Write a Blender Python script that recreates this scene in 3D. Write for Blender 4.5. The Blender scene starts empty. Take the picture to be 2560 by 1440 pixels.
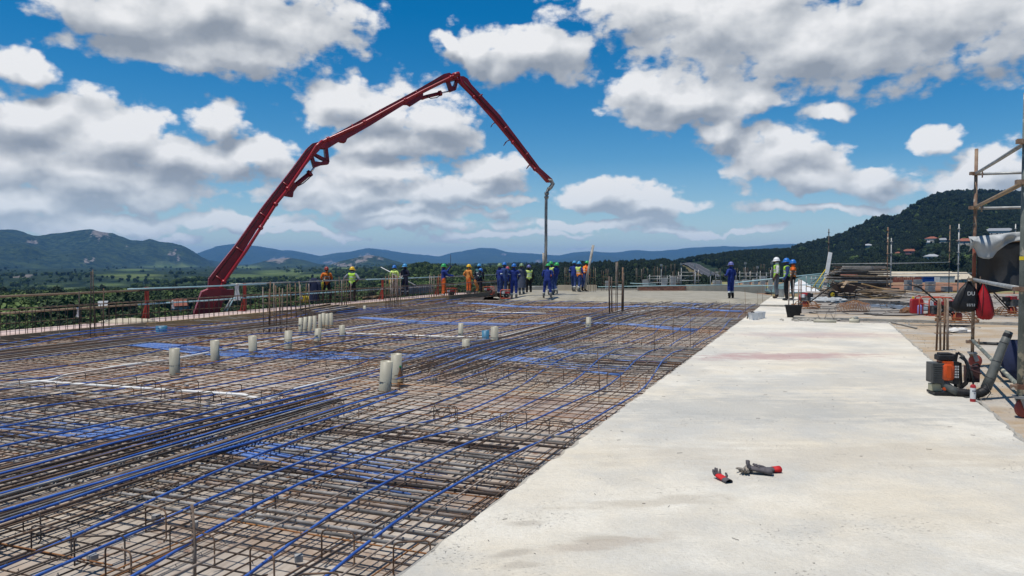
import bpy, bmesh, math, random
import numpy as np
from mathutils import Vector, Matrix, Quaternion, noise as mnoise

random.seed(11)
C = bpy.context.scene.collection
SC = bpy.context.scene
PI = math.pi
R = math.radians

# ------------------------------------------------------------------ camera, sky, sun, exposure
F_PX = 1900.0
PITCH = math.atan(65 / F_PX)
CAM_Z = 1.65
cam_data = bpy.data.cameras.new('camera')
cam = bpy.data.objects.new('camera', cam_data)
C.objects.link(cam)
cam.location = (0, 0, CAM_Z)
cam.rotation_euler = (PI / 2 - PITCH, 0, 0)
cam_data.sensor_width = 36
cam_data.lens = F_PX / 2560 * 36
cam_data.clip_start = 0.1
cam_data.clip_end = 60000
SC.camera = cam

SUN_EL, SUN_AZ = 73, -122          # azimuth from the view direction (+Y), positive to the right
sd = Vector((math.sin(R(SUN_AZ)) * math.cos(R(SUN_EL)), math.cos(R(SUN_AZ)) * math.cos(R(SUN_EL)), math.sin(R(SUN_EL))))
sun_data = bpy.data.lights.new('sun', 'SUN')
sun_data.energy = 4.6
sun_data.angle = R(0.5)
sun_data.color = (1.0, 0.95, 0.88)
sun = bpy.data.objects.new('sun', sun_data)
C.objects.link(sun)
sun.rotation_euler = sd.to_track_quat('Z', 'Y').to_euler()

SC.view_settings.view_transform = 'Standard'
SC.view_settings.look = 'None'
SC.view_settings.gamma = 1
SC.view_settings.exposure = 0.0
SC.view_settings.use_curve_mapping = False
SC.render.engine = 'CYCLES'
SC.cycles.use_denoising = True
SC.cycles.max_bounces = 6
SC.cycles.diffuse_bounces = 3
SC.cycles.glossy_bounces = 3
SC.cycles.volume_bounces = 0
SC.cycles.transparent_max_bounces = 12
SC.cycles.sample_clamp_indirect = 4


class NT:
    """short hand for wiring node trees"""
    def __init__(self, tree):
        self.t = tree
        self.n = tree.nodes
        self.l = tree.links

    def node(self, kind, **kw):
        n = self.n.new(kind)
        for k, v in kw.items():
            setattr(n, k, v)
        return n

    def put(self, sock, v):
        if isinstance(v, bpy.types.NodeSocket):
            self.l.new(v, sock)
        elif v is not None:
            if sock.type == 'RGBA' and not isinstance(v, (int, float)) and len(v) == 3:
                v = (*v, 1)
            sock.default_value = v

    def math(self, op, a, b=None, c=None, clamp=False):
        n = self.node('ShaderNodeMath', operation=op)
        n.use_clamp = clamp
        for i, v in enumerate((a, b, c)):
            if v is not None:
                self.put(n.inputs[i], v)
        return n.outputs[0]

    def vmath(self, op, a, b=None, out=0):
        n = self.node('ShaderNodeVectorMath', operation=op)
        self.put(n.inputs[0], a)
        if b is not None:
            if op == 'SCALE':
                self.put(n.inputs['Scale'], b)
            else:
                self.put(n.inputs[1], b)
        return n.outputs[out]

    def mix(self, f, a, b, mode='MIX'):
        n = self.node('ShaderNodeMix', data_type='RGBA', blend_type=mode)
        n.clamp_factor = True
        self.put(n.inputs[0], f)
        self.put(n.inputs[6], a)
        self.put(n.inputs[7], b)
        return n.outputs[2]

    def noise(self, vec, scale, detail=4, rough=.55, out=0, dist=0, dim='3D'):
        n = self.node('ShaderNodeTexNoise')
        n.noise_dimensions = dim
        self.put(n.inputs['Vector'], vec)
        n.inputs['Scale'].default_value = scale
        n.inputs['Detail'].default_value = detail
        n.inputs['Roughness'].default_value = rough
        n.inputs['Distortion'].default_value = dist
        return n.outputs[out]

    def remap(self, v, a, b, c=0, d=1, smooth=False):
        n = self.node('ShaderNodeMapRange')
        n.interpolation_type = 'SMOOTHSTEP' if smooth else 'LINEAR'
        self.put(n.inputs[0], v)
        for i, x in enumerate((a, b, c, d)):
            self.put(n.inputs[i + 1], x)
        return n.outputs[0]

    def ramp(self, f, stops):
        n = self.node('ShaderNodeValToRGB')
        e = n.color_ramp.elements
        while len(e) < len(stops):
            e.new(0.5)
        for el, (p, c) in zip(e, stops):
            el.position = p
            el.color = (*c, 1) if len(c) == 3 else c
        self.put(n.inputs[0], f)
        return n.outputs[0]


# -- world: Nishita sky with cumulus clouds laid out by direction
world = bpy.data.worlds.new('World')
SC.world = world
world.use_nodes = True
world.node_tree.nodes.clear()


def cloud_field():
    """node group: (azimuth, elevation) -> cloud thickness field"""
    g = bpy.data.node_groups.new('cloud_field', 'ShaderNodeTree')
    g.interface.new_socket('P', in_out='INPUT', socket_type='NodeSocketVector')
    g.interface.new_socket('D', in_out='OUTPUT', socket_type='NodeSocketFloat')
    g.interface.new_socket('B', in_out='OUTPUT', socket_type='NodeSocketFloat')
    k = NT(g)
    gi = k.node('NodeGroupInput')
    go = k.node('NodeGroupOutput')
    P = gi.outputs[0]
    sep = k.node('ShaderNodeSeparateXYZ')
    k.put(sep.inputs[0], P)
    # sheet coordinates: a flat layer of cloud seen in perspective
    el = k.math('MAXIMUM', sep.outputs[1], 0.0)
    rr = k.math('DIVIDE', 1.0, k.math('ADD', el, 0.055))
    px = k.math('MULTIPLY', k.math('SINE', sep.outputs[0]), rr)
    py = k.math('MULTIPLY', k.math('COSINE', sep.outputs[0]), rr)
    cmb = k.node('ShaderNodeCombineXYZ')
    k.put(cmb.inputs[0], px)
    k.put(cmb.inputs[1], py)
    k.put(cmb.inputs[2], k.math('MULTIPLY', sep.outputs[1], 22.0))
    w1 = k.noise(P, 9.0, 4, .6, out=1, dim='2D')
    w1 = k.vmath('SUBTRACT', w1, (.5, .5, .5))
    PW = k.vmath('ADD', P, k.vmath('MULTIPLY', w1, (.085, .055, 0)))
    blobs = [
        (520, 30, 310, 125), (330, 40, 150, 90), (700, 70, 190, 110), (560, 130, 190, 70), (60, 168, 62, 34),
        (60, 300, 200, 85), (250, 345, 230, 75), (430, 385, 130, 60), (100, 400, 260, 60), (640, 395, 120, 45),
        (545, 312, 60, 48), (970, 285, 185, 85), (860, 260, 110, 65), (1090, 310, 105, 85), (990, 370, 170, 45),
        (960, 440, 175, 48), (1220, 432, 105, 46), (1090, 490, 220, 34), (850, 505, 190, 40), (330, 475, 260, 45), (80, 505, 170, 42),
        (1500, 485, 150, 40), (1620, 520, 110, 24), (1210, 120, 90, 55), (1330, 135, 160, 70), (1120, 120, 60, 28),
        (1560, 40, 170, 75), (1780, 70, 260, 110), (2050, 110, 290, 110), (2330, 60, 300, 120), (1720, 255, 200, 70), (1640, 230, 130, 60), (1880, 265, 95, 45),
        (2100, 270, 55, 33), (1830, 330, 60, 42), (1950, 385, 140, 75), (1990, 440, 170, 45), (2170, 455, 80, 36), (2340, 372, 42, 28),
        (2470, 425, 140, 45), (2420, 470, 150, 32), (1260, 505, 90, 18), (420, 600, 45, 14), (120, 560, 190, 30), (560, 555, 190, 26), (1000, 555, 230, 20),
        (1480, 560, 260, 16), (2050, 520, 160, 15), (2260, 545, 110, 12), (740, 585, 230, 12), (900, 478, 280, 36), (1180, 472, 150, 30), (1000, 533, 340, 20), (250, 440, 300, 48), (1610, 498, 90, 26), (2200, 425, 70, 28), (330, 550, 160, 22), (1250, 585, 210, 10), (1750, 575, 200, 12)]
    acc = None
    for (u, v, ru, rv) in blobs:
        az = math.atan((u - 1280) / F_PX)
        e = math.atan((655 - v) / F_PX * math.cos(az))
        ka, kb = F_PX / ru * .80, F_PX / rv * .80
        n = k.node('ShaderNodeVectorMath', operation='MULTIPLY_ADD')
        k.put(n.inputs[0], PW)
        k.put(n.inputs[1], (ka, kb, 0))
        k.put(n.inputs[2], (-az * ka, -e * kb, 0))
        d = k.vmath('LENGTH', n.outputs[0], out=1)
        if acc is None:
            acc = d
        else:
            n = k.node('ShaderNodeMath', operation='SMOOTH_MIN')
            k.put(n.inputs[0], acc)
            k.put(n.inputs[1], d)
            n.inputs[2].default_value = .25
            acc = n.outputs[0]
    base = k.math('SUBTRACT', 1.0, acc)
    base = k.math('MAXIMUM', base, -0.9)
    # away from the placed clouds: the same kind of cumulus from noise alone
    sheet = k.noise(cmb.outputs[0], .42, 2, .5, dim='2D')
    sheet = k.math('MULTIPLY_ADD', sheet, 4.2, -2.55)
    # only outside the placed field of view (wide azimuths, high elevations) or low at the horizon
    out_a = k.remap(k.math('ABSOLUTE', sep.outputs[0]), .62, .85)
    out_e = k.remap(sep.outputs[1], .36, .5)
    low = k.math('MULTIPLY', k.remap(sep.outputs[1], .11, .03), .80)
    wsel = k.math('MAXIMUM', k.math('MAXIMUM', out_a, out_e), low)
    base = k.math('MAXIMUM', base, k.math('MULTIPLY_ADD', k.math('SUBTRACT', 1.0, wsel), -2.0, sheet))
    # lumpy detail, squeezed towards the horizon like the clouds themselves
    m = k.vmath('MULTIPLY', P, (1, 1.7, 1))
    d0 = k.noise(m, 11.0, 2, .5, dim='2D')
    d1 = k.noise(m, 13.0, 8, .60, dim='2D')
    vn = k.node('ShaderNodeTexVoronoi', feature='F1')
    vn.voronoi_dimensions = '2D'
    vn.inputs['Scale'].default_value = 30.0
    vn.inputs['Detail'].default_value = 1.0
    k.put(vn.inputs['Vector'], k.vmath('ADD', m, k.vmath('MULTIPLY', w1, (.06, .06, 0))))
    puff = k.math('SUBTRACT', .42, vn.outputs['Distance'])
    f = k.math('MULTIPLY_ADD', k.math('SUBTRACT', d1, .5), 1.45, base)
    f = k.math('MULTIPLY_ADD', puff, .34, f)
    f = k.math('ADD', f, .0)
    k.l.new(f, go.inputs[0])
    k.l.new(k.math('MULTIPLY_ADD', k.math('SUBTRACT', d0, .5), 1.3, base), go.inputs[1])
    return g


def build_world():
    k = NT(world.node_tree)
    out = k.node('ShaderNodeOutputWorld')
    bg = k.node('ShaderNodeBackground')
    STR = 0.10
    bg.inputs['Strength'].default_value = STR
    k.l.new(bg.outputs[0], out.inputs[0])
    sky = k.node('ShaderNodeTexSky')
    sky.sky_type = 'NISHITA'
    sky.sun_disc = False
    sky.sun_elevation = R(SUN_EL)
    sky.sun_rotation = R(SUN_AZ)
    sky.altitude = 900
    sky.air_density = 1.0
    sky.dust_density = 0.2
    sky.ozone_density = 3.0
    hsv = k.node('ShaderNodeHueSaturation')
    hsv.inputs['Hue'].default_value = .496
    hsv.inputs['Saturation'].default_value = 1.5
    hsv.inputs['Value'].default_value = .98
    k.put(hsv.inputs['Color'], sky.outputs[0])
    tc = k.node('ShaderNodeTexCoord')
    dirv = k.vmath('NORMALIZE', tc.outputs['Generated'])
    sp = k.node('ShaderNodeSeparateXYZ')
    k.put(sp.inputs[0], dirv)
    az = k.math('ARCTAN2', sp.outputs[0], sp.outputs[1])
    el = k.math('ARCSINE', sp.outputs[2])
    P = k.node('ShaderNodeCombineXYZ')
    k.put(P.inputs[0], az)
    k.put(P.inputs[1], el)
    g = cloud_field()

    def field(off):
        n = k.node('ShaderNodeGroup')
        n.node_tree = g
        k.put(n.inputs[0], P.outputs[0] if off is None else k.vmath('ADD', P.outputs[0], off))
        return n.outputs
    (f0, b0), (f1, b1) = field(None), field((-.008, .022, 0))
    mask = k.remap(f0, .0, .36, smooth=True)
    thick = k.remap(f0, .1, 1.25)
    lit = k.math('MULTIPLY_ADD', k.math('SUBTRACT', b0, b1), .85, .64)
    lit = k.math('MULTIPLY_ADD', k.math('SUBTRACT', f0, f1), .46, lit)
    lit = k.math('SUBTRACT', lit, k.math('MULTIPLY', thick, .27), clamp=True)
    col = k.ramp(lit, [(0.0, (.30, .335, .385)), (.32, (.43, .46, .50)), (.62, (.64, .66, .68)), (1.0, (.90, .90, .90))])
    col = k.vmath('SCALE', col, 1 / STR)
    # far cloud takes on the colour of the air
    far = k.remap(el, .11, -.01, 0, .75)
    skyc = hsv.outputs[0]
    col = k.mix(far, col, k.mix(.8, skyc, (6.6, 7.6, 8.4)))
    skyc = k.mix(k.remap(el, .13, 0.0, 0, .45), skyc, (4.6, 6.4, 8.0))
    fin = k.mix(k.math('MULTIPLY', mask, .97), skyc, col)
    k.put(bg.inputs['Color'], fin)
    world.cycles.sampling_method = 'NONE'


build_world()

# ------------------------------------------------------------------ place helpers
TH = math.atan(.405)
A_DIR = Vector((math.sin(TH), math.cos(TH), 0))      # along the pour
B_DIR = Vector((-math.cos(TH), math.sin(TH), 0))     # across it, to the left
ORG = Vector((-2.23, 0, 0))
ROT_A = math.atan2(A_DIR.y, A_DIR.x)                 # z-rotation that turns local +X into A_DIR


def W(s, t, z=0.0):
    p = ORG + A_DIR * s + B_DIR * t
    return Vector((p.x, p.y, z))


def ray(u, v):
    x = (u - 1280) / F_PX
    z = -(v - 720) / F_PX
    c, s = math.cos(PITCH), math.sin(PITCH)
    return Vector((x, c + z * s, z * c - s))


def at(u, v, z=0.0):
    """photo point on the level z"""
    d = ray(u, v)
    k = (z - CAM_Z) / d.z
    return Vector((d.x * k, d.y * k, z))


def dep(u, v, y):
    """photo point at the depth y"""
    d = ray(u, v)
    k = y / d.y
    return Vector((d.x * k, y, CAM_Z + d.z * k))


def to_st(p):
    q = Vector((p.x, p.y, 0)) - ORG
    return q.dot(A_DIR), q.dot(B_DIR)


# ------------------------------------------------------------------ object helpers
def setp(o, label=None, cat=None, group=None, kind=None):
    if label:
        o['label'] = label
    if cat:
        o['category'] = cat
    if group:
        o['group'] = group
    if kind:
        o['kind'] = kind
    return o


def thing(name, label, cat, loc=(0, 0, 0), rz=0.0, group=None):
    o = bpy.data.objects.new(name, None)
    C.objects.link(o)
    o.empty_display_size = .1
    o.location = loc
    o.rotation_euler = (0, 0, rz)
    return setp(o, label, cat, group)


def link(name, me, parent=None, loc=None, rot=None):
    o = bpy.data.objects.new(name, me)
    C.objects.link(o)
    if parent is not None:
        o.parent = parent
    if loc is not None:
        o.location = loc
    if rot is not None:
        o.rotation_euler = rot
    return o


def copy_tree(o, parent=None):
    c = o.copy()
    C.objects.link(c)
    c.parent = parent
    for ch in o.children:
        copy_tree(ch, c)
    return c


def frames(pts):
    """parallel transport frames along a polyline"""
    n = len(pts)
    tang = []
    for i in range(n):
        d = pts[min(i + 1, n - 1)] - pts[max(i - 1, 0)]
        tang.append(d.normalized() if d.length > 1e-9 else Vector((0, 0, 1)))
    t0 = tang[0]
    ref = Vector((0, 0, 1)) if abs(t0.z) < .9 else Vector((1, 0, 0))
    nrm = (ref - t0 * ref.dot(t0)).normalized()
    out = []
    for i in range(n):
        if i:
            q = tang[i - 1].rotation_difference(tang[i])
            nrm = q @ nrm
            nrm = (nrm - tang[i] * nrm.dot(tang[i])).normalized()
        out.append((tang[i], nrm, tang[i].cross(nrm)))
    return out


class MB:
    """collects shapes; build() links them as one mesh object"""
    def __init__(self):
        self.v, self.f, self.m, self.uv = [], [], [], []
        self.cur = 0

    def add(self, vs, fs, uvs=None):
        o = len(self.v)
        self.v += [tuple(p) for p in vs]
        for i, fc in enumerate(fs):
            self.f.append(tuple(o + j for j in fc))
            self.m.append(self.cur)
            self.uv.append(uvs[i] if uvs else [(0, 0)] * len(fc))
        return self

    def box(self, c, size, rot=None):
        c = Vector(c)
        hx, hy, hz = size[0] / 2, size[1] / 2, size[2] / 2
        vs = [Vector((sx * hx, sy * hy, sz * hz)) for sz in (-1, 1) for sy in (-1, 1) for sx in (-1, 1)]
        if rot is not None:
            if isinstance(rot, (int, float)):
                rot = Matrix.Rotation(rot, 3, 'Z')
            vs = [rot @ p for p in vs]
        return self.add([p + c for p in vs], [(0, 2, 3, 1), (4, 5, 7, 6), (0, 1, 5, 4), (2, 6, 7, 3), (0, 4, 6, 2), (1, 3, 7, 5)])

    def beam(self, a, b, w, h, up=None, jit=0):
        """box from a to b, w wide, h high"""
        a, b = Vector(a), Vector(b)
        d = (b - a).normalized()
        up = Vector(up) if up else (Vector((0, 0, 1)) if abs(d.z) < .95 else Vector((0, 1, 0)))
        sx = d.cross(up).normalized()
        uz = sx.cross(d).normalized()
        vs = []
        for p in (a, b):
            for (i, j) in ((-1, -1), (1, -1), (1, 1), (-1, 1)):
                vs.append(p + sx * (i * w / 2) + uz * (j * h / 2))
        return self.add(vs, [(3, 2, 1, 0), (4, 5, 6, 7), (0, 1, 5, 4), (1, 2, 6, 5), (2, 3, 7, 6), (3, 0, 4, 7)])

    def tube(self, pts, r, n=6, caps=True):
        pts = [Vector(p) for p in pts]
        rs = r if isinstance(r, (list, tuple)) else [r] * len(pts)
        fr = frames(pts)
        vs, fs, uv = [], [], []
        L = 0
        acc = [0]
        for i in range(1, len(pts)):
            L += (pts[i] - pts[i - 1]).length
            acc.append(L)
        cs = [(math.cos(2 * PI * j / n), math.sin(2 * PI * j / n)) for j in range(n)]
        for p, rad, (t, a, b) in zip(pts, rs, fr):
            for (c, s) in cs:
                vs.append(p + a * (c * rad) + b * (s * rad))
        for i in range(len(pts) - 1):
            for j in range(n):
                k = (j + 1) % n
                fs.append((i * n + j, i * n + k, (i + 1) * n + k, (i + 1) * n + j))
                uv.append([(acc[i], j / n), (acc[i], (j + 1) / n), (acc[i + 1], (j + 1) / n), (acc[i + 1], j / n)])
        if caps:
            fs.append(tuple(range(n - 1, -1, -1)))
            uv.append([(0, 0)] * n)
            e = (len(pts) - 1) * n
            fs.append(tuple(e + j for j in range(n)))
            uv.append([(0, 0)] * n)
        return self.add(vs, fs, uv)

    def hollow(self, a, b, r, wall, n=14):
        """open pipe from a to b"""
        a, b = Vector(a), Vector(b)
        t = (b - a).normalized()
        x = t.orthogonal().normalized()
        y = t.cross(x)
        vs = []
        for p, rad in ((a, r), (b, r), (b, r - wall), (a, r - wall)):
            for j in range(n):
                an = 2 * PI * j / n
                vs.append(p + x * (math.cos(an) * rad) + y * (math.sin(an) * rad))
        fs = []
        for i in range(3):
            for j in range(n):
                k = (j + 1) % n
                fs.append((i * n + j, i * n + k, (i + 1) * n + k, (i + 1) * n + j))
        fs.append(tuple(3 * n + j for j in range(n)))
        return self.add(vs, fs)

    def lathe(self, prof, n=16, c=(0, 0, 0), rot=None, caps=True):
        """prof: (radius, height) pairs about local z"""
        c = Vector(c)
        vs, fs = [], []
        for (r, z) in prof:
            for j in range(n):
                a = 2 * PI * j / n
                p = Vector((r * math.cos(a), r * math.sin(a), z))
                vs.append((rot @ p if rot is not None else p) + c)
        for i in range(len(prof) - 1):
            for j in range(n):
                k = (j + 1) % n
                fs.append((i * n + j, i * n + k, (i + 1) * n + k, (i + 1) * n + j))
        if caps:
            fs.append(tuple(range(n - 1, -1, -1)))
            e = (len(prof) - 1) * n
            fs.append(tuple(e + j for j in range(n)))
        return self.add(vs, fs)

    def prism(self, poly, off):
        """polygon (3D points) extruded by the vector off, centred on it"""
        off = Vector(off)
        P = [Vector(p) for p in poly]
        n = len(P)
        vs = [p - off / 2 for p in P] + [p + off / 2 for p in P]
        fs = [tuple(range(n - 1, -1, -1)), tuple(range(n, 2 * n))]
        for i in range(n):
            k = (i + 1) % n
            fs.append((i, k, n + k, n + i))
        return self.add(vs, fs)

    def ball(self, c, r, sc=(1, 1, 1), rot=None, nu=10, nv=6, jit=0, rnd=random):
        c = Vector(c)
        vs = [Vector((0, 0, -1))]
        for i in range(1, nv):
            ph = -PI / 2 + PI * i / nv
            for j in range(nu):
                a = 2 * PI * j / nu
                vs.append(Vector((math.cos(ph) * math.cos(a), math.cos(ph) * math.sin(a), math.sin(ph))))
        vs.append(Vector((0, 0, 1)))
        if jit:
            vs = [p * (1 + rnd.uniform(-jit, jit)) for p in vs]
        vs = [Vector((p.x * r * sc[0], p.y * r * sc[1], p.z * r * sc[2])) for p in vs]
        if rot is not None:
            vs = [rot @ p for p in vs]
        fs = []
        for j in range(nu):
            k = (j + 1) % nu
            fs.append((0, 1 + k, 1 + j))
            for i in range(nv - 2):
                a = 1 + i * nu
                fs.append((a + j, a + k, a + nu + k, a + nu + j))
            e = 1 + (nv - 2) * nu
            fs.append((e + j, e + k, len(vs) - 1))
        return self.add([p + c for p in vs], fs)

    def mesh(self, name, mats, smooth=False):
        me = bpy.data.meshes.new(name)
        me.from_pydata(self.v, [], self.f)
        if not isinstance(mats, (list, tuple)):
            mats = [mats]
        for m in mats:
            me.materials.append(m)
        if len(mats) > 1:
            me.polygons.foreach_set('material_index', self.m)
        uvl = me.uv_layers.new(name='UVMap')
        flat = [c for f in self.uv for q in f for c in q]
        uvl.data.foreach_set('uv', flat)
        if smooth:
            me.polygons.foreach_set('use_smooth', [True] * len(me.polygons))
            if isinstance(smooth, float):
                try:
                    me.set_sharp_from_angle(angle=smooth)
                except Exception:
                    pass
        me.update()
        return me

    def build(self, name, mats, parent=None, smooth=False, loc=None, rot=None):
        return link(name, self.mesh(name, mats, smooth), parent, loc, rot)


def bent(a, b, n=8, amp=.01, ampz=.004, rnd=random):
    """a slightly bent bar from a to b"""
    a, b = Vector(a), Vector(b)
    d = (b - a)
    L = d.length
    side = Vector((-d.y, d.x, 0)).normalized() if abs(d.x) + abs(d.y) > 1e-6 else Vector((1, 0, 0))
    p1, p2 = rnd.uniform(0, 6), rnd.uniform(0, 6)
    w1 = rnd.uniform(1.5, 3) * L / 8
    out = []
    for i in range(n + 1):
        f = i / n
        out.append(a + d * f + side * (math.sin(p1 + w1 * f * 6.28 / 2) * amp) + Vector((0, 0, math.sin(p2 + f * 9) * ampz)))
    return out


# ------------------------------------------------------------------ materials
def mat(name, c1, c2=None, scale=4.0, lo=.35, hi=.65, rough=.7, metal=0.0, bump=0.0, bscale=30.0, rnd=0.0, spec=.4,
        coord='Object', detail=5, speck=None, stretch=(1, 1, 1), rib=0.0, dist=.01):
    m = bpy.data.materials.new(name)
    m.use_nodes = True
    k = NT(m.node_tree)
    bs = k.n['Principled BSDF']
    tc = k.node('ShaderNodeTexCoord')
    oi = k.node('ShaderNodeObjectInfo')
    vec = tc.outputs[coord]
    if stretch != (1, 1, 1):
        vec = k.vmath('MULTIPLY', vec, stretch)
    # every object gets its own stretch of the pattern
    vec = k.vmath('ADD', vec, k.vmath('SCALE', (13.0, 7.0, 5.0), oi.outputs['Random']))
    col = None
    if c2 is not None:
        nz = k.noise(vec, scale, detail, .6)
        col = k.mix(k.remap(nz, lo, hi), c1, c2)
    else:
        nz = k.noise(vec, scale, 3, .5)
        col = k.mix(k.remap(nz, .3, .7, 0, .25), c1, tuple(x * .6 for x in c1))
    if speck:
        sc_, th_, sc_col = speck
        sn = k.noise(vec, sc_, 3, .6)
        col = k.mix(k.remap(sn, th_, th_ + .06), col, sc_col)
    if rnd:
        f = k.math('MULTIPLY_ADD', oi.outputs['Random'], rnd, 1 - rnd / 2)
        col = k.vmath('SCALE', col, f)
    k.put(bs.inputs['Base Color'], col)
    k.put(bs.inputs['Roughness'], k.remap(nz, .2, .8, max(0, rough - .1), min(1, rough + .1)))
    bs.inputs['Metallic'].default_value = metal
    bs.inputs['Specular IOR Level'].default_value = spec
    nrm = None
    if bump:
        b = k.node('ShaderNodeBump')
        b.inputs['Strength'].default_value = bump
        b.inputs['Distance'].default_value = dist
        k.put(b.inputs['Height'], k.noise(vec, bscale, 5, .6))
        nrm = b.outputs[0]
    if rib:
        wv = k.node('ShaderNodeTexWave')
        wv.inputs['Scale'].default_value = rib
        wv.inputs['Distortion'].default_value = 0
        k.put(wv.inputs['Vector'], k.vmath('ADD', tc.outputs['UV'], (0, 0, 0)))
        b = k.node('ShaderNodeBump')
        b.inputs['Strength'].default_value = .8
        b.inputs['Distance'].default_value = .002
        k.put(b.inputs['Height'], wv.outputs['Fac'])
        if nrm is not None:
            k.put(b.inputs['Normal'], nrm)
        nrm = b.outputs[0]
    if nrm is not None:
        k.put(bs.inputs['Normal'], nrm)
    return m


M = {}
M['rust'] = mat('rusty steel', (.085, .052, .034), (.19, .115, .07), 9, rough=.75, bump=.3, bscale=120, rnd=.6, rib=75)
M['rust_dark'] = mat('dark mill scale steel', (.036, .029, .026), (.115, .078, .056), 7, rough=.6, bump=.3, bscale=120, rnd=.6, rib=75)
M['rust_orange'] = mat('fresh orange rust', (.20, .085, .032), (.33, .15, .05), 9, rough=.85, bump=.3, bscale=100, rnd=.5)
M['bar_grey'] = mat('grey dusty ribbed bar', (.16, .145, .13), (.40, .375, .34), 6, rough=.5, bump=.3, bscale=80, rnd=.45, rib=75)
M['bar_dusty'] = mat('cement splashed bar', (.20, .13, .085), (.38, .32, .27), 5, rough=.8, bump=.3, bscale=90, rnd=.4, rib=75)
M['tendon'] = mat('blue tendon sheath', (.024, .075, .30), (.055, .14, .43), 3, rough=.42, rnd=.35, speck=(26, .62, (.22, .24, .28)))
M['duct'] = mat('light blue tendon sheath', (.05, .115, .34), (.12, .21, .45), 3, rough=.45, rnd=.3, speck=(20, .60, (.30, .34, .42)))
M['pvc_white'] = mat('white conduit', (.78, .77, .73), (.62, .60, .55), 5, rough=.4, bump=.05)
M['pvc_cream'] = mat('grey beige plastic sleeve', (.40, .375, .285), (.33, .305, .235), 3.5, rough=.5, bump=.08, bscale=20, rnd=.18, speck=(14, .66, (.28, .25, .19)))
M['pvc_blue'] = mat('blue plastic sleeve', (.03, .13, .22), (.06, .20, .30), 4, rough=.5)
M['tie'] = mat('tie wire', (.09, .08, .075), rough=.5)
M['galv'] = mat('galvanised scaffold tube', (.36, .37, .36), (.22, .22, .21), 5, rough=.5, metal=.35, bump=.15, bscale=60, rnd=.25)
M['galv_blue'] = mat('pale blue painted rail', (.24, .42, .46), (.36, .50, .52), 4, rough=.5, speck=(12, .64, (.25, .24, .22)))
M['scaf_rust'] = mat('rusty painted scaffold tube', (.13, .06, .035), (.30, .22, .15), 6, rough=.75, bump=.35, bscale=50, speck=(9, .60, (.50, .46, .38)))
M['scaf_red'] = mat('old red oxide tube', (.22, .045, .03), (.17, .075, .045), 7, rough=.7, bump=.3, bscale=50)
M['scaf_green'] = mat('grimy green grey tube', (.085, .10, .085), (.20, .21, .18), 5, rough=.65, bump=.35, bscale=50, speck=(8, .58, (.42, .38, .28)))
M['red_paint'] = mat('red machine paint', (.34, .015, .020), (.26, .013, .017), 2.5, rough=.35, spec=.5, rnd=.15, speck=(5, .70, (.12, .03, .03)))
M['red_dark'] = mat('dark red machine paint', (.25, .012, .017), (.18, .011, .015), 3, rough=.4, spec=.5)
M['chrome'] = mat('chrome rod', (.7, .7, .72), rough=.2, metal=.9)
M['rubber'] = mat('black rubber', (.016, .016, .017), (.035, .033, .031), 6, rough=.65, bump=.2)
M['hose'] = mat('cement stained rubber hose', (.20, .185, .16), (.40, .37, .32), 4, rough=.8, bump=.3, rnd=.2)
M['black'] = mat('black plastic', (.012, .012, .013), (.024, .024, .025), 8, spec=.25, rough=.5, bump=.1)
M['orange_pl'] = mat('orange plastic', (.62, .085, .012), (.50, .065, .012), 5, rough=.35)
M['grey_pl'] = mat('dark grey plastic', (.04, .042, .041), (.075, .075, .07), 6, rough=.5, bump=.1)
M['hose_grey'] = mat('grey green blower tube', (.075, .08, .074), (.12, .125, .112), 7, rough=.55, bump=.1)
M['tank'] = mat('translucent fuel tank', (.38, .37, .25), (.30, .29, .19), 6, rough=.35)
M['wood'] = mat('weathered timber', (.22, .155, .095), (.34, .25, .16), 3, rough=.8, bump=.4, bscale=22, rnd=.4, stretch=(1, 1, 6))
M['wood_grey'] = mat('grey old timber', (.17, .145, .125), (.36, .325, .28), 3, rough=.85, bump=.4, bscale=22, rnd=.7)
M['wood_dark'] = mat('dark wet timber', (.045, .034, .028), (.10, .075, .058), 3, rough=.8, bump=.4, bscale=22, rnd=.7)
M['wood_yel'] = mat('new yellow timber', (.50, .34, .16), (.40, .26, .12), 4, rough=.7, bump=.2, rnd=.3)
M['white_paint'] = mat('white painted board', (.76, .75, .72), (.58, .57, .53), 3, rough=.6, bump=.1)
M['block'] = mat('grey concrete block', (.34, .34, .33), (.24, .24, .235), 4, rough=.9, bump=.4, bscale=40, rnd=.25)
M['brick'] = mat('fired brick', (.19, .085, .06), (.28, .14, .10), 6, rough=.9, bump=.4, bscale=40, rnd=.5)
M['mortar'] = mat('mortar', (.30, .28, .25), (.22, .20, .18), 8, rough=.95, bump=.3)
M['yellow'] = mat('yellow paint', (.70, .52, .02), (.52, .38, .02), 5, rough=.5)
M['red_can'] = mat('red plastic jerrycan', (.42, .022, .026), (.30, .018, .02), 5, rough=.45)
M['lilac'] = mat('lilac plastic bottle', (.24, .22, .50), (.32, .30, .58), 5, rough=.4)
M['white_pl'] = mat('white plastic', (.74, .74, .73), (.60, .60, .58), 5, rough=.4, bump=.05)
M['tarp_black'] = mat('black tarpaulin', (.012, .012, .013), (.03, .03, .03), 3, rough=.5, bump=.3, bscale=10)
M['tarp_grey'] = mat('pale grey tarpaulin', (.40, .42, .42), (.30, .31, .30), 4, rough=.6, bump=.35, bscale=14)
M['bag_red'] = mat('red nylon bag', (.36, .006, .012), (.28, .006, .012), 5, rough=.55, bump=.3, bscale=12)
M['cloth_navy'] = mat('navy cloth', (.012, .018, .045), (.02, .028, .07), 6, rough=.9, bump=.4)
M['cloth_white'] = mat('dirty white rag', (.66, .64, .60), (.50, .48, .44), 6, rough=.9, bump=.4)
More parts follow.
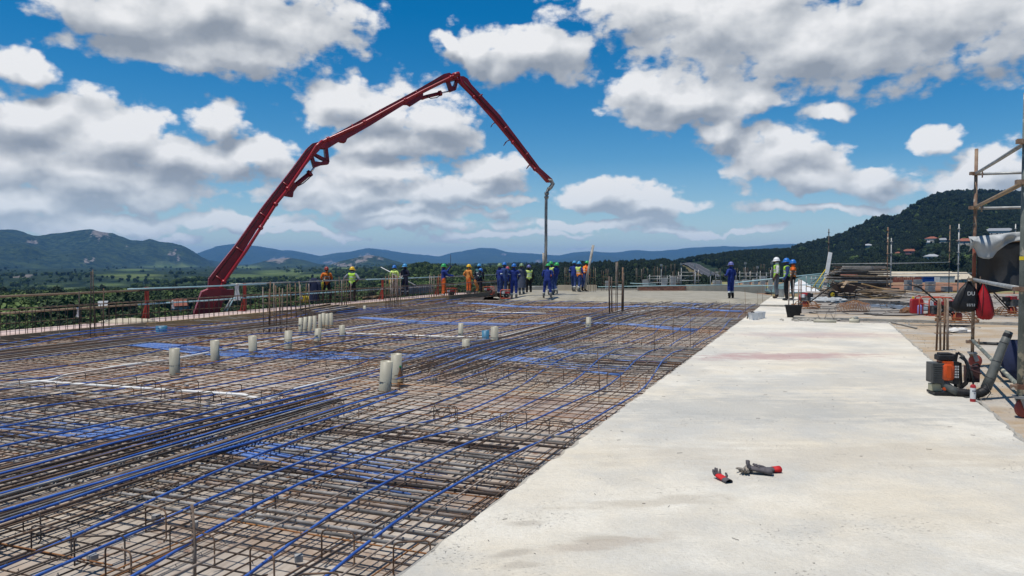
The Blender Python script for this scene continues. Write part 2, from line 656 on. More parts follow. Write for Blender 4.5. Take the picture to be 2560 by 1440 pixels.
M['engine'] = mat('cast engine metal', (.16, .16, .155), (.05, .05, .05), 9, rough=.5, metal=.4, bump=.2)
M['orange_frame'] = mat('orange red tubular frame', (.50, .075, .03), (.36, .06, .03), 5, rough=.5)

# ------------------------------------------------------------------ the land: valley, hills and mountains, one sheet
def crest(pts):
    """photo skyline -> (azimuth list, elevation-tangent list)"""
    az = [math.atan((u - 1280) / F_PX) for u, v in pts]
    tn = [(655 - v) / F_PX * math.cos(a) for (u, v), a in zip(pts, az)]
    return np.array(az), np.array(tn)


FAR = crest([(-900, 628), (-200, 632), (490, 634), (540, 617), (590, 615), (640, 619), (700, 628), (760, 632), (800, 641), (840, 633), (880, 627),
             (920, 621), (960, 626), (1000, 632), (1050, 637), (1100, 641), (1150, 630), (1200, 620), (1240, 622), (1270, 630), (1330, 633),
             (1400, 638), (1440, 632), (1490, 630), (1540, 633), (1590, 627), (1650, 629), (1700, 625), (1760, 620), (1830, 615), (1900, 617),
             (1980, 613), (2100, 618), (2600, 610), (3300, 625)])
LEFT = crest([(-1400, 610), (-700, 560), (-250, 572), (0, 581), (60, 585), (120, 593), (150, 588), (200, 577), (235, 572), (270, 581), (300, 593), (330, 606),
              (355, 607), (375, 604), (400, 611), (430, 612), (460, 623), (490, 640), (530, 662), (570, 685), (640, 715), (760, 760)])
ROCK = crest([(740, 720), (800, 672), (850, 652), (900, 642), (925, 637), (950, 641), (1000, 656), (1050, 670), (1150, 715)])
LOW = crest([(540, 720), (600, 668), (660, 652), (720, 645), (760, 650), (820, 664), (880, 690), (960, 730)])
WOOD = crest([(-1500, 900), (300, 900), (640, 790), (800, 742), (900, 715), (960, 700), (1000, 684), (1040, 671), (1070, 669), (1110, 676), (1160, 682), (1250, 683),
              (1350, 679), (1420, 675), (1500, 672), (1600, 668), (1660, 667), (1700, 678), (1730, 700), (1780, 730), (1900, 760), (2600, 800)])
RIDGE = crest([(1500, 720), (1600, 690), (1650, 672), (1700, 660), (1760, 650), (1800, 646), (1850, 640), (1900, 637), (1990, 635), (2060, 640), (2200, 660), (2400, 700)])
MOUNT = crest([(1850, 720), (1940, 655), (1985, 632), (2010, 624), (2040, 615), (2080, 606), (2110, 596), (2150, 579), (2168, 568), (2185, 561), (2205, 559), (2232, 562),
               (2262, 545), (2300, 520), (2340, 506), (2400, 499), (2480, 498), (2560, 502), (2750, 515), (3100, 590), (4200, 660), (6000, 700)])


def sstep(x, a, b):
    t = np.clip((x - a) / (b - a), 0, 1)
    return t * t * (3 - 2 * t)


def vnoise(x, y, seed=0):
    """smooth value noise on arrays"""
    xi, yi = np.floor(x).astype(np.int64), np.floor(y).astype(np.int64)
    fx, fy = x - xi, y - yi
    fx, fy = fx * fx * (3 - 2 * fx), fy * fy * (3 - 2 * fy)

    def h(i, j):
        n = (i * 374761393 + j * 668265263 + seed * 974711) & 0x7fffffff
        n = ((n ^ (n >> 13)) * 1274126177) & 0x7fffffff
        return ((n ^ (n >> 16)) & 0xffff) / 65535.0
    return (h(xi, yi) * (1 - fx) + h(xi + 1, yi) * fx) * (1 - fy) + (h(xi, yi + 1) * (1 - fx) + h(xi + 1, yi + 1) * fx) * fy


def fbm(x, y, o=4, seed=0):
    s, a = 0, .5
    for i in range(o):
        s = s + a * (vnoise(x, y, seed + i) - .5)
        x, y, a = x * 2.03, y * 2.03, a * .5
    return s


def land_z(az, r):
    """ground height at azimuth and distance (numpy arrays)"""
    x, y = np.sin(az) * r, np.cos(az) * r
    lf = sstep(-az, -.13, .22)                                   # 1 in the valley on the left
    z = -9.5 - 3 * sstep(r, 60, 160)
    z = z - lf * (12 * sstep(r, 45, 130) + 22 * sstep(r, 150, 450) + 62 * sstep(r, 350, 2300))
    z = z - (1 - lf) * 25 * sstep(r, 1500, 3500)
    z = z + fbm(x / 160, y / 160, 4, 3) * 10 * sstep(r, 120, 700)

    def ridge(c, D, wf, wb, rough, z0):
        tn = np.interp(az, c[0], c[1], left=c[1][0], right=c[1][-1])
        top = CAM_Z + D * tn + fbm(x / (D * .04), y / (D * .04), 4, int(D)) * rough * .35
        sh = np.where(r < D, sstep(r, D - wf, D), 1 - .6 * sstep(r, D, D + wb))
        sh = sh * (1 + .0)
        relief = fbm(x / (wf * .22), y / (wf * .22), 5, int(D) + 9) * rough
        mid = np.clip(4 * sh * (1 - sh), 0, 1)
        return z0 + (top - z0) * sh + relief * mid
    z = np.maximum(z, ridge(WOOD, 720, 430, 500, 6, -14))
    z = np.maximum(z, ridge(RIDGE, 1150, 850, 500, 10, -16))
    z = np.maximum(z, ridge(MOUNT, 1900, 1650, 900, 55, -16))
    z = np.maximum(z, ridge(ROCK, 4300, 800, 900, 50, -105))
    z = np.maximum(z, ridge(LOW, 4900, 900, 900, 40, -105))
    z = np.maximum(z, ridge(LEFT, 5600, 2700, 2500, 300, -105))
    z = np.maximum(z, ridge(FAR, 13000, 5200, 3000, 260, -110))
    return z


def land_h(x, y):
    return float(land_z(np.array([math.atan2(x, y)]), np.array([math.hypot(x, y)]))[0])


def on_land(u, v, lo=60, hi=15000):
    """where the sight line through a photo point meets the land"""
    d = ray(u, v)
    az = math.atan2(d.x, d.y)
    rr = np.geomspace(lo, hi, 1500)
    h = land_z(np.full_like(rr, az), rr)
    k = rr / math.hypot(d.x, d.y)
    hit = np.nonzero(CAM_Z + d.z * k <= h)[0]
    i = hit[0] if len(hit) else len(rr) - 1
    return Vector((d.x * k[i], d.y * k[i], h[i]))


def in_view(x, y, z):
    """photo coordinates of world points (arrays), for laying out fields and rock faces"""
    c, s = math.cos(PITCH), math.sin(PITCH)
    zz = z - CAM_Z
    fwd = y * c - zz * s
    upv = y * s + zz * c
    fwd = np.where(fwd < 1, 1, fwd)
    return 1280 + F_PX * x / fwd, 720 - F_PX * upv / fwd


def build_land():
    azs = np.concatenate([np.linspace(-PI, -.80, 40)[:-1], np.linspace(-.80, .80, 460), np.linspace(.80, PI, 40)[1:]])
    rs = np.concatenate([[0.0, 8, 16], np.geomspace(24, 16400, 245)])
    AZ, RR = np.meshgrid(azs, rs)
    Z = land_z(AZ, RR)
    X, Y = np.sin(AZ) * RR, np.cos(AZ) * RR
    nr, na = AZ.shape
    v = np.stack([X, Y, Z], -1).reshape(-1, 3)
    idx = np.arange(nr * na).reshape(nr, na)
    q = np.stack([idx[:-1, :-1], idx[:-1, 1:], idx[1:, 1:], idx[1:, :-1]], -1).reshape(-1, 4)
    me = bpy.data.meshes.new('terrain')
    me.from_pydata(v.tolist(), [], q.tolist())
    me.polygons.foreach_set('use_smooth', [True] * len(me.polygons))
    U, V = in_view(X, Y, Z)
    n1 = fbm(X / 120, Y / 120, 4, 51)
    n2 = fbm(X / 45, Y / 45, 3, 77)
    n3 = fbm(X / 420, Y / 420, 4, 91)

    def patch(lst, nz, soft=.5):
        m = np.zeros_like(U)
        for (u, w, ru, rv) in lst:
            d = np.sqrt(((U - u) / ru) ** 2 + ((V - w) / rv) ** 2)
            m = np.maximum(m, 1 - sstep(d + nz * 1.6, 1 - soft, 1 + soft * .3))
        return m
    rock = patch([(245, 584, 32, 13), (88, 603, 20, 6), (180, 617, 10, 5), (212, 655, 12, 7), (235, 650, 7, 4), (300, 622, 28, 5), (430, 636, 16, 7), (442, 650, 7, 5),
                  (440, 622, 8, 5), (690, 650, 26, 6), (710, 646, 20, 4), (825, 656, 24, 5), (850, 661, 22, 6), (920, 640, 24, 6), (905, 652, 28, 8), (872, 663, 18, 5),
                  (945, 648, 16, 8), (1345, 655, 8, 6), (1260, 637, 10, 4), (2360, 562, 16, 9), (2408, 545, 10, 18), (2448, 568, 12, 6), (2168, 582, 9, 14), (60, 690, 26, 5), (40, 693, 12, 4)],
                 n2 * 1.2)
    rock = rock * (RR > 900)
    field = patch([(180, 722, 60, 4), (320, 688, 90, 4), (270, 712, 60, 6), (345, 697, 60, 3), (480, 700, 30, 9), (600, 690, 70, 7), (690, 683, 60, 8), (735, 680, 22, 10),
                   (800, 690, 60, 5), (430, 665, 80, 5), (700, 697, 100, 4), (560, 706, 60, 4), (1250, 661, 60, 2), (330, 675, 50, 3), (850, 672, 40, 4), (620, 668, 40, 4), (120, 715, 60, 5)], n1 * .6)
    field = field * (RR > 500)
    bare = patch([(1700, 662, 30, 8), (1725, 675, 40, 10), (1750, 690, 50, 12), (1790, 706, 60, 16), (1680, 657, 20, 4), (2300, 712, 200, 22), (2380, 700, 90, 12), (2180, 708, 120, 16)], n2 * .5)
    bare = bare * (RR < 1100) * (RR > 100)
    for nm, a in (('rock', rock), ('field', field), ('bare', bare), ('vary', np.clip(n3 * 1.6 + .5, 0, 1))):
        at_ = me.attributes.new(nm, 'FLOAT', 'POINT')
        at_.data.foreach_set('value', a.reshape(-1).astype(np.float32))
    m = bpy.data.materials.new('land')
    m.use_nodes = True
    k = NT(m.node_tree)
    bs = k.n['Principled BSDF']
    geo = k.node('ShaderNodeNewGeometry')
    pos = geo.outputs['Position']

    def attr(n):
        a = k.node('ShaderNodeAttribute')
        a.attribute_name = n
        return a.outputs['Fac']
    c1 = k.noise(pos, .035, 8, .68)
    c2 = k.noise(pos, .006, 6, .6)
    c3 = k.noise(pos, .010, 7, .7)
    tree = k.mix(k.remap(c1, .42, .58), (.010, .021, .016), (.046, .070, .036))
    tree = k.mix(k.remap(c3, .44, .62, 0, .6), tree, (.010, .022, .016))
    grass = k.mix(k.remap(c1, .4, .7), (.035, .055, .022), (.065, .09, .034))
    col = k.mix(k.math('MULTIPLY', k.remap(c2, .50, .66), k.remap(attr('vary'), .3, .8)), tree, grass)
    fld = k.mix(k.remap(c2, .4, .6), (.065, .105, .035), (.125, .16, .06))
    col = k.mix(attr('field'), col, fld)
    rk = k.mix(k.remap(c1, .35, .65), (.11, .095, .085), (.25, .225, .20))
    col = k.mix(k.remap(k.math('ADD', attr('rock'), k.math('MULTIPLY', k.math('SUBTRACT', c1, .5), 2.6)), .55, .80), col, rk)
    br = k.mix(k.remap(k.noise(pos, .05, 6, .6), .4, .62), (.16, .12, .06), (.12, .13, .05))
    col = k.mix(attr('bare'), col, br)
    k.put(bs.inputs['Base Color'], col)
    bs.inputs['Roughness'].default_value = 1
    bs.inputs['Specular IOR Level'].default_value = .05
    b = k.node('ShaderNodeBump')
    b.inputs['Strength'].default_value = 1.0
    b.inputs['Distance'].default_value = 14.0
    k.put(b.inputs['Height'], c1)
    k.put(bs.inputs['Normal'], b.outputs[0])
    me.materials.append(m)
    setp(link('terrain', me), kind='structure')


build_land()

# ------------------------------------------------------------------ trees
M['bark'] = mat('bark', (.07, .05, .035), (.12, .09, .065), 6, rough=.9, bump=.4)


def leaf_mat(name, c1, c2):
    m = bpy.data.materials.new(name)
    m.use_nodes = True
    k = NT(m.node_tree)
    bs = k.n['Principled BSDF']
    oi = k.node('ShaderNodeObjectInfo')
    geo = k.node('ShaderNodeNewGeometry')
    f = k.math('ADD', k.math('MULTIPLY', geo.outputs['Random Per Island'], .6), k.math('MULTIPLY', oi.outputs['Random'], .55))
    col = k.mix(f, c1, c2)
    k.put(bs.inputs['Base Color'], col)
    bs.inputs['Roughness'].default_value = .75
    bs.inputs['Specular IOR Level'].default_value = .2
    return m


M['leaf'] = leaf_mat('tree leaves', (.016, .032, .012), (.055, .086, .028))
M['leaf_light'] = leaf_mat('light green leaves', (.05, .085, .024), (.12, .17, .048))
M['leaf_dark'] = leaf_mat('dark evergreen leaves', (.009, .018, .011), (.026, .043, .019))  # cloud shade over the right hillside is put into this green


def crown_mesh(name, material, n_lobes, n_cards, seed, w=1.0, h=.8, card=.105):
    """leaf clumps spread through several uneven lobes; unit crown standing on z=0"""
    rn = random.Random(seed)
    lobes = []
    for i in range(n_lobes):
        a = rn.uniform(0, 2 * PI)
        d = rn.uniform(.0, .62) * w
        lobes.append((Vector((math.cos(a) * d, math.sin(a) * d, rn.uniform(.32, .95) * h)), rn.uniform(.28, .48)))
    vs, fs = [], []
    for i in range(n_cards):
        c, r = lobes[i % n_lobes]
        dv = Vector((rn.gauss(0, 1), rn.gauss(0, 1), rn.gauss(.25, 1))).normalized()
        p = c + Vector((dv.x, dv.y, dv.z * .75)) * r * rn.uniform(.62, 1.06)
        nrm = (dv + Vector((rn.gauss(0, .5), rn.gauss(0, .5), rn.gauss(.2, .5)))).normalized()
        x = nrm.orthogonal().normalized()
        x = Quaternion(nrm, rn.uniform(0, 6.28)) @ x
        y = nrm.cross(x)
        s = card * rn.uniform(.6, 1.35)
        o = len(vs)
        vs += [p + x * s, p + y * s * .62 + nrm * s * .15, p - x * s, p - y * s * .62 + nrm * s * .12]
        fs.append((o, o + 1, o + 2, o + 3))
    me = bpy.data.meshes.new(name)
    me.from_pydata([tuple(v) for v in vs], [], fs)
    me.materials.append(material)
    me.update()
    return me


CROWNS = [crown_mesh('crown', M['leaf'], 11, 1700, 1), crown_mesh('crown', M['leaf'], 9, 1500, 2, .9, 1.0),
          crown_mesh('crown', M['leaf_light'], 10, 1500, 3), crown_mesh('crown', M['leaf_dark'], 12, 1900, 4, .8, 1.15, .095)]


def trunk_mesh():
    mb = MB()
    rn = random.Random(5)
    mb.tube([(0, 0, -.6), (.02, .01, .1), (-.01, .02, .45), (.02, 0, .8)], [.075, .06, .048, .02], 7)
    for i in range(6):
        a = i * 1.05 + rn.uniform(-.3, .3)
        z = rn.uniform(.15, .5)
        mb.tube([(0, 0, z), (math.cos(a) * .22, math.sin(a) * .22, z + .16), (math.cos(a) * .45, math.sin(a) * .45, z + .34)], [.035, .022, .008], 5)
    return mb.mesh('trunk', M['bark'], True)


TRUNK = trunk_mesh()


def tree(label, p, h, kind, group=None, wide=.62, name='tree'):
    """one tree standing at p, h metres high"""
    t = thing(name, label, 'tree', p, random.uniform(0, 6), group)
    cr = link('crown', CROWNS[kind], t, (0, 0, h * .16))
    sc_ = h * .84 / (1.18 if kind in (1, 3) else 1.05)
    cr.scale = (h * wide, h * wide, sc_)
    tr = link('trunk', TRUNK, t, (0, 0, h * .10))
    tr.scale = (h * .5, h * .5, h * .75)
    return t


TREES = [  # label, photo point of the base, height, crown kind, width
    ('bushy light green tree low at the far left, behind the parapet mesh', (40, 836), 4.2, 2, .85),
    ('dark round tree beside the light green tree at the far left', (-20, 832), 4.6, 0, .8),
    ('leafy tree standing behind the parapet mesh left of the tied bars', (135, 836), 4.6, 0, .8),
    ('mid green tree behind the walkway between the tied bars and the red roof', (300, 815), 5.0, 1, .7),
    ('low dark bush below the walkway near the pump boom base', (640, 775), 4.0, 0, .9),
    ('light leafy bush below the walkway right of the boom base', (590, 778), 3.4, 2, .9),
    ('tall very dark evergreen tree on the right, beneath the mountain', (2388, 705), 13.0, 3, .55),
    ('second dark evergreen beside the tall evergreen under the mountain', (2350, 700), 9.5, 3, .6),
    ('pale green round tree on the hillside above the white house', (2140, 665), 9.0, 2, .7),
    ('spreading tree on the hillside behind the two near scaffold poles', (2190, 640), 9.0, 0, .7),
    ('dark tree in front of the white walled house', (2115, 690), 6.5, 0, .8),
    ('round dark tree to the left of the red roofed house', (2070, 690), 8.0, 1, .7),
    ('broad tree behind the timber stack', (2020, 692), 8.5, 0, .7),
    ('light green tree at the edge of the site beside the tall galvanised pole', (2425, 668), 8.0, 2, .7),
    ('tree above the orange roofed house on the hillside', (2300, 622), 8.5, 0, .7),
    ('round tree left of the orange roofed house', (2240, 660), 9.0, 0, .75),
    ('tall slim tree breaking the ridge line behind the white leaning board', (2006, 640), 11.0, 1, .6),
]
for lb, (u, v), h, kd, wd in TREES:
    h *= 1.7 if u < 700 else 1.0
    p = on_land(u, v, 60)
    tree(lb, p, h, kd, 'trees standing apart from the woods', wd)


def palm(label, p, h):
    t = thing('palm_tree', label, 'palm tree', p)
    mb = MB()
    mb.tube([(0, 0, -.5), (.05, .02, h * .4), (.02, .06, h * .8)], [.16, .12, .11], 8)
    mb.build('trunk', M['bark'], t, True)
    mb = MB()
    rn = random.Random(8)
    for i in range(22):
        a = rn.uniform(0, 6.28)
        up = rn.uniform(.1, 1.1)
        L = h * rn.uniform(.32, .45)
        d = Vector((math.cos(a), math.sin(a), 0))
        pts = [Vector((.02, .06, h * .8)) + d * (L * f) + Vector((0, 0, L * (up * f - 1.1 * f * f))) for f in (0, .25, .5, .75, 1)]
        sx = Vector((-d.y, d.x, 0))
        for j in range(4):
            for q in range(3):
                f = (q + .5) / 3
                c = pts[j].lerp(pts[j + 1], f)
                wl = L * .22 * (1 - .16 * j)
                for s in (-1, 1):
                    mb.add([c, c + (pts[j + 1] - pts[j]) * .22, c + sx * (s * wl) + (pts[j + 1] - pts[j]) * .5 + Vector((0, 0, -.12 * L))], [(0, 1, 2)])
        mb.tube(pts, [.03, .025, .02, .015, .006], 4)
    mb.build('crown', M['leaf'], t)
    return t


palm('palm with drooping fronds beyond the walkway, left of the boom base', on_land(368, 800, 60), 6.0)


def scatter(name, crown_i, pts, label=None):
    """a wood: one object of points carrying crowns (nobody could count these)"""
    me = bpy.data.meshes.new(name)
    me.from_pydata([p[:3] for p in pts], [], [])
    a = me.attributes.new('sz', 'FLOAT_VECTOR', 'POINT')
    a.data.foreach_set('vector', [c for p in pts for c in (p[3], p[3], p[4])])
    o = link(name, me)
    setp(o, label, None, None, 'stuff')
    g = bpy.data.node_groups.new(name, 'GeometryNodeTree')
    g.interface.new_socket('Geometry', in_out='INPUT', socket_type='NodeSocketGeometry')
    g.interface.new_socket('Geometry', in_out='OUTPUT', socket_type='NodeSocketGeometry')
    gi = g.nodes.new('NodeGroupInput')
    go = g.nodes.new('NodeGroupOutput')
    ip = g.nodes.new('GeometryNodeInstanceOnPoints')
    ob = g.nodes.new('GeometryNodeObjectInfo')
    ob.transform_space = 'ORIGINAL'
    ob.inputs['As Instance'].default_value = True
    src = next(x for x in bpy.data.objects if x.type == 'MESH' and x.data == CROWNS[crown_i])
    ob.inputs['Object'].default_value = src
    na = g.nodes.new('GeometryNodeInputNamedAttribute')
    na.data_type = 'FLOAT_VECTOR'
    na.inputs['Name'].default_value = 'sz'
    rv = g.nodes.new('FunctionNodeRandomValue')
    rv.data_type = 'FLOAT_VECTOR'
    rv.inputs[0].default_value = (-.12, -.12, 0)
    rv.inputs[1].default_value = (.12, .12, 6.28)
    g.links.new(gi.outputs[0], ip.inputs['Points'])
    g.links.new(ob.outputs['Geometry'], ip.inputs['Instance'])
    g.links.new(rv.outputs[0], ip.inputs['Rotation'])
    g.links.new(na.outputs['Attribute'], ip.inputs['Scale'])
    g.links.new(ip.outputs[0], go.inputs[0])
    md = o.modifiers.new('scatter', 'NODES')
    md.node_group = g
    return o


def build_woods():
    rs = np.random.RandomState(4)
    N = 110000
    az = rs.uniform(-.64, .64, N)
    r = np.exp(rs.uniform(math.log(85), math.log(4200), N))
    x, y = np.sin(az) * r, np.cos(az) * r
    M2 = N // 2                                        # the hillside on the right is thickly wooded
    az[M2:] = np.where(np.arange(N - M2) % 5 < 3, rs.uniform(.19, .64, N - M2), az[M2:])
    r[M2:] = np.where(np.arange(N - M2) % 5 < 3, rs.uniform(260, 2000, N - M2), r[M2:])
    x, y = np.sin(az) * r, np.cos(az) * r
    z = land_z(az, r)
    U, V = in_view(x, y, z)
    dens = np.clip(fbm(x / 90, y / 90, 3, 17) * 2.0 + .82, 0, 1)
    lf = sstep(-az, -.02, .15)
    # right side: town among trees; centre: closed forest; left: bush with clearings
    keep = rs.uniform(0, 1, N) < dens * np.where(r < 1400, 1.0, .55) * np.where((az < -.05) & (r > 250), .40, 1.0) * np.where((az < -.03) & (r > 1900), .12, 1.0)
    # keep clear: road swath, red earth of the site, fields
    road = (U > 1672 + (V - 652) * 1.0) & (U < 1745 + (V - 652) * 2.2) & (V > 650) & (V < 730) & (r < 1000)
    keep &= ~road
    site = (U > 2075) & (V > 690) & (V < 740) & (r < 320)
    keep &= ~site
    fld = ((np.abs(V - 690) < 8) & (U > 500) & (U < 820)) | ((np.abs(V - 687) < 4) & (U > 230) & (U < 420)) | ((np.abs(V - 717) < 9) & (U > 120) & (U < 330))
    keep &= ~(fld & (r > 500))
    near_site = np.abs(np.hypot(x, y)) < 85
    keep &= ~near_site
    hgt = rs.uniform(4.2, 8.2, N) * np.where(az > -.18, .84, .80) * (1 + np.where(az > .2, .0, .0)) * (1 + np.clip(r - 900, 0, 4000) / 3500)
    hgt *= np.where(r < 240, .75, 1.0)
    for lb, (hu, hv), hw, hd, hh, hz, rf, wl, nw in HOUSES:      # gardens: nothing tall just in front of a house
        hp = on_land(hu, hv, 90)
        hr_ = math.hypot(hp.x, hp.y)
        wp_ = hw * F_PX / hr_
        gz = (np.abs(U - hu) < wp_ * .52) & (r > hr_ * .74) & (r < hr_ + 12)
        hgt = np.where(gz, np.minimum(hgt, rs.uniform(.8, 2.4, N)), hgt)
        keep &= ~(gz & (r > hr_ - 9))
    sel = [[], [], [], []]
    pick = rs.uniform(0, 1, N)
    for i in np.nonzero(keep)[0]:
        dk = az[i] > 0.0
        k = (0 if pick[i] < .24 else 3 if pick[i] < (.93 if az[i] > .2 and r[i] > 600 else .78) else 1 if pick[i] < .96 else 2) if dk else (0 if pick[i] < .35 else 1 if pick[i] < .55 else 2 if pick[i] < .97 else 3)  # mostly dark crowns on the right, carrying the painted cloud shade
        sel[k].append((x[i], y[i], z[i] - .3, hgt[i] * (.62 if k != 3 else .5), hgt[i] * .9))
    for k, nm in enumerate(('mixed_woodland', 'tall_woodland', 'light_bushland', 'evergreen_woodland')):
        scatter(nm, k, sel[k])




# ------------------------------------------------------------------ the road on the far slope
def build_road():
    m = mat('asphalt', (.04, .04, .043), (.055, .055, .06), .4, rough=.9)
    line = [(1706, 654), (1722, 661), (1742, 670), (1765, 683), (1788, 698), (1812, 714), (1850, 738)]
    pts = [on_land(u, v, 120, 1000) for u, v in line]
    fine = []
    for a, b in zip(pts[:-1], pts[1:]):
        for i in range(8):
            fine.append(a.lerp(b, i / 8))
    mb = MB()
    ml = MB()
    vs, fs = [], []
    for i, p in enumerate(fine):
        d = (fine[min(i + 1, len(fine) - 1)] - fine[max(i - 1, 0)])
        d.z = 0
        d.normalize()
        n = Vector((-d.y, d.x, 0))
        for k, w in enumerate((-6.5, 6.5)):
            q = p + n * w
            vs.append((q.x, q.y, max(land_h(q.x, q.y), land_h(p.x, p.y)) + .5))
        if i:
            o = 2 * i
            fs.append((o - 2, o - 1, o + 1, o))
    mb.add(vs, fs)
    setp(mb.build('road', m, None, True), kind='structure')
    for off in (-.2, 5.6, -5.6):
        vs, fs = [], []
        for i, p in enumerate(fine):
            a, b = Vector(mb.v[2 * i]), Vector(mb.v[2 * i + 1])
            for w in (-.12, .12):
                q = a.lerp(b, (6.5 + off + w) / 13)
                vs.append((q.x, q.y, q.z + .06))
            if i:
                o = 2 * i
                fs.append((o - 2, o - 1, o + 1, o))
        ml.add(vs, fs)
    setp(ml.build('road_marking', mat('road paint', (.30, .30, .29)), None), kind='structure')


build_road()


# ------------------------------------------------------------------ houses on the hillside and in the valley
M['roof_tile'] = mat('terracotta roof', (.26, .085, .05), (.19, .065, .042), 2, rough=.85, rnd=.4)
M['roof_grey'] = mat('grey sheet roof', (.34, .35, .36), (.24, .25, .26), 2, rough=.5, rnd=.4)
M['plaster'] = mat('pale plaster', (.62, .56, .48), (.52, .47, .40), 2, rough=.9, rnd=.25)
M['plaster_pink'] = mat('pink plaster', (.50, .24, .21), (.42, .20, .17), 2, rough=.9)
M['glass_dark'] = mat('dark window glass', (.02, .025, .03), rough=.15)
M['green_roof'] = mat('green sheet roof', (.085, .15, .14), (.065, .11, .105), 2, rough=.5)


def house(label, p, w, d, h, rz, roof, wall, nwin=3, hip=True, group='houses among the trees'):
    t = thing('house', label, 'house', (p.x, p.y, p.z - .6), rz, group)
    mb = MB()
    mb.box((0, 0, h / 2), (w, d, h))
    mb.build('wall', wall, t)
    mb = MB()
    e = .5
    rh = min(w, d) * .28
    x, y = w / 2 + e, d / 2 + e
    ix = x - y if hip else x
    vs = [(-x, -y, h), (x, -y, h), (x, y, h), (-x, y, h), (-ix, 0, h + rh), (ix, 0, h + rh), (-x, -y, h + .18), (x, -y, h + .18), (x, y, h + .18), (-x, y, h + .18)]
    mb.add(vs, [(0, 3, 2, 1), (6, 7, 5, 4), (7, 8, 5), (8, 9, 4, 5), (9, 6, 4), (0, 1, 7, 6), (1, 2, 8, 7), (2, 3, 9, 8), (3, 0, 6, 9)])
    mb.build('roof', roof, t)
    for i in range(nwin):
        px = (i + .5) / nwin * w - w / 2
        f = MB().box((0, 0, 0), (1.5, .16, 1.3)).build('window', M['white_pl'], t, loc=(px, -d / 2, h * .55))
        MB().box((0, -.07, 0), (1.25, .08, 1.05)).build('pane', M['glass_dark'], f)
    return t


HOUSES = [
    ('white walled house with brown hipped roof behind the timber stack', (2125, 703), 15, 9, 3.2, -.25, 'roof_tile', 'plaster', 4),
    ('house with grey tiled gable just behind the timber stack', (2165, 712), 11, 8, 3.0, .3, 'roof_grey', 'plaster', 3),
    ('small pink house beside the two near scaffold poles', (2245, 648), 8, 7, 4.8, .2, 'roof_tile', 'plaster_pink', 3),
    ('long low house with orange red roof in the middle of the hillside', (2275, 634), 13, 7, 2.6, .05, 'roof_tile', 'plaster_pink', 3),
    ('grey roofed house high on the slope left of the orange roofed house', (2310, 612), 13, 7, 2.4, .3, 'roof_grey', 'plaster', 3),
    ('brown roofed house above the pale roofs on the hillside', (2330, 604), 10, 7, 3.2, -.2, 'roof_tile', 'plaster', 2),
    ('long white building with two pale roofs under the mountain top', (2498, 590), 26, 10, 5.0, .1, 'roof_grey', 'plaster', 6),
    ('small white house half hidden on the slope near the leaning board', (2170, 618), 10, 7, 2.4, .3, 'roof_grey', 'plaster', 2),
    ('pale roofed house between the tall poles and the rusty scaffold', (2358, 606), 11, 7, 2.4, .0, 'roof_grey', 'plaster', 2),
    ('dark red roofed house beside the rusty scaffold tube', (2412, 612), 14, 9, 3.5, -.1, 'roof_tile', 'plaster', 3),
    ('small tan house just above the grey tarpaulin', (2520, 600), 8, 6, 4.0, .2, 'plaster', 'plaster', 2),
    ('low pale roof among trees under the orange roofed house', (2330, 648), 10, 7, 2.4, .2, 'roof_grey', 'plaster', 2),
    ('red roofed house in the valley left of the pump boom', (452, 782), 11, 8, 2.8, .5, 'roof_tile', 'plaster', 3),
    ('tiny white farmhouse in the valley under the left mountain', (92, 766), 8, 6, 2.6, .2, 'roof_grey', 'plaster', 2),
    ('pale shed at the edge of the fields on the left', (262, 780), 9, 6, 2.4, .1, 'roof_grey', 'plaster', 2),
]
for lb, (u, v), w, d, h, rz, rf, wl, nw in HOUSES:
    house(lb, on_land(u, v, 90), w, d, h, rz - math.atan((u - 1280) / F_PX), M[rf], M[wl], nw)


build_woods()

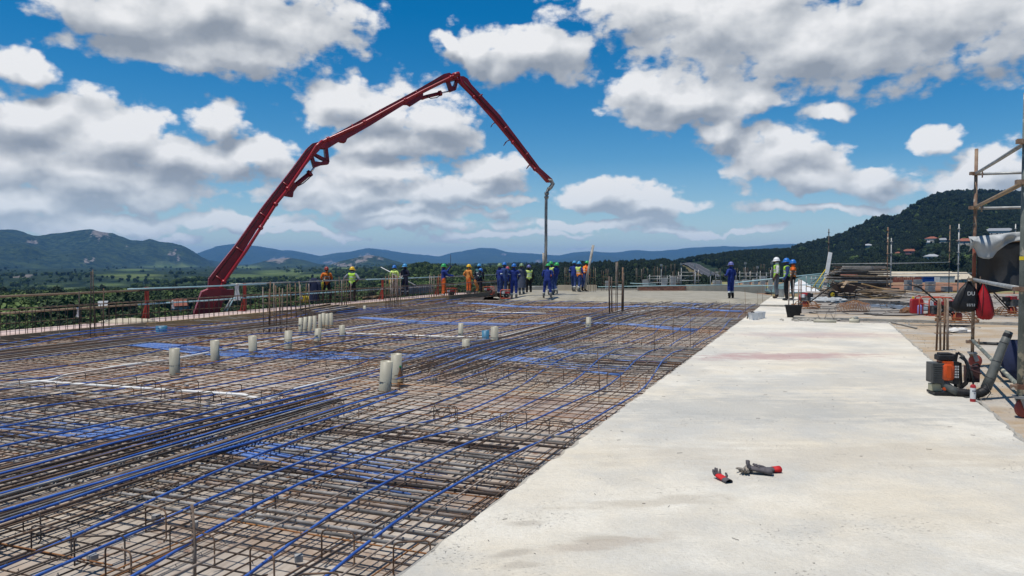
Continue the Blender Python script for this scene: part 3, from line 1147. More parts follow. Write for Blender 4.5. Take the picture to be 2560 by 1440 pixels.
# ------------------------------------------------------------------ concrete
def concrete_mat(name, tone, streak=(1.3, 2.6), stain=None, dust=0.0, pit=1.0):
    m = bpy.data.materials.new(name)
    m.use_nodes = True
    k = NT(m.node_tree)
    bs = k.n['Principled BSDF']
    tc = k.node('ShaderNodeTexCoord')
    P = tc.outputs['Object']
    lite, grey, warm = tone
    big = k.noise(P, .45, 5, .55)
    warp = k.vmath('ADD', P, k.vmath('SCALE', k.noise(P, .8, 3, .5, out=1), .22))
    st = k.noise(k.vmath('MULTIPLY', warp, (streak[0], streak[1], 1)), .7, 9, .70)
    fine = k.noise(P, 14, 9, .72)
    mid = k.noise(P, 2.6, 9, .72)
    big2 = k.noise(k.vmath('ADD', P, (31, 17, 0)), .75, 8, .62)
    col = k.mix(k.remap(big, .40, .60), lite, warm)
    col = k.mix(k.remap(big2, .44, .62, 0, .9), col, grey)
    col = k.mix(k.math('MULTIPLY', k.remap(st, .50, .68), .55), col, grey)
    col = k.mix(k.remap(fine, .35, .75, 0, .28), col, tuple(c * .72 for c in lite))
    col = k.mix(k.remap(mid, .42, .66, 0, .40), col, tuple(c * .80 for c in warm))
    col = k.mix(k.remap(mid, .40, .30, 0, .35), col, tuple(min(.8, c * 1.12) for c in lite))
    if dust:
        dn = k.noise(k.vmath('MULTIPLY', P, (1, 1.6, 1)), .8, 7, .62)
        col = k.mix(k.math('MULTIPLY', k.remap(dn, .40, .60), dust), col, (.36, .25, .14))
    gr = k.noise(k.vmath('MULTIPLY', P, (30, 55, 1)), 1.0, 6, .75)
    col = k.mix(k.remap(gr, .45, .70, 0, .38), col, tuple(c * .62 for c in warm))
    # dark scuffs and pits
    pn = k.noise(k.vmath('MULTIPLY', P, (38, 50, 1)), 1.0, 5, .62, dist=.6)
    pa = k.noise(P, 1.6, 4, .6)
    pits = k.math('MULTIPLY', k.remap(pn, .61, .68), k.remap(pa, .53, .66))
    col = k.mix(k.math('MULTIPLY', pits, .62 * pit), col, (.20, .18, .15))
    scr = k.noise(k.vmath('MULTIPLY', warp, (2.2, 34, 1)), 1.0, 4, .6)
    col = k.mix(k.math('MULTIPLY', k.remap(scr, .66, .74), .45), col, tuple(c * .55 for c in grey))
    scr2 = k.noise(k.vmath('MULTIPLY', warp, (1.1, 6.5, 1)), 1.0, 7, .66)
    if stain:
        for (cx, cy, rx, ry, rot, sc_col, amt) in stain:
            q = k.node('ShaderNodeMapping')
            q.vector_type = 'TEXTURE'
            q.inputs['Location'].default_value = (cx, cy, 0)
            q.inputs['Rotation'].default_value = (0, 0, rot)
            q.inputs['Scale'].default_value = (rx, ry, 50)
            k.put(q.inputs['Vector'], warp)
            d = k.vmath('LENGTH', q.outputs[0], out=1)
            d = k.math('ADD', d, k.math('MULTIPLY', k.math('SUBTRACT', k.noise(P, 3.5, 7, .68), .5), 2.0))
            d = k.math('ADD', d, k.math('MULTIPLY', k.math('SUBTRACT', scr2, .5), 2.4))
            col = k.mix(k.math('MULTIPLY', k.remap(d, 1.05, .45), amt), col, sc_col)
    k.put(bs.inputs['Base Color'], col)
    k.put(bs.inputs['Roughness'], k.remap(st, .3, .7, .72, .9))
    bs.inputs['Specular IOR Level'].default_value = .25
    b = k.node('ShaderNodeBump')
    b.inputs['Strength'].default_value = .8
    b.inputs['Distance'].default_value = .022
    grain = k.noise(P, 46, 6, .7)
    k.put(b.inputs['Height'], k.math('SUBTRACT', k.math('ADD', k.math('MULTIPLY_ADD', grain, .35, fine), k.math('MULTIPLY', st, .8)), pits))
    k.put(bs.inputs['Normal'], b.outputs[0])
    return m


_sa = at(1975, 888)
_sb = at(2080, 836)
M['slab'] = concrete_mat('trowelled pale concrete', ((.71, .67, .575), (.47, .46, .42), (.66, .59, .465)), stain=[
    (at(1900, 1015).x, at(1900, 1015).y, 3.2, .85, -.1, (.37, .365, .335), .62), (at(2080, 950).x, at(2080, 950).y, 2.2, .8, .2, (.40, .395, .365), .55), (at(1750, 880).x, at(1750, 880).y, 1.6, 1.3, .3, (.42, .415, .385), .5),
    (at(1330, 1365).x, at(1330, 1365).y, .16, .06, .3, (.36, .32, .26), .6), (at(1370, 1298).x, at(1370, 1298).y, .14, .05, .1, (.36, .32, .26), .5), (at(1545, 1335).x, at(1545, 1335).y, .22, .07, .2, (.38, .34, .27), .5), (at(1350, 1395).x, at(1350, 1395).y, .12, .05, .1, (.36, .32, .26), .5),
    (_sa.x, _sa.y, 1.9, .55, .12, (.42, .27, .25), .75), (_sb.x, _sb.y, 2.2, .8, .0, (.43, .31, .29), .55), (at(1560, 1345).x, at(1560, 1345).y, .5, .10, .3, (.40, .34, .27), .6),
    (at(1680, 1240).x, at(1680, 1240).y, .7, .12, .2, (.42, .37, .29), .5), (at(2150, 1130).x, at(2150, 1130).y, 2.5, .5, 0, (.46, .41, .33), .5)])
M['slab_old'] = concrete_mat('dusty older concrete', ((.50, .455, .38), (.36, .34, .31), (.46, .40, .31)), dust=.85)
M['slab_rough'] = concrete_mat('littered site concrete', ((.30, .28, .25), (.20, .195, .19), (.32, .29, .25)), dust=.25)
M['slab_edge'] = concrete_mat('raw concrete edge', ((.40, .385, .34), (.30, .295, .275), (.42, .37, .29)))


def ragged_slab(name, poly, z1, z0, m, seg=.13, jit=.016, m_side=None, lip=.03):
    """slab with chipped arrises: polygon (x, y) list, counter clockwise"""
    rn = random.Random(len(name) * 7 + len(poly))
    ring = []
    n = len(poly)
    for i in range(n):
        a, b = Vector((*poly[i], 0)), Vector((*poly[(i + 1) % n], 0))
        L = (b - a).length
        q = max(1, min(300, int(L / seg)))
        nn = Vector(((b - a).y, -(b - a).x, 0)).normalized()
        for j in range(q):
            p = a.lerp(b, j / q)
            p = p + nn * (rn.uniform(-jit, jit) if j else 0)
            ring.append(p)
    cen = sum(ring, Vector()) / len(ring)
    mb = MB()
    N = len(ring)
    inner = []
    for i, p in enumerate(ring):
        t = (ring[(i + 1) % N] - ring[i - 1]).normalized()
        nn = Vector((-t.y, t.x, 0))
        inner.append(p + nn * lip * rn.uniform(.5, 1.5))
    vs = [(p.x, p.y, z1) for p in inner] + [(p.x, p.y, z1 - lip * rn.uniform(.2, .7)) for p in ring] + [(p.x, p.y, z0) for p in ring]
    fs = [tuple(range(N))]
    mb.add(vs, fs)
    side = []
    for i in range(N):
        k = (i + 1) % N
        side += [(i, N + i, N + k, k), (N + i, 2 * N + i, 2 * N + k, N + k)]
    mb.cur = 1
    o = 0
    for f in side:
        mb.f.append(f)
        mb.m.append(1)
        mb.uv.append([(0, 0)] * 4)
    return mb.build(name, [m, m_side or M['slab_edge']])


def xy(s, t):
    p = W(s, t)
    return (p.x, p.y)


SL_S1 = 23.6          # far end of the wide pale strip
setp(ragged_slab('slab', [xy(-6, -3.84), xy(SL_S1, -3.84), xy(SL_S1, -1.35), xy(30.6, -1.35), xy(30.6, 0), xy(-6, 0)], 0, -.3, M['slab']), kind='structure')
setp(ragged_slab('slab_step', [xy(30.6, -1.35), xy(37.6, -1.35), xy(37.6, 0), xy(30.6, 0)], .07, -.3, M['slab']), kind='structure')
# the older floor to the right, a hair lower, and the raised pour behind it
setp(ragged_slab('floor', [xy(-6, -22), xy(24.5, -22), xy(24.5, -3.86), xy(-6, -3.86)], -.03, -.33, M['slab_old']), kind='structure')
setp(ragged_slab('floor_strip', [xy(23.62, -3.86), xy(24.5, -3.86), xy(24.5, -1.37), xy(23.62, -1.37)], -.02, -.33, M['slab_rough']), kind='structure')
setp(ragged_slab('raised_slab', [xy(24.5, -26), xy(26.0, -26), xy(26.0, -1.37), xy(24.5, -1.37)], .06, -.33, M['slab_old']), kind='structure')
setp(ragged_slab('site_floor', [xy(26.0, -26), xy(46, -26), xy(46, -1.37), xy(26.0, -1.37)], .03, -.33, M['slab_rough']), kind='structure')

# building below, so the decks do not float: a plain concrete mass with columns between storeys
mb = MB()
for st in ((-4, 14.2), (8, 14.2), (20, 14.2), (32, 14.2), (44, 14.2), (44, 2), (44, -10), (44, -22), (20, -20), (32, -20), (8, -20)):
    p = W(*st)
    mb.box((p.x, p.y, -5.4), (.6, .6, 10), ROT_A)
p = W(20, -4)
mb.box((p.x, p.y, -.56), (51, 38, .10), ROT_A)
setp(mb.build('lower_structure', M['slab_edge']), kind='structure')


# ------------------------------------------------------------------ formwork deck: plywood panels
DK = -.25


def ply_mat():
    m = bpy.data.materials.new('used formwork plywood')
    m.use_nodes = True
    k = NT(m.node_tree)
    bs = k.n['Principled BSDF']
    tc = k.node('ShaderNodeTexCoord')
    oi = k.node('ShaderNodeObjectInfo')
    P = k.vmath('ADD', tc.outputs['Object'], k.vmath('SCALE', (13, 7, 5), oi.outputs['Random']))
    base = k.ramp(oi.outputs['Random'], [(0, (.28, .20, .155)), (.25, (.43, .35, .28)), (.45, (.33, .30, .27)), (.6, (.47, .40, .31)), (.8, (.33, .225, .18)), (1, (.48, .43, .37))])
    n1 = k.noise(P, 1.1, 6, .6)
    n2 = k.noise(k.vmath('MULTIPLY', P, (1.5, 9, 1)), 1.6, 6, .65)
    col = k.mix(k.remap(n1, .40, .64), base, (.47, .43, .385))
    col = k.mix(k.remap(n2, .48, .70, 0, .75), col, (.20, .155, .13))
    n3 = k.noise(P, 2.3, 5, .6)
    col = k.mix(k.remap(n3, .60, .70, 0, .8), col, (.55, .51, .46))
    col = k.mix(k.remap(k.noise(P, 5.5, 4, .6), .62, .70, 0, .7), col, (.20, .09, .045))
    col = k.mix(1.0, col, (.88, .85, .80), 'MULTIPLY')
    k.put(bs.inputs['Base Color'], col)
    k.put(bs.inputs['Roughness'], k.remap(n1, .3, .7, .5, .85))
    b = k.node('ShaderNodeBump')
    b.inputs['Strength'].default_value = .3
    b.inputs['Distance'].default_value = .01
    k.put(b.inputs['Height'], n2)
    k.put(bs.inputs['Normal'], b.outputs[0])
    return m


M['ply'] = ply_mat()
M['ply_pink'] = mat('pink walkway plywood', (.40, .28, .24), (.50, .40, .35), 2.5, rough=.8, bump=.15, rnd=.25, speck=(5, .62, (.28, .2, .17)))
MB().box((0, 0, 0), (50, 15.25, .10)).build('deck', M['wood_dark'], None, loc=tuple(W(18, 7.62, DK - .09)), rot=(0, 0, ROT_A))
deck = bpy.data.objects['deck']
setp(deck, kind='structure')


def panel_mesh(name, L, Wd, m, th=.018):
    return MB().box((0, 0, 0), (L - .005, Wd - .005, th)).mesh(name, m)


pm = panel_mesh('panel', 1.22, 2.44, M['ply'])
rows = [(-.02 + 2.44 * i, 2.44) for i in range(6)]
for j, (t0, wd) in enumerate(rows):
    off = (j % 2) * .61
    for i in range(31):
        s = -2.5 + off + 1.22 * i + .61
        o = link('panel', pm, deck)
        o.matrix_parent_inverse = Matrix.Translation((0, 0, 0))
        # deck-local coordinates: x along the pour, y across it
        o.location = (s - 18, t0 + wd / 2 - 7.62 + .02, .0585 + random.uniform(0, .003) + .002)
        o.rotation_euler = (0, 0, random.gauss(0, .0015))
pm2 = panel_mesh('panel', 1.22, .56, M['ply'])
for i in range(31):
    o = link('panel', pm2, deck)
    o.location = (-2.5 + 1.22 * i + .61 - 18, 14.93 - 7.62, .0585 + random.uniform(0, .003))

# walkway beyond the parapet
wk = setp(MB().box((0, 0, 0), (50, 3.75, .12)).build('walkway', M['wood_dark'], None, loc=tuple(W(20, 17.35, -.36)), rot=(0, 0, ROT_A)), kind='structure')
pm3 = panel_mesh('panel', 2.44, 1.22, M['ply_pink'])
for j in range(3):
    for i in range(20):
        o = link('panel', pm3, wk)
        o.location = (-24 + 2.44 * i + (j % 2) * 1.1, -1.25 + 1.23 * j, .071 + random.uniform(0, .004))
# timber edge board of the formwork, in lengths
eb = thing('edge_board', 'long timber edge board along the foot of the parapet mesh', 'edge board', tuple(W(18, 15.32, -.25)), ROT_A)
x0 = -20
rn = random.Random(3)
while x0 < 22:
    L = rn.choice((2.4, 3.0, 3.6))
    MB().box((0, 0, 0), (L - .01, .07 + rn.uniform(0, .012), .22 + rn.uniform(-.02, .02))).build('board', M[rn.choice(('wood_yel', 'wood_yel', 'wood_yel', 'wood'))], eb, loc=(x0 + L / 2, rn.uniform(-.012, .012), .10))  # mostly yellow wood: bounced light on the board face is put into its colour
    x0 += L

# ------------------------------------------------------------------ fresh concrete being spread at the far end
def build_pour():
    rn = np.random.RandomState(2)
    m = bpy.data.materials.new('wet concrete')
    m.use_nodes = True
    k = NT(m.node_tree)
    bs = k.n['Principled BSDF']
    geo = k.node('ShaderNodeNewGeometry')
    P = geo.outputs['Position']
    n = k.noise(P, 1.2, 7, .65)
    col = k.mix(k.remap(n, .35, .65), (.23, .205, .15), (.34, .31, .24))
    k.put(bs.inputs['Base Color'], col)
    bs.inputs['Roughness'].default_value = .6
    b = k.node('ShaderNodeBump')
    b.inputs['Strength'].default_value = .7
    b.inputs['Distance'].default_value = .05
    k.put(b.inputs['Height'], k.noise(P, 6, 6, .65))
    k.put(bs.inputs['Normal'], b.outputs[0])
    M['wet'] = m
    # lumpy heap whose front edge thins out over the bars; follows the pour line seen in the photograph
    front = [(at(1120, 742, -.1)), at(1250, 752, -.1), at(1380, 748, -.1), at(1480, 744, -.1), at(1620, 750, -.1), at(1760, 757, -.1), at(1900, 754, -.1), at(2000, 746, -.1)]
    fx = [p.x for p in front]
    fy = [p.y for p in front]
    nx, ny = 90, 60
    vs, fs = [], []
    for j in range(ny):
        for i in range(nx):
            X = -1.5 + (14.5) * i / (nx - 1)
            y0 = np.interp(X, fx, fy) - .8
            Y = y0 + (46.5 - y0) * (j / (ny - 1)) ** 1.5
            d = Y - y0
            e = 1 / (1 + math.exp(-(d - 1.1 + fbm(np.array([X * 1.1]), np.array([Y * 1.1]), 3, 5)[0] * 2.4) * 4))
            e *= float(sstep(np.array([X + .35 * math.sin(Y * 1.7)]), -.6, 1.2)[0])
            z = -.30 + .265 * e + fbm(np.array([X * 2.2]), np.array([Y * 2.2]), 3, 8)[0] * .10 * e * math.exp(-max(0, d - 1.5) / 2.0) + .01
            vs.append((X, Y, z))
    keep = []
    for j in range(ny - 1):
        for i in range(nx - 1):
            q = (j * nx + i, j * nx + i + 1, (j + 1) * nx + i + 1, (j + 1) * nx + i)
            ok = all(.0 < to_st(Vector(vs[a]))[1] < 15.2 and to_st(Vector(vs[a]))[0] < 46 for a in q)
            if ok:
                fs.append(q)
    mb = MB().add(vs, fs)
    setp(mb.build('fresh_concrete', m, None, True), kind='structure')


build_pour()

# crumbs, nails and wire ends left on the pale slab: nobody could count them
mb = MB()
rn = random.Random(77)
for i in range(260):
    s, t = rn.uniform(3, 23), -rn.random() ** 1.5 * 3.7 - .04
    p = W(s, t, .001)
    if rn.random() < .6:
        mb.cur = 0
        mb.ball(p, rn.uniform(.002, .008), (1, 1, .6), None, 5, 3, .3, rn)
    else:
        mb.cur = 1
        a = rn.uniform(0, 6.28)
        d = Vector((math.cos(a), math.sin(a), 0)) * rn.uniform(.01, .05)
        mb.tube([p + Vector((0, 0, .003)), p + d + Vector((0, 0, .004))], .0016, 4)
setp(mb.build('slab_crumbs', [M['slab_edge'], M['wood_dark']]), kind='stuff')

# ------------------------------------------------------------------ reinforcement on the deck
rb = random.Random(21)
SCEN = (6.3, 14.4, 23.3, 31.6)       # where the cross bands run (column lines)
TCEN = (3.7, 11.75)                  # where the lengthwise bands run


def bar_obj(parent, a, b, r, m, n=6, seg=7, amp=.008, ampz=.004, name='bar'):
    mb = MB().tube(bent(a, b, seg, amp, ampz, rb), r, n)
    return mb.build(name, M[m], parent, True)


def hump(x, cens, half=4.2):
    """1 over the supports, 0 at mid-span, rounded like a draped cable"""
    d = min(abs(x - c) for c in cens)
    f = min(1, d / half)
    return .5 + .5 * math.cos(PI * min(1, max(0, (f - .10) / .66)))


# lower mat, both directions
mt = thing('rebar_mat', 'wide lower mat of thin rusty bars tied both ways over the formwork', 'rebar mat', tuple(W(15, 7, DK)))
mt.location = (0, 0, 0)
t = .12
while t < 15.1:
    bar_obj(mt, W(.5, t + rb.gauss(0, .015), -.212), W(34.2, t + rb.gauss(0, .04), -.212), rb.choice((.0055, .006, .0065)), rb.choice(('rust', 'rust_dark', 'rust', 'rust_orange') if rb.random() < .6 else ('rust_dark', 'rust')), 5, 24, .022, .004)
    t += .25
s = 1.0
while s < 34:
    bar_obj(mt, W(s + rb.gauss(0, .015), .03, -.200), W(s + rb.gauss(0, .03), 15.1, -.200), rb.choice((.0055, .006)), rb.choice(('rust', 'rust_dark', 'rust', 'rust_orange')), 5, 12, .014, .004)
    s += .24 if s < 12 else .26

# loose second layer: short laps and trimming bars, too many to pick apart
ms = MB()
for i in range(260):
    s = rb.uniform(9.5, 34)
    t = rb.uniform(.3, 14.8)
    L = rb.uniform(.8, 3.2)
    z = rb.uniform(-.19, -.10)
    if rb.random() < .62:
        a, b = W(s, max(.1, t - L / 2), z), W(s + rb.gauss(0, .05), min(15, t + L / 2), z)
    else:
        a, b = W(s - L / 2, t, z), W(min(34, s + L / 2), t + rb.gauss(0, .05), z)
    ms.cur = rb.choice((0, 0, 1, 2))
    ms.tube([a, a.lerp(b, .5) + Vector((0, 0, rb.uniform(-.01, .015))), b], rb.uniform(.004, .0065), 4, False)
for i in range(90):
    s = rb.uniform(2.2, 9.6)
    t = rb.uniform(.1, 9)
    L = rb.uniform(.5, 2.0)
    z = rb.uniform(-.195, -.15)
    a, b = (W(s, t, z), W(s + L, t + rb.gauss(0, .02), z)) if rb.random() < .8 else (W(s, t, z), W(s + rb.gauss(0, .02), t + L, z))
    ms.cur = rb.choice((0, 1, 1, 2))
    ms.tube([a, b], rb.uniform(.004, .006), 4, False)
setp(ms.build('lap_bars', [M['rust'], M['rust_dark'], M['rust_orange']], mt, True), kind='stuff')
# tie wires: small knots with two tails on the crossings
ms = MB()
for i in range(2600):
    s = 2.2 + (i % 1300) / 1300 * 22 * rb.random() ** .6 if i < 1300 else rb.uniform(2.2, 14)
    t = rb.uniform(.05, 9.5)
    z = rb.choice((-.195, -.195, -.045, -.06))
    p = W(round(s / .205) * .205, round(t / .205) * .205 + .12, z)
    d = Vector((rb.gauss(0, 1), rb.gauss(0, 1), rb.uniform(-1.2, .5))).normalized() * rb.uniform(.012, .03)
    w = .0022
    ms.add([p, p + d + Vector((w, w, 0)), p + d - Vector((w, w, 0)), p + Vector((.012, 0, -.02)), p + Vector((0, .012, .004))], [(0, 1, 2), (0, 3, 4)])
setp(ms.build('tie_wires', M['tie'], mt), kind='stuff')

# heavy cross bars over each column line, on top of the mat
CROSS = [
    ('heavy grey ribbed bars laid crosswise in the foreground beside the slab edge', 4.85, 7.95, 23, 0.02, 8.6),
    ('band of heavy cross bars in the middle distance, second from the foreground', 12.6, 16.5, 20, 0.02, 6.2),
    ('third band of heavy cross bars, beyond the middle distance', 21.9, 25.2, 14, 0.02, 5.2),
    ('farthest band of heavy cross bars, just before the fresh concrete', 30.6, 33.4, 10, 0.02, 5.0),
]
for lb, s0, s1, n, t0, t1 in CROSS:
    g = thing('cross_bars', lb, 'bar band', (0, 0, 0), 0, 'bands of heavy cross bars')
    for i in range(n):
        s = s0 + (s1 - s0) * (i + rb.uniform(-.28, .28)) / (n - 1)
        e = t1 + rb.uniform(-1.2, .6)
        st = t0 + (rb.uniform(0, .5) if rb.random() < .3 else 0)
        bar_obj(g, W(s, st, -.085 + rb.uniform(-.01, .006)), W(s + rb.gauss(0, .04), e, -.085 + rb.uniform(-.012, .004)), rb.choice((.012, .0125, .0135)), rb.choice(('bar_grey', 'bar_grey', 'bar_grey', 'bar_dusty', 'rust_dark')), 7, 7, .012, .006)
    for i in range(3):
        s = s0 + (s1 - s0) * (i + .5) / 3
        bar_obj(g, W(s, 6.5, -.09), W(s, 14, -.12), .010, 'rust_dark', 6, 6, .02, .006)

# thin top bars running lengthwise across each cross band, hooked down at the ends
TOPB = ['thin brown top bars crossing the foreground band of heavy bars', 'thin top bars crossing the second band of heavy bars', 'thin top bars crossing the third band of heavy bars', 'thin top bars crossing the farthest band']
for (lb, c, n) in zip(TOPB, SCEN, (34, 30, 24, 16)):
    g = thing('top_bars', lb, 'bar band', (0, 0, 0), 0, 'thin top bars over the cross bands')
    for i in range(n):
        t = .10 + i * .27 + rb.gauss(0, .03)
        if t > 11:
            break
        a, b = c - rb.uniform(1.9, 3.9), c + rb.uniform(1.9, 3.0)
        if c < 7 and t < 3:
            a = max(1.3, a - rb.uniform(0, 1.2))
        z = -.055 + rb.uniform(-.01, .01)
        pts = bent(W(a, t, z), W(b, t + rb.gauss(0, .04), z), 8, .012, .006, rb)
        if rb.random() < .5:
            pts = pts + [pts[-1] + A_DIR * .03 + Vector((0, 0, -.03)), pts[-1] + A_DIR * .035 + Vector((0, 0, -.12))]
        MB().tube(pts, rb.choice((.0055, .006, .007)), 5).build('bar', M[rb.choice(('rust', 'rust_dark', 'rust', 'bar_dusty'))], g, True)

# lengthwise bundles of bars and sheathed cables
def lengthwise(label, s0, s1, ta, tb, n, mats, r=(.010, .0125), z=-.035, amp=.02, name='bar_bundle', wander=.0):
    g = thing(name, label, 'bar bundle', (0, 0, 0), 0, 'lengthwise bundles of dark bars')
    for i in range(n):
        f = (i + rb.uniform(-.2, .2)) / max(1, n - 1)
        a0 = ta[0] + (ta[1] - ta[0]) * f
        b0 = tb[0] + (tb[1] - tb[0]) * f
        e0, e1 = s0 + rb.uniform(-.3, .3), s1 + rb.uniform(-.7, .3)
        zz = z + rb.uniform(-.02, .012)
        pts = []
        ph = rb.uniform(0, 6)
        for q in range(13):
            h = q / 12
            s = e0 + (e1 - e0) * h
            zz2 = zz - .05 * (1 - hump(s, SCEN)) * wander
            p = W(s, a0 + (b0 - a0) * h + math.sin(ph + h * 5) * amp * .6, zz2 + math.sin(ph * 2 + h * 7) * .004)
            pts.append(p)
        MB().tube(pts, rb.uniform(*r), 6).build('bar', M[rb.choice(mats)], g, True)
    return g


lengthwise('thick bundle of dark heavy bars laid lengthwise in the left foreground', .8, 8.75, (2.72, 4.35), (2.95, 4.05), 22, ('rust_dark', 'bar_grey', 'rust_dark', 'rust'))
lengthwise('bundle of dark bars sweeping lengthwise past the middle sleeves to the right', 11.3, 25.5, (3.0, 4.5), (3.2, 5.0), 20, ('rust_dark', 'rust', 'bar_grey', 'rust_dark'), (.008, .0115), -.045, .03, wander=.6)
lengthwise('far bundle of dark bars running lengthwise towards the fresh concrete', 24.2, 34.0, (2.0, 4.4), (1.6, 4.2), 14, ('rust_dark', 'rust_dark', 'bar_grey'), (.008, .0115), -.045, .02)
lengthwise('long grey brown bundle of bars lying nearest the parapet mesh', 7.5, 29, (11.0, 12.5), (11.2, 12.4), 24, ('bar_dusty', 'bar_grey', 'rust', 'rust_dark'), (.007, .011), -.04, .03)
g = thing('starter_bars', 'row of short grey bars poking in from the parapet edge board', 'bar row', (0, 0, 0))
for i in range(70):
    s = 9.5 + i * .33 + rb.uniform(-.08, .08)
    z = rb.uniform(-.13, -.06)
    p = W(s, 15.2, z)
    q = W(s + rb.gauss(.1, .12), 15.2 - rb.uniform(.9, 1.6), z + rb.uniform(-.03, .03))
    MB().tube([p, p.lerp(q, .9), q], .006, 5).build('bar', M[rb.choice(('bar_dusty', 'rust', 'bar_grey'))], g, True)

# blue sheathed cables: single ones lengthwise, draped over the cross bands
def tendon(label, t0, s0, s1, group, r=.0108, t1=None, m='tendon', z1=-.035, z0=-.19, sag_c=SCEN):
    pts = []
    ph, ph2 = rb.uniform(0, 6), rb.uniform(0, 6)
    n = int((s1 - s0) / .45)
    for i in range(n + 1):
        s = s0 + (s1 - s0) * i / n
        tt = t0 + ((t1 if t1 is not None else t0) - t0) * i / n
        tt += math.sin(ph + s * .55) * .085 + math.sin(ph2 + s * 1.3) * .03
        pts.append(W(s, tt, z0 + (z1 - z0) * hump(s, sag_c)))
    o = MB().tube(pts, r, 7).build('tendon', M[m], None, True)
    return setp(o, label, 'cable', group)


GT = 'single blue cables running lengthwise over the bars'
NTH = ['first', 'second', 'third', 'fourth', 'fifth', 'sixth', 'seventh', 'eighth', 'ninth', 'tenth', 'eleventh', 'twelfth']
for i, t in enumerate((.40, .93, 1.50, 2.05, 2.52)):
    tendon('%s blue draped cable to the left of the pale slab edge' % NTH[i], t, .6, 33.5, GT, t1=t * .95)
for i, t in enumerate((4.85, 5.6, 6.4, 7.3, 8.3, 9.4, 10.4)):
    tendon('%s blue draped cable beyond the foreground bundle of dark bars, counted leftward' % NTH[i], t, 1.5, 33.0, GT, t1=t * .96 + .1)
for i, t in enumerate((13.1, 13.9, 14.6)):
    tendon('%s thin blue cable beside the parapet edge board, counted leftward' % NTH[i], t, 6, 32, GT)


def tendon_band(label, curves, m, group, r=.0095, name='tendon_band'):
    g = thing(name, label, 'cable band', (0, 0, 0), 0, group)
    for pts in curves:
        MB().tube(pts, r, 6).build('cable', M[m], g, True)
    return g


# cables inside the foreground bundle
for lb, s0, s1, ts, te in (
        ('bright blue cables threaded through the foreground bundle of dark bars', .8, 9.4, (2.78, 4.25), (2.8, 4.3)),
        ('blue cables threaded through the middle bundle of dark bars', 10.6, 26, (2.9, 4.6), (3.2, 5.0)),
        ('blue cables among the grey brown bars nearest the parapet', 6, 30, (11.1, 12.6), (11.2, 12.5))):
    cur = []
    n = 6 if s0 < 2 else 5
    for i in range(n):
        f = (i + rb.uniform(-.25, .25)) / (n - 1)
        ph = rb.uniform(0, 6)
        cur.append([W(s0 + (s1 - s0) * q / 24, ts[0] + (ts[1] - ts[0]) * f + (te[0] + (te[1] - te[0]) * f - ts[0] - (ts[1] - ts[0]) * f) * q / 24 + math.sin(ph + q * .5) * .03,
                      -.028 + rb.uniform(-.004, .004) - (.06 * (1 - hump(s0 + (s1 - s0) * q / 24, SCEN)) if s0 > 2 else .0)) for q in range(25)])
    tendon_band(lb, cur, 'tendon', 'blue cables inside the lengthwise bundles', .0112 if s0 < 2 else .0090)

# flat bands of paler ducts running crosswise, sagging between the column lines
BANDS = [
    ('flat band of pale blue cables crossing the foreground among the heavy bars', 6.05, 6.75, 8, 0.9, 12.2, 'duct'),
    ('flat band of blue cables crossing behind the row of four sleeves', 12.85, 13.8, 9, 0.9, 12.2, 'duct'),
    ('short band of pale blue cables in the middle beside the slab', 14.6, 15.3, 6, .5, 5.0, 'duct'),
    ('third flat band of pale blue cables, behind the blue sleeve', 21.2, 21.9, 6, 1.0, 12.4, 'duct'),
    ('far flat band of pale blue cables in front of the workers', 29.8, 30.5, 6, .6, 12.4, 'duct'),
    ('pale blue cables in the far corner by the fresh concrete and slab', 32.3, 33.2, 5, .5, 3.6, 'duct'),
]
for lb, s0, s1, n, t0, t1, m in BANDS:
    cur = []
    for i in range(n):
        f = (i + rb.uniform(-.3, .3)) / (n - 1)
        sc = s0 + (s1 - s0) * f
        pts = []
        for q in range(27):
            t = t0 + (t1 - t0) * q / 26
            h = hump(t, TCEN, 4.0)
            # the cables fan out where they lie low and gather over the lengthwise bundle
            w = (sc - (s0 + s1) / 2) * (.55 + .6 * (1 - h))
            drift = -.55 * max(0, (t - 6) / 4) if s0 > 12 else 0
            pts.append(W((s0 + s1) / 2 + w + drift + math.sin(t * .9 + i) * .015, t, -.185 + .115 * h))
        cur.append(pts)
    tendon_band(lb, cur, m, 'flat bands of pale blue cables laid crosswise', .0125)

# bent bar chairs holding the upper layers
def chair_mesh(h, w, r, m):
    k = .03
    pts = [(-w / 2, 0.02, 0), (-w / 2, 0, .02), (-w / 2, 0, h - k), (-w / 2 + k * .3, 0, h - k * .3), (-w / 2 + k, 0, h), (w / 2 - k, 0, h), (w / 2 - k * .3, 0, h - k * .3), (w / 2, 0, h - k), (w / 2, 0, .02), (w / 2, -.12, 0)]
    return MB().tube(pts, r, 6).mesh('bar_chair', M[m], True)


def trestle_mesh(m):
    mb = MB()
    mb.tube([(-.16, 0, .13), (.16, 0, .13)], .0045, 5)
    for x in (-.11, .11):
        for s in (-1, 1):
            mb.tube([(x, 0, .13), (x + s * .035, s * .05, 0)], .004, 5)
    return mb.mesh('bar_trestle', M[m], True)


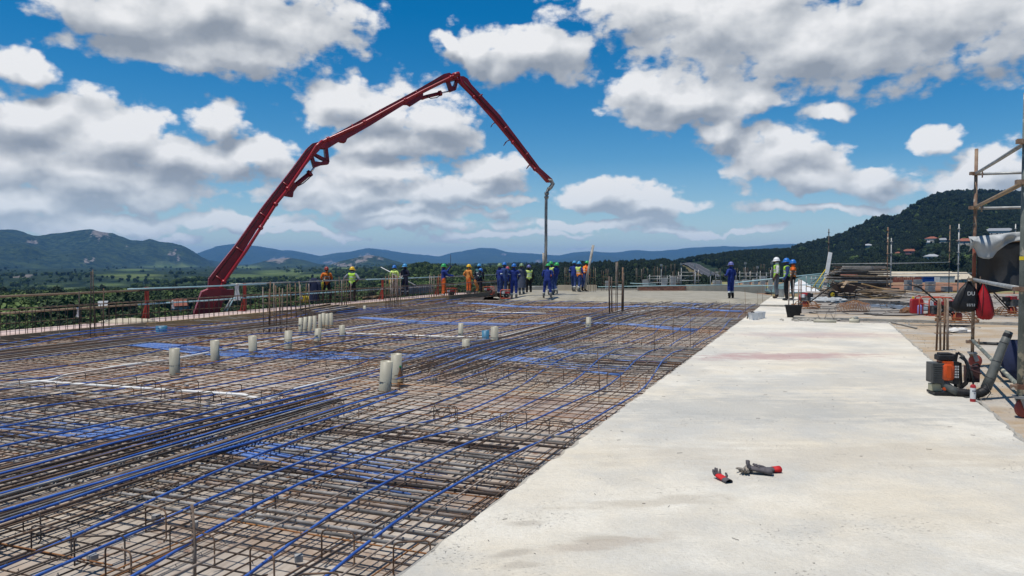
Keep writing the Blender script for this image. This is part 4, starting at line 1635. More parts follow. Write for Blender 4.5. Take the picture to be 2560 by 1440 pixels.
CH = [chair_mesh(.20, .30, .0055, 'rust_dark'), chair_mesh(.21, .22, .006, 'rust'), chair_mesh(.19, .42, .005, 'rust')]
TRS = [trestle_mesh('rust_orange'), trestle_mesh('rust')]
for c in SCEN[:3]:
    for side in (-2.25, 2.35):
        for i in range(11 if c < 20 else 6):
            t = .35 + i * .62 + rb.uniform(-.25, .25)
            s = c + side + rb.uniform(-.3, .3)
            if c > 20 and i > 5:
                continue
            o = link('bar_chair', rb.choice(CH), None, tuple(W(s, t, DK + .012)), (0, 0, ROT_A + PI / 2 + rb.gauss(0, .35)))
            setp(o, 'bent bar chair, an upside down U of rusty bar standing on the formwork', 'bar chair', 'bent bar chairs standing on the formwork')
            if i < 9:
                o = link('bar_trestle', rb.choice(TRS), None, tuple(W(s + rb.uniform(.2, .7) * (1 if side > 0 else -1), t + .25, DK + .012)), (0, 0, ROT_A + PI / 2 + rb.gauss(0, .25)))
                setp(o, 'small orange rusty trestle with splayed legs under a blue cable', 'bar chair', 'small rusty trestles under the cables')
for (u, v) in ((80, 1345), (480, 1400), (845, 1410), (1030, 1440), (390, 1345), (250, 1420), (1240, 1210), (660, 1290), (250, 1100), (560, 1105), (150, 1060)):
    p = at(u, v, DK + .012)
    o = link('bar_chair', rb.choice(CH), None, tuple(p), (0, 0, ROT_A + PI / 2 + rb.gauss(0, .4)))
    setp(o, 'bent bar chair, an upside down U of rusty bar standing on the formwork', 'bar chair', 'bent bar chairs standing on the formwork')

# little cover blocks under the bars
sb = MB().box((0, 0, .02), (.05, .05, .04)).mesh('spacer_block', M['block'])
for i in range(60):
    s, t = (rb.uniform(2.6, 5), rb.uniform(.2, 3.5)) if i < 14 else (rb.uniform(7.8, 15), rb.uniform(.3, 7))
    o = link('spacer_block', sb, None, tuple(W(s, t, DK + .012)), (0, 0, rb.uniform(0, 3)))
    setp(o, 'small grey cover block under the bottom bars', 'spacer', 'small cover blocks on the formwork')


# ------------------------------------------------------------------ plastic sleeves and conduits cast into the slab
def sleeve(label, u, v, h, r, m='pvc_cream', lean=0.0, group=None):
    p = at(u, v, DK + .012)
    a = rb.uniform(0, 6)
    o = MB().hollow((0, 0, 0), (math.cos(a) * lean * h, math.sin(a) * lean * h, h), r, .006, 18).build('pipe_sleeve', M[m], None, True, loc=tuple(p))
    for f in o.data.polygons:
        pass
    setp(o, label, 'pipe sleeve', group)
    return o


GS = 'upright plastic sleeves standing in the bars'
SLV = [
    ('grey beige sleeve alone at the left, leftmost of the tall sleeves', 437, 938, .45, .083), ('sleeve with a wire tied round it, second tall sleeve from the left', 538, 908, .43, .08),
    ('third tall sleeve from the left, in front of the flat blue cables', 633, 894, .43, .08), ('fourth tall sleeve from the left, behind the flat blue cables', 720, 876, .42, .08),
    ('sleeve just in front of the cluster of thin sleeves', 793, 866, .40, .075), ('shorter sleeve right of the cluster of thin sleeves', 857, 850, .36, .07),
    ('big sleeve nearest to the foreground, with a wire across it', 962, 980, .45, .088), ('tall sleeve behind the nearest one, with a bottle beside it', 992, 960, .47, .085),
    ('thin sleeve standing just beyond the long white conduit', 1151, 849, .40, .062), ('stubby sleeve next to the blue cables in the middle', 1166, 890, .34, .078),
    ('pale tall sleeve touching the blue sleeve', 1236, 870, .47, .085), ('lone sleeve in the far bundle of dark bars on the right', 1470, 832, .42, .07),
    ('small far sleeve near the parapet bars, left of the tall tied bars', 912, 780, .24, .06),
]
for lb, u, v, h, r in SLV:
    sleeve(lb, u, v, h, r, lean=rb.uniform(.01, .08), group=GS)
for i, (u, v) in enumerate(((751, 836), (762, 833), (774, 831), (787, 829), (800, 824), (808, 820), (818, 822), (829, 820))):
    sleeve('%s thin sleeve from the left in the tight cluster of eight' % NTH[i], u, v, .43, .052, lean=rb.uniform(.01, .06), group='tight cluster of eight thin sleeves')
sleeve('blue sleeve between the pale tall sleeve and the long conduit', 1214, 860, .31, .085, 'pvc_blue', group='blue plastic sleeves')
sleeve('wide short blue sleeve close to the parapet edge board', 404, 834, .20, .14, 'pvc_blue', group='blue plastic sleeves')
# wire ties on some of the sleeves
for o in [x for x in bpy.data.objects if x.name.startswith('pipe_sleeve')][:14]:
    r_ = max(abs(v.co.x) for v in o.data.vertices if v.co.z < .01)
    z_ = rb.uniform(.12, .3)
    MB().tube([(math.cos(a) * (r_ + .002), math.sin(a) * (r_ + .002), z_ + .01 * math.sin(a)) for a in np.linspace(0, 2 * PI, 15)] + [(r_ + .03, -r_, z_ - .08)], .0045, 4).build('wire_tie', M['tie'], o, True)
bt = thing('bottle', 'brown glass bottle with green cap leaning by the tall sleeve', 'bottle', tuple(at(1001, 962, DK + .012)))
M['bottle'] = mat('brown drink bottle', (.12, .055, .02), (.16, .08, .035), 4, rough=.2)
MB().lathe([(.040, 0), (.043, .02), (.043, .13), (.032, .18), (.016, .235), (.014, .27)], 14).build('body', M['bottle'], bt, True)
MB().lathe([(.0437, .05), (.0437, .11)], 14, caps=False).build('paper_label', mat('bottle label', (.48, .36, .20)), bt, True)
MB().lathe([(.017, .265), (.017, .295)], 12).build('cap', mat('green cap', (.02, .20, .06)), bt, True)


def conduit(label, px, z=-.150, r=.020, m='pvc_white'):
    pts = [at(u, v, z) for u, v in px]
    fine = []
    for i in range(len(pts)):          # round the corners a little
        if 0 < i < len(pts) - 1:
            a = pts[i].lerp(pts[i - 1], min(.3, .12 / max(.01, (pts[i] - pts[i - 1]).length)))
            b = pts[i].lerp(pts[i + 1], min(.3, .12 / max(.01, (pts[i] - pts[i + 1]).length)))
            fine += [a, (a + b + pts[i] * 2) / 4, b]
        else:
            fine.append(pts[i])
    o = MB().tube(fine, r, 9).build('conduit', M[m], None, True)
    setp(o, label, 'conduit', 'white plastic conduits laid on the bars')


conduit('long white conduit across the left foreground, from the far left bend to the small bend', [(50, 956), (108, 953), (130, 956), (420, 975), (580, 985), (612, 987), (628, 994), (676, 998)])
conduit('white conduit from the small bend towards the nearest sleeve', [(655, 999), (690, 992), (706, 980), (780, 962), (902, 932)])
conduit('white conduit running from the left bend back past the leftmost sleeve', [(0, 965), (60, 957), (132, 951), (150, 941), (300, 915), (425, 899), (540, 878), (650, 856), (735, 846), (860, 824), (1045, 798)])
conduit('long straight white conduit in the middle ending at the blue sleeve', [(866, 833), (1000, 838), (1130, 842), (1206, 843)])
conduit('white conduit kinked to the right of the pale tall sleeve', [(1255, 849), (1278, 849), (1290, 844), (1320, 848), (1370, 854), (1450, 863), (1500, 866)])
conduit('short white conduit rising from the pale sleeve to the far bundle', [(1252, 847), (1258, 841), (1310, 828), (1376, 811)])
conduit('thin far white conduit in front of the red framed engines', [(1190, 778), (1240, 769), (1290, 758)], r=.018)
conduit('far white conduit beyond the third blue band', [(1196, 780), (1290, 782), (1365, 783)], r=.018)
conduit('far conduit left of the middle tied bars', [(1528, 783), (1548, 776), (1600, 765)], r=.018)
conduit('far conduit passing right of the middle tied bars', [(1556, 783), (1640, 774), (1690, 770)], r=.018)


# ------------------------------------------------------------------ column starter bars
def starters(label, base, bars, ties, name='column_starter', tie_m='rust', group='tied column starter bars'):
    """bars: (dx along pour, dy across, height, radius, material); ties: heights"""
    g = thing(name, label, 'starter bars', tuple(base), ROT_A, group)
    xs = [b[0] for b in bars]
    ys = [b[1] for b in bars]
    for (x, y, h, r, m) in bars:
        l1, l2 = rb.gauss(0, .008), rb.gauss(0, .008)
        MB().tube([(x, y, 0), (x + l1 * h, y + l2 * h, h * .5), (x + l1 * 2 * h, y + l2 * 2 * h, h)], r, 6).build('bar', M[m], g, True)
    for z in ties:
        e = .018
        x0, x1, y0, y1 = min(xs) - e, max(xs) + e, min(ys) - e, max(ys) + e
        MB().tube([(x0, y0, z), (x1, y0, z + .004), (x1, y1, z), (x0, y1, z + .006), (x0, y0 - .03, z)], .005, 5).build('tie', M[tie_m], g, True)
    return g


def rect(n_x, n_y, w, d, h, r=.008, m='rust', jit=.12):
    out = []
    for i in range(n_x):
        for j in range(n_y):
            if 0 < i < n_x - 1 and 0 < j < n_y - 1:
                continue
            out.append((w * (i / (n_x - 1) - .5), d * (j / (n_y - 1) - .5), h * (1 + rb.uniform(-jit, jit * .4)), r, rb.choice((m, 'rust', 'bar_dusty'))))
    return out


Z0 = DK + .012
b = at(228, 842, Z0)
starters('four tall tied bars at the far left, two much taller than the others', b, [(-.2, .16, 1.16, .014, 'rust_dark'), (-.1, -.1, 1.66, .014, 'rust_dark'), (.2, .12, 1.70, .014, 'rust_dark'), (.22, -.16, 1.22, .014, 'rust')], (.35, .7))
starters('square cage of tied bars left of the thin sleeve cluster', at(688, 832, Z0), rect(3, 3, .42, .42, 1.32, .014), (.2, .5, .8, .95))
starters('narrow cage of tied bars behind the thin sleeve cluster', at(752, 800, Z0), rect(3, 2, .5, .35, 1.28, .014), (.3, .6, .9))
starters('bars tied upright in front of the two workers at the rail', at(858, 776, Z0), rect(3, 2, .6, .3, 1.28, .014), (.3, .6, .9))
starters('cage of bars upright in front of the worker in lime and orange', at(984, 778, Z0), rect(3, 3, .45, .4, 1.42, .016), (.3, .6, .9, 1.2))
starters('bars upright left of the worker in orange trousers', at(1088, 748, Z0), rect(3, 2, .5, .4, 1.25, .016, 'rust_orange'), (.5, 1.0))
starters('tall rust brown bars standing alone in the middle of the deck', at(1540, 788, Z0), [(-.2, .18, 1.38, .028, 'rust_dark'), (-.18, .10, 1.36, .024, 'rust_dark'), (-.02, .0, 1.88, .015, 'bar_dusty'), (.04, -.04, 1.9, .015, 'bar_dusty'), (.2, -.16, 1.7, .028, 'rust'), (.2, -.2, 1.5, .030, 'rust_dark')], (.75, 1.18))
starters('four grey bars standing at the slab corner by the black tub', at(1985, 787, 0), [(-.16, .16, 1.06, .022, 'bar_dusty'), (-.1, .02, 1.1, .020, 'bar_grey'), (.14, -.12, 1.12, .024, 'bar_dusty'), (.18, -.2, 1.1, .020, 'rust')], (.30, .78))
starters('four thick rusty bars standing in the sandy floor by the blower', at(2354, 876, -.03), [(-.1, .10, .98, .020, 'rust'), (-.07, .03, 1.0, .020, 'bar_dusty'), (.08, -.05, .98, .020, 'rust'), (.08, -.11, .99, .024, 'bar_dusty')], (.32, .66), group='tied column starter bars')
for i, (u, v, d) in enumerate(((1480, 728, 42.5), (1512, 727, 44), (1690, 726, 45), (1420, 724, 46), (1598, 726, 46), (1740, 724, 47), (1640, 722, 49), (1870, 722, 48))):
    p = dep(u, v, d)
    p.z = -.02
    starters('thin starter bars at the far edge, %s of the far group' % NTH[i], p, rect(2, 2, .35, .3, 1.35 - .1 * (i % 3), .009, 'rust_dark'), (.4, .8), group='starter bars along the far edge')

# single upright bars by the slab edge
UP = [('ribbed light brown bar standing upright in the very foreground', 487, 1470, 1262, .0095), ('thin upright bar at the slab edge, nearest of the thin ones', 1497, 1008, 880, .0055), ('thin upright bar at the slab edge, second of the thin ones', 1636, 898, 790, .0055),
      ('thin upright bar at the slab edge, third of the thin ones', 1683, 860, 770, .0055), ('thin upright bar at the slab edge, fourth of the thin ones', 1726, 868, 772, .0055), ('thin upright bar near the worker in blue, left one', 1825, 808, 752, .0055),
      ('tall thin upright bar right of the worker in blue', 1863, 802, 724, .0055), ('thin upright bar close to the narrow slab strip', 1894, 772, 727, .0055), ('far thin upright bar in front of the white helmet', 1906, 760, 712, .0055)]
for lb, u, v0, v1, r in UP:
    p = at(u, v0, Z0)
    q = dep(u, v1, p.y)
    h = q.z - p.z
    mb = MB()
    mb.tube([(0, 0, 0), (rb.gauss(0, .004), 0, h * .5), (rb.gauss(-.012, .01), 0, h)], r, 8)
    if r > .009:
        for i in range(int(h / .011)):       # real ribs on the nearest bar
            z = i * .011
            tl = .35 if i % 2 else -.35
            x = -.012 * z / h
            mb.tube([(x + math.cos(a) * r, math.sin(a) * r, z + math.sin(a * 1) * .004 * (1 if tl > 0 else -1)) for a in [k * PI / 3 for k in range(7)]], .0016, 3, False)
    o = mb.build('upright_bar', M['bar_dusty' if r > .009 else 'rust'], None, True, loc=tuple(p))
    setp(o, lb, 'upright bar', 'single upright bars in the deck')

# ------------------------------------------------------------------ parapet mesh: a long row of stirrups
pc = thing('parapet_cage', 'long low cage of thin rusty stirrups along the edge board', 'rebar cage', tuple(W(9, 15.55, -.2)), ROT_A)
st_m = MB().tube([(0, .10, 0), (0, .10, .74), (0, .085, .76), (0, -.085, .76), (0, -.10, .74), (0, -.10, 0)], .0075, 5).mesh('stirrup', M['rust_dark'], True)
for i in range(168):
    o = link('stirrup', st_m, pc, (i * .21 + rb.gauss(0, .012), rb.gauss(0, .008), rb.gauss(0, .006)), (rb.gauss(0, .02), rb.gauss(0, .03), rb.gauss(0, .05)))
for (y, z) in ((.1, .74), (-.1, .74), (.1, .4), (-.1, .05)):
    pts = [Vector((x, y, z + math.sin(x * 2.1 + y * 9) * .01)) for x in np.linspace(-.5, 35.6, 40)]
    MB().tube(pts, .008, 5).build('bar', M['rust'], pc, True)

# ------------------------------------------------------------------ concrete pump boom
def build_boom():
    P0, P1 = dep(530, 760, 31.5), dep(1372, 460, 38.2)
    e = Vector((P1.x - P0.x, P1.y - P0.y, 0)).normalized()
    nn = Vector((e.y, -e.x, 0))           # towards the camera

    def bp(u, v, off=0.0):
        d = ray(u, v)
        cpos = Vector((0, 0, CAM_Z))
        q = P0 + nn * off
        k = (q - cpos).dot(nn) / d.dot(nn)
        return cpos + d * k
    root = thing('concrete_pump_boom', 'long folded red concrete pump boom reaching over the deck', 'pump boom', tuple(bp(530, 800)))
    inv = Vector(root.location)

    def rel(p):
        return p - inv

    def plate(name, poly, th, m, parent=root, off=0.0, bev=None):
        mb = MB().prism([rel(bp(u, v, off)) for u, v in poly], nn * th)
        return mb.build(name, M[m], parent)

    def pipe(name, px, r, m, off, parent=root, n=10, flanges=()):
        pts = [rel(bp(u, v, off)) for u, v in px]
        mb = MB().tube(pts, r, n)
        for (i, f) in flanges:
            a = pts[i].lerp(pts[i + 1], f)
            d = (pts[i + 1] - pts[i]).normalized()
            mb.tube([a - d * .06, a + d * .06], r * 1.5, n)
        return mb.build(name, M[m], parent, True)
    # turret and feet
    plate('turret', [(503, 729), (520, 722), (556, 718), (583, 730), (575, 745), (556, 752), (540, 800), (484, 800), (484, 782)], .9, 'red_paint')
    plate('turret_plate', [(496, 762), (508, 735), (520, 738), (512, 770), (530, 776), (545, 748), (552, 755), (540, 796), (490, 796)], .06, 'red_dark', off=.5)
    plate('slewing_box', [(551, 723), (583, 723), (583, 744), (551, 744)], .7, 'red_dark', off=.12)
    plate('knuckle', [(523, 692), (556, 706), (560, 728), (518, 728)], .55, 'red_dark')
    # first section: tapered box
    plate('boom_section', [(520, 712), (521, 697), (540, 672), (586, 615), (650, 524), (706, 452), (731, 420), (766, 372), (779, 360), (792, 357), (800, 366), (796, 378), (776, 398), (742, 440), (715, 476), (700, 494), (640, 576), (600, 640), (552, 712)], .46, 'red_paint')
    plate('side_web', [(527, 700), (588, 622), (652, 534), (735, 424), (741, 430), (657, 543), (594, 630), (535, 706)], .02, 'red_dark', off=.24)
    plate('cylinder_bracket', [(703, 488), (716, 470), (734, 455), (738, 462), (733, 480), (731, 493), (722, 492)], .30, 'red_dark')
    pipe('delivery_pipe', [(545, 736), (557, 709), (615, 627), (656, 563), (691, 508), (714, 480), (769, 400), (790, 366), (806, 352)], .066, 'red_paint', .34, flanges=((2, .9), (3, .95), (1, .05), (5, .1)))
    c = pipe('hydraulic_cylinder', [(728, 478), (740, 462), (775, 433)], .10, 'red_dark', .0, flanges=((1, .98),))
    pipe('rod', [(775, 433), (788, 415)], .045, 'chrome', .0, c)
    pipe('hydraulic_line', [(745, 465), (758, 458), (772, 446), (779, 438)], .022, 'black', .12, c)
    # knee linkage: two link plates with an opening
    lk = plate('link_plate', [(774, 388), (781, 386), (786, 404), (800, 406), (816, 400), (822, 404), (820, 411), (803, 413), (787, 419), (783, 418)], .34, 'red_dark')
    plate('link_arm', [(810, 373), (818, 371), (822, 405), (813, 405)], .34, 'red_dark', lk)
    plate('link_web', [(779, 386), (784, 382), (812, 396), (812, 404), (800, 399)], .24, 'red_dark', lk)
    # second section
    plate('boom_section', [(790, 363), (797, 354), (812, 349), (952, 273), (1040, 226), (1106, 187), (1120, 184), (1137, 193), (1142, 200), (1112, 206), (1056, 234), (1010, 262), (926, 314), (866, 348), (862, 357), (853, 356), (848, 354), (817, 373), (797, 372)], .40, 'red_paint')
    plate('cylinder_bracket', [(1004, 262), (1056, 232), (1056, 240), (1053, 249), (1026, 266), (1019, 262)], .26, 'red_dark')
    plate('flange_web', [(812, 362), (952, 284), (1000, 260), (1000, 264), (954, 290), (820, 368)], .02, 'red_dark', off=.21)
    pipe('delivery_pipe', [(794, 362), (812, 351), (900, 312), (1012, 251), (1060, 226), (1130, 192), (1146, 186)], .062, 'red_paint', .30, flanges=((3, .02), (2, .1), (1, .1), (4, .95)))
    c = pipe('hydraulic_cylinder', [(1053, 246), (1064, 242), (1101, 233)], .085, 'red_dark', 0, flanges=((1, .98),))
    pipe('rod', [(1101, 233), (1127, 227)], .035, 'chrome', 0, c)
    pipe('hydraulic_line', [(1066, 240), (1076, 246), (1092, 244), (1100, 238)], .02, 'black', .1, c)
    lk = plate('link_plate', [(1116, 203), (1122, 202), (1127, 216), (1134, 219), (1137, 226), (1126, 230), (1123, 225)], .26, 'red_dark')
    plate('link_arm', [(1139, 200), (1144, 201), (1138, 226), (1132, 221)], .26, 'red_dark', lk)
    pipe('knee_joint', [(1133, 189), (1148, 185)], .12, 'red_paint', .3)
    # third section
    plate('boom_section', [(1143, 200), (1147, 192), (1156, 192), (1166, 198), (1176, 213), (1246, 288), (1288, 343), (1346, 420), (1378, 449), (1377, 456), (1369, 456), (1337, 420), (1330, 413), (1279, 345), (1226, 285), (1178, 236), (1150, 208)], .32, 'red_paint')
    plate('side_web', [(1170, 212), (1245, 296), (1285, 348), (1282, 349), (1242, 300), (1168, 216)], .02, 'red_dark', off=.17)
    pipe('delivery_pipe', [(1146, 190), (1153, 207), (1182, 240), (1230, 294), (1276, 349), (1333, 420), (1371, 453)], .058, 'red_paint', .24, flanges=((2, .05), (4, .1), (5, .1)))
    for (a, b) in (((1238, 306), (1227, 318)), ((1277, 347), (1259, 364)), ((1334, 408), (1316, 422))):
        h = pipe('hose_hanger', [a, ((a[0] + b[0]) / 2 - 1, (a[1] + b[1]) / 2 - 2), b], .02, 'red_dark', .1)
        pipe('hook', [b, (b[0] + 5, b[1] - 9), (a[0] + 3, a[1] + 1)], .015, 'red_dark', .16, h)
    # hydraulic hoses and clamps along the sections
    for (px, off) in (([(531, 702), (592, 620), (654, 534), (708, 458), (768, 378), (785, 360)], .30), ([(800, 358), (880, 318), (960, 277), (1046, 230), (1108, 194)], .26), ([(1160, 204), (1240, 290), (1285, 346), (1340, 418)], .22)):
        pipe('hydraulic_line', px, .016, 'black', off)
    for (a, b) in (((540, 690), (560, 705)), ((590, 618), (614, 634)), ((650, 532), (672, 547)), ((708, 456), (726, 470)), ((880, 310), (886, 326)), ((950, 273), (957, 290)), ((1040, 227), (1046, 240)), ((1196, 242), (1206, 236)), ((1260, 322), (1269, 316)), ((1314, 388), (1322, 382))):
        pipe('pipe_clamp', [a, b], .035, 'red_dark', .30)
    # end elbow and hose hanging to the deck
    pipe('end_elbow', [(1369, 450), (1378, 452), (1382, 460), (1377, 468), (1371, 474)], [.085, .10, .105, .10, .09], 'hose', .1)
    pipe('end_hose', [(1372, 470), (1367, 482), (1365.5, 500), (1365, 540), (1365, 600), (1364.5, 640), (1364, 664)], .074, 'hose', .1, n=12, flanges=((1, .1), (1, .6)))
    return bp


build_boom()

# ------------------------------------------------------------------ people
M['skin'] = mat('dark brown skin', (.055, .03, .02), (.075, .042, .028), 8, rough=.55)
M['hand_skin'] = M['skin']
CL = {}


def cloth(name, c, k=.72):
    CL[name] = mat(name, c, tuple(x * k for x in c), 7, rough=.9, bump=.35, bscale=22, rnd=.12)
    return CL[name]


for nm, c in dict(blue=(.013, .036, .21), blue2=(.028, .058, .18), navy=(.010, .013, .035), orange=(.80, .15, .022), orange_tee=(.88, .17, .025), lime=(.46, .76, .08), lime_pale=(.64, .80, .20), grey=(.15, .16, .175),
                  grey_blue=(.085, .10, .14), black=(.012, .012, .014), brown=(.05, .028, .024), tan=(.68, .26, .06), white=(.62, .61, .57), shirt_grey=(.26, .28, .32), teal=(.05, .16, .17),
                  boot_black=(.012, .012, .012), boot_grey=(.17, .165, .15), boot_brown=(.03, .02, .015), refl=(.62, .64, .60), glove=(.55, .52, .47), orange_vest=(.90, .24, .025), pattern=(.30, .26, .24)).items():
    cloth(nm, c)
HAT = {n: mat(n + ' helmet shell', c, tuple(x * .75 for x in c), 9, rough=.35, speck=(14, .68, (.3, .3, .28))) for n, c in dict(
    red=(.30, .035, .025), yellow=(.78, .48, .015), blue=(.02, .16, .52), sky=(.06, .30, .58), green=(.03, .36, .09), olive=(.17, .26, .13), pink=(.50, .09, .13), violet=(.12, .13, .34), white=(.80, .80, .78), orange=(.75, .15, .02)).items()}

BASE = dict(hip=(0, 0, .93), waist=(0, .0, 1.06), chest=(0, .01, 1.27), neck=(0, 0, 1.43), head=(0, .015, 1.56), crown=(0, .01, 1.65),
            shl=(-.185, 0, 1.38), shr=(.185, 0, 1.38), ell=(-.25, -.03, 1.11), elr=(.25, -.03, 1.11), wrl=(-.25, .08, .88), wrr=(.25, .08, .88),
            hpl=(-.09, 0, .90), hpr=(.09, 0, .90), knl=(-.105, .02, .50), knr=(.105, .02, .50), anl=(-.115, -.02, .09), anr=(.115, -.02, .09))
RAD = dict(hip=(.150, .115), waist=(.135, .105), chest=(.165, .115), neck=(.058, .058), head=(.082, .098), crown=(.060, .070), shl=(.075, .075), shr=(.075, .075), ell=(.052, .052), elr=(.052, .052),
           wrl=(.036, .036), wrr=(.036, .036), hpl=(.098, .105), hpr=(.098, .105), knl=(.072, .072), knr=(.072, .072), anl=(.054, .058), anr=(.054, .058))
BONES = [('hip', 'waist', 'torso'), ('waist', 'chest', 'torso'), ('chest', 'neck', 'torso'), ('neck', 'head', 'head'), ('head', 'crown', 'head'), ('chest', 'shl', 'torso'), ('chest', 'shr', 'torso'),
         ('shl', 'ell', 'uparm'), ('shr', 'elr', 'uparm'), ('ell', 'wrl', 'forearm'), ('elr', 'wrr', 'forearm'), ('hip', 'hpl', 'hips'), ('hip', 'hpr', 'hips'),
         ('hpl', 'knl', 'thigh'), ('hpr', 'knr', 'thigh'), ('knl', 'anl', 'shin'), ('knr', 'anr', 'shin')]


def pose(**kw):
    """joint positions; 'bend' leans everything above the hips forward by that angle"""
    bend = kw.pop('bend', 0)
    twist = kw.pop('twist', 0)
    J = {k: Vector(v) for k, v in BASE.items()}
    for k, v in kw.items():
        J[k] = Vector(v)
    up = ['waist', 'chest', 'neck', 'head', 'crown', 'shl', 'shr', 'ell', 'elr', 'wrl', 'wrr']
    if bend or twist:
        c = J['hip'].copy()
        m = Matrix.Rotation(-bend, 3, 'X') @ Matrix.Rotation(twist, 3, 'Z')
        for k in up:
            J[k] = m @ (J[k] - c) + c
    return J


def skin_mesh(J):
    names = list(BASE)
    me = bpy.data.meshes.new('body_skin')
    vs = [tuple(J[n]) for n in names]
    ed = [(names.index(a), names.index(b)) for a, b, _ in BONES]
    # feet: heel, ball and toe
    for s, sd in (('l', -1), ('r', 1)):
        an = J['an' + s]
        kn = J['kn' + s]
        fw = Vector((sd * .12, 1, 0)).normalized()
        ia = names.index('an' + s)
        o = len(vs)
        vs += [tuple(an + fw * .07 + Vector((0, 0, -.042))), tuple(an + fw * .16 + Vector((0, 0, -.052)))]
        ed += [(ia, o), (o, o + 1)]
        # palm
        wr, el = J['wr' + s], J['el' + s]
        d = (wr - el).normalized()
        o = len(vs)
        vs += [tuple(wr + d * .075)]
        ed += [(names.index('wr' + s), o)]
    me.from_pydata(vs, ed, [])
    ob = bpy.data.objects.new('body_skin', me)
    C.objects.link(ob)
    md = ob.modifiers.new('skin', 'SKIN')
    md.use_smooth_shade = True
    rads = [RAD[n] for n in names] + [(.050, .042), (.042, .030), (.036, .018)] * 2
    for i, sv in enumerate(me.skin_vertices[0].data):
        sv.radius = rads[i]
        sv.use_root = (i == 0)
    sb_ = ob.modifiers.new('sub', 'SUBSURF')
    sb_.levels = 2
    sb_.render_levels = 2
    return ob


def seg_d(p, a, b):
    ab = b - a
    t = max(0, min(1, (p - a).dot(ab) / max(1e-9, ab.length_squared)))
    return (p - (a + ab * t)).length


PEOPLE = []


def person(label, u, v, z, facing, J, outfit, hat, extra=None, h=1.70, y=None):
    """facing: degrees, 0 = looking away from the camera, 90 = to the right of the picture, 180 = towards it"""
    p = at(u, v, z) if y is None else Vector((dep(u, v, y).x, y, z))
    PEOPLE.append(dict(label=label, p=p, f=facing, J=J, o=outfit, hat=hat, extra=extra or {}, h=h, skin=skin_mesh(J)))


def fingers(mb, J):
    """palm is on the body; five separate bent fingers per hand"""
    for s, sd in (('l', -1), ('r', 1)):
        wr, el = J['wr' + s], J['el' + s]
        d = (wr - el).normalized()
        side = d.cross(Vector((0, 0, 1)))
        side = side.normalized() if side.length > .2 else Vector((0, 1, 0))
        curl = side.cross(d).normalized() * -1
        base = wr + d * .08
        for k, (off, L) in enumerate(((-.027, .062), (-.009, .075), (.009, .070), (.027, .055))):
            a = base + side * off - d * .02
            b = base + side * off * 1.1 + d * L * .55 + curl * .012
            c = base + side * off * 1.1 + d * L * .85 + curl * .04
            mb.tube([a, b, c], [.010, .009, .007], 6)
        sgn = 1 if side.y > 0 else -1
        a = wr + d * .03 + side * (.02 * sgn)
        mb.tube([a, a + side * (.03 * sgn) + d * .025, a + side * (.038 * sgn) + d * .055 + curl * .01], [.012, .010, .008], 6)


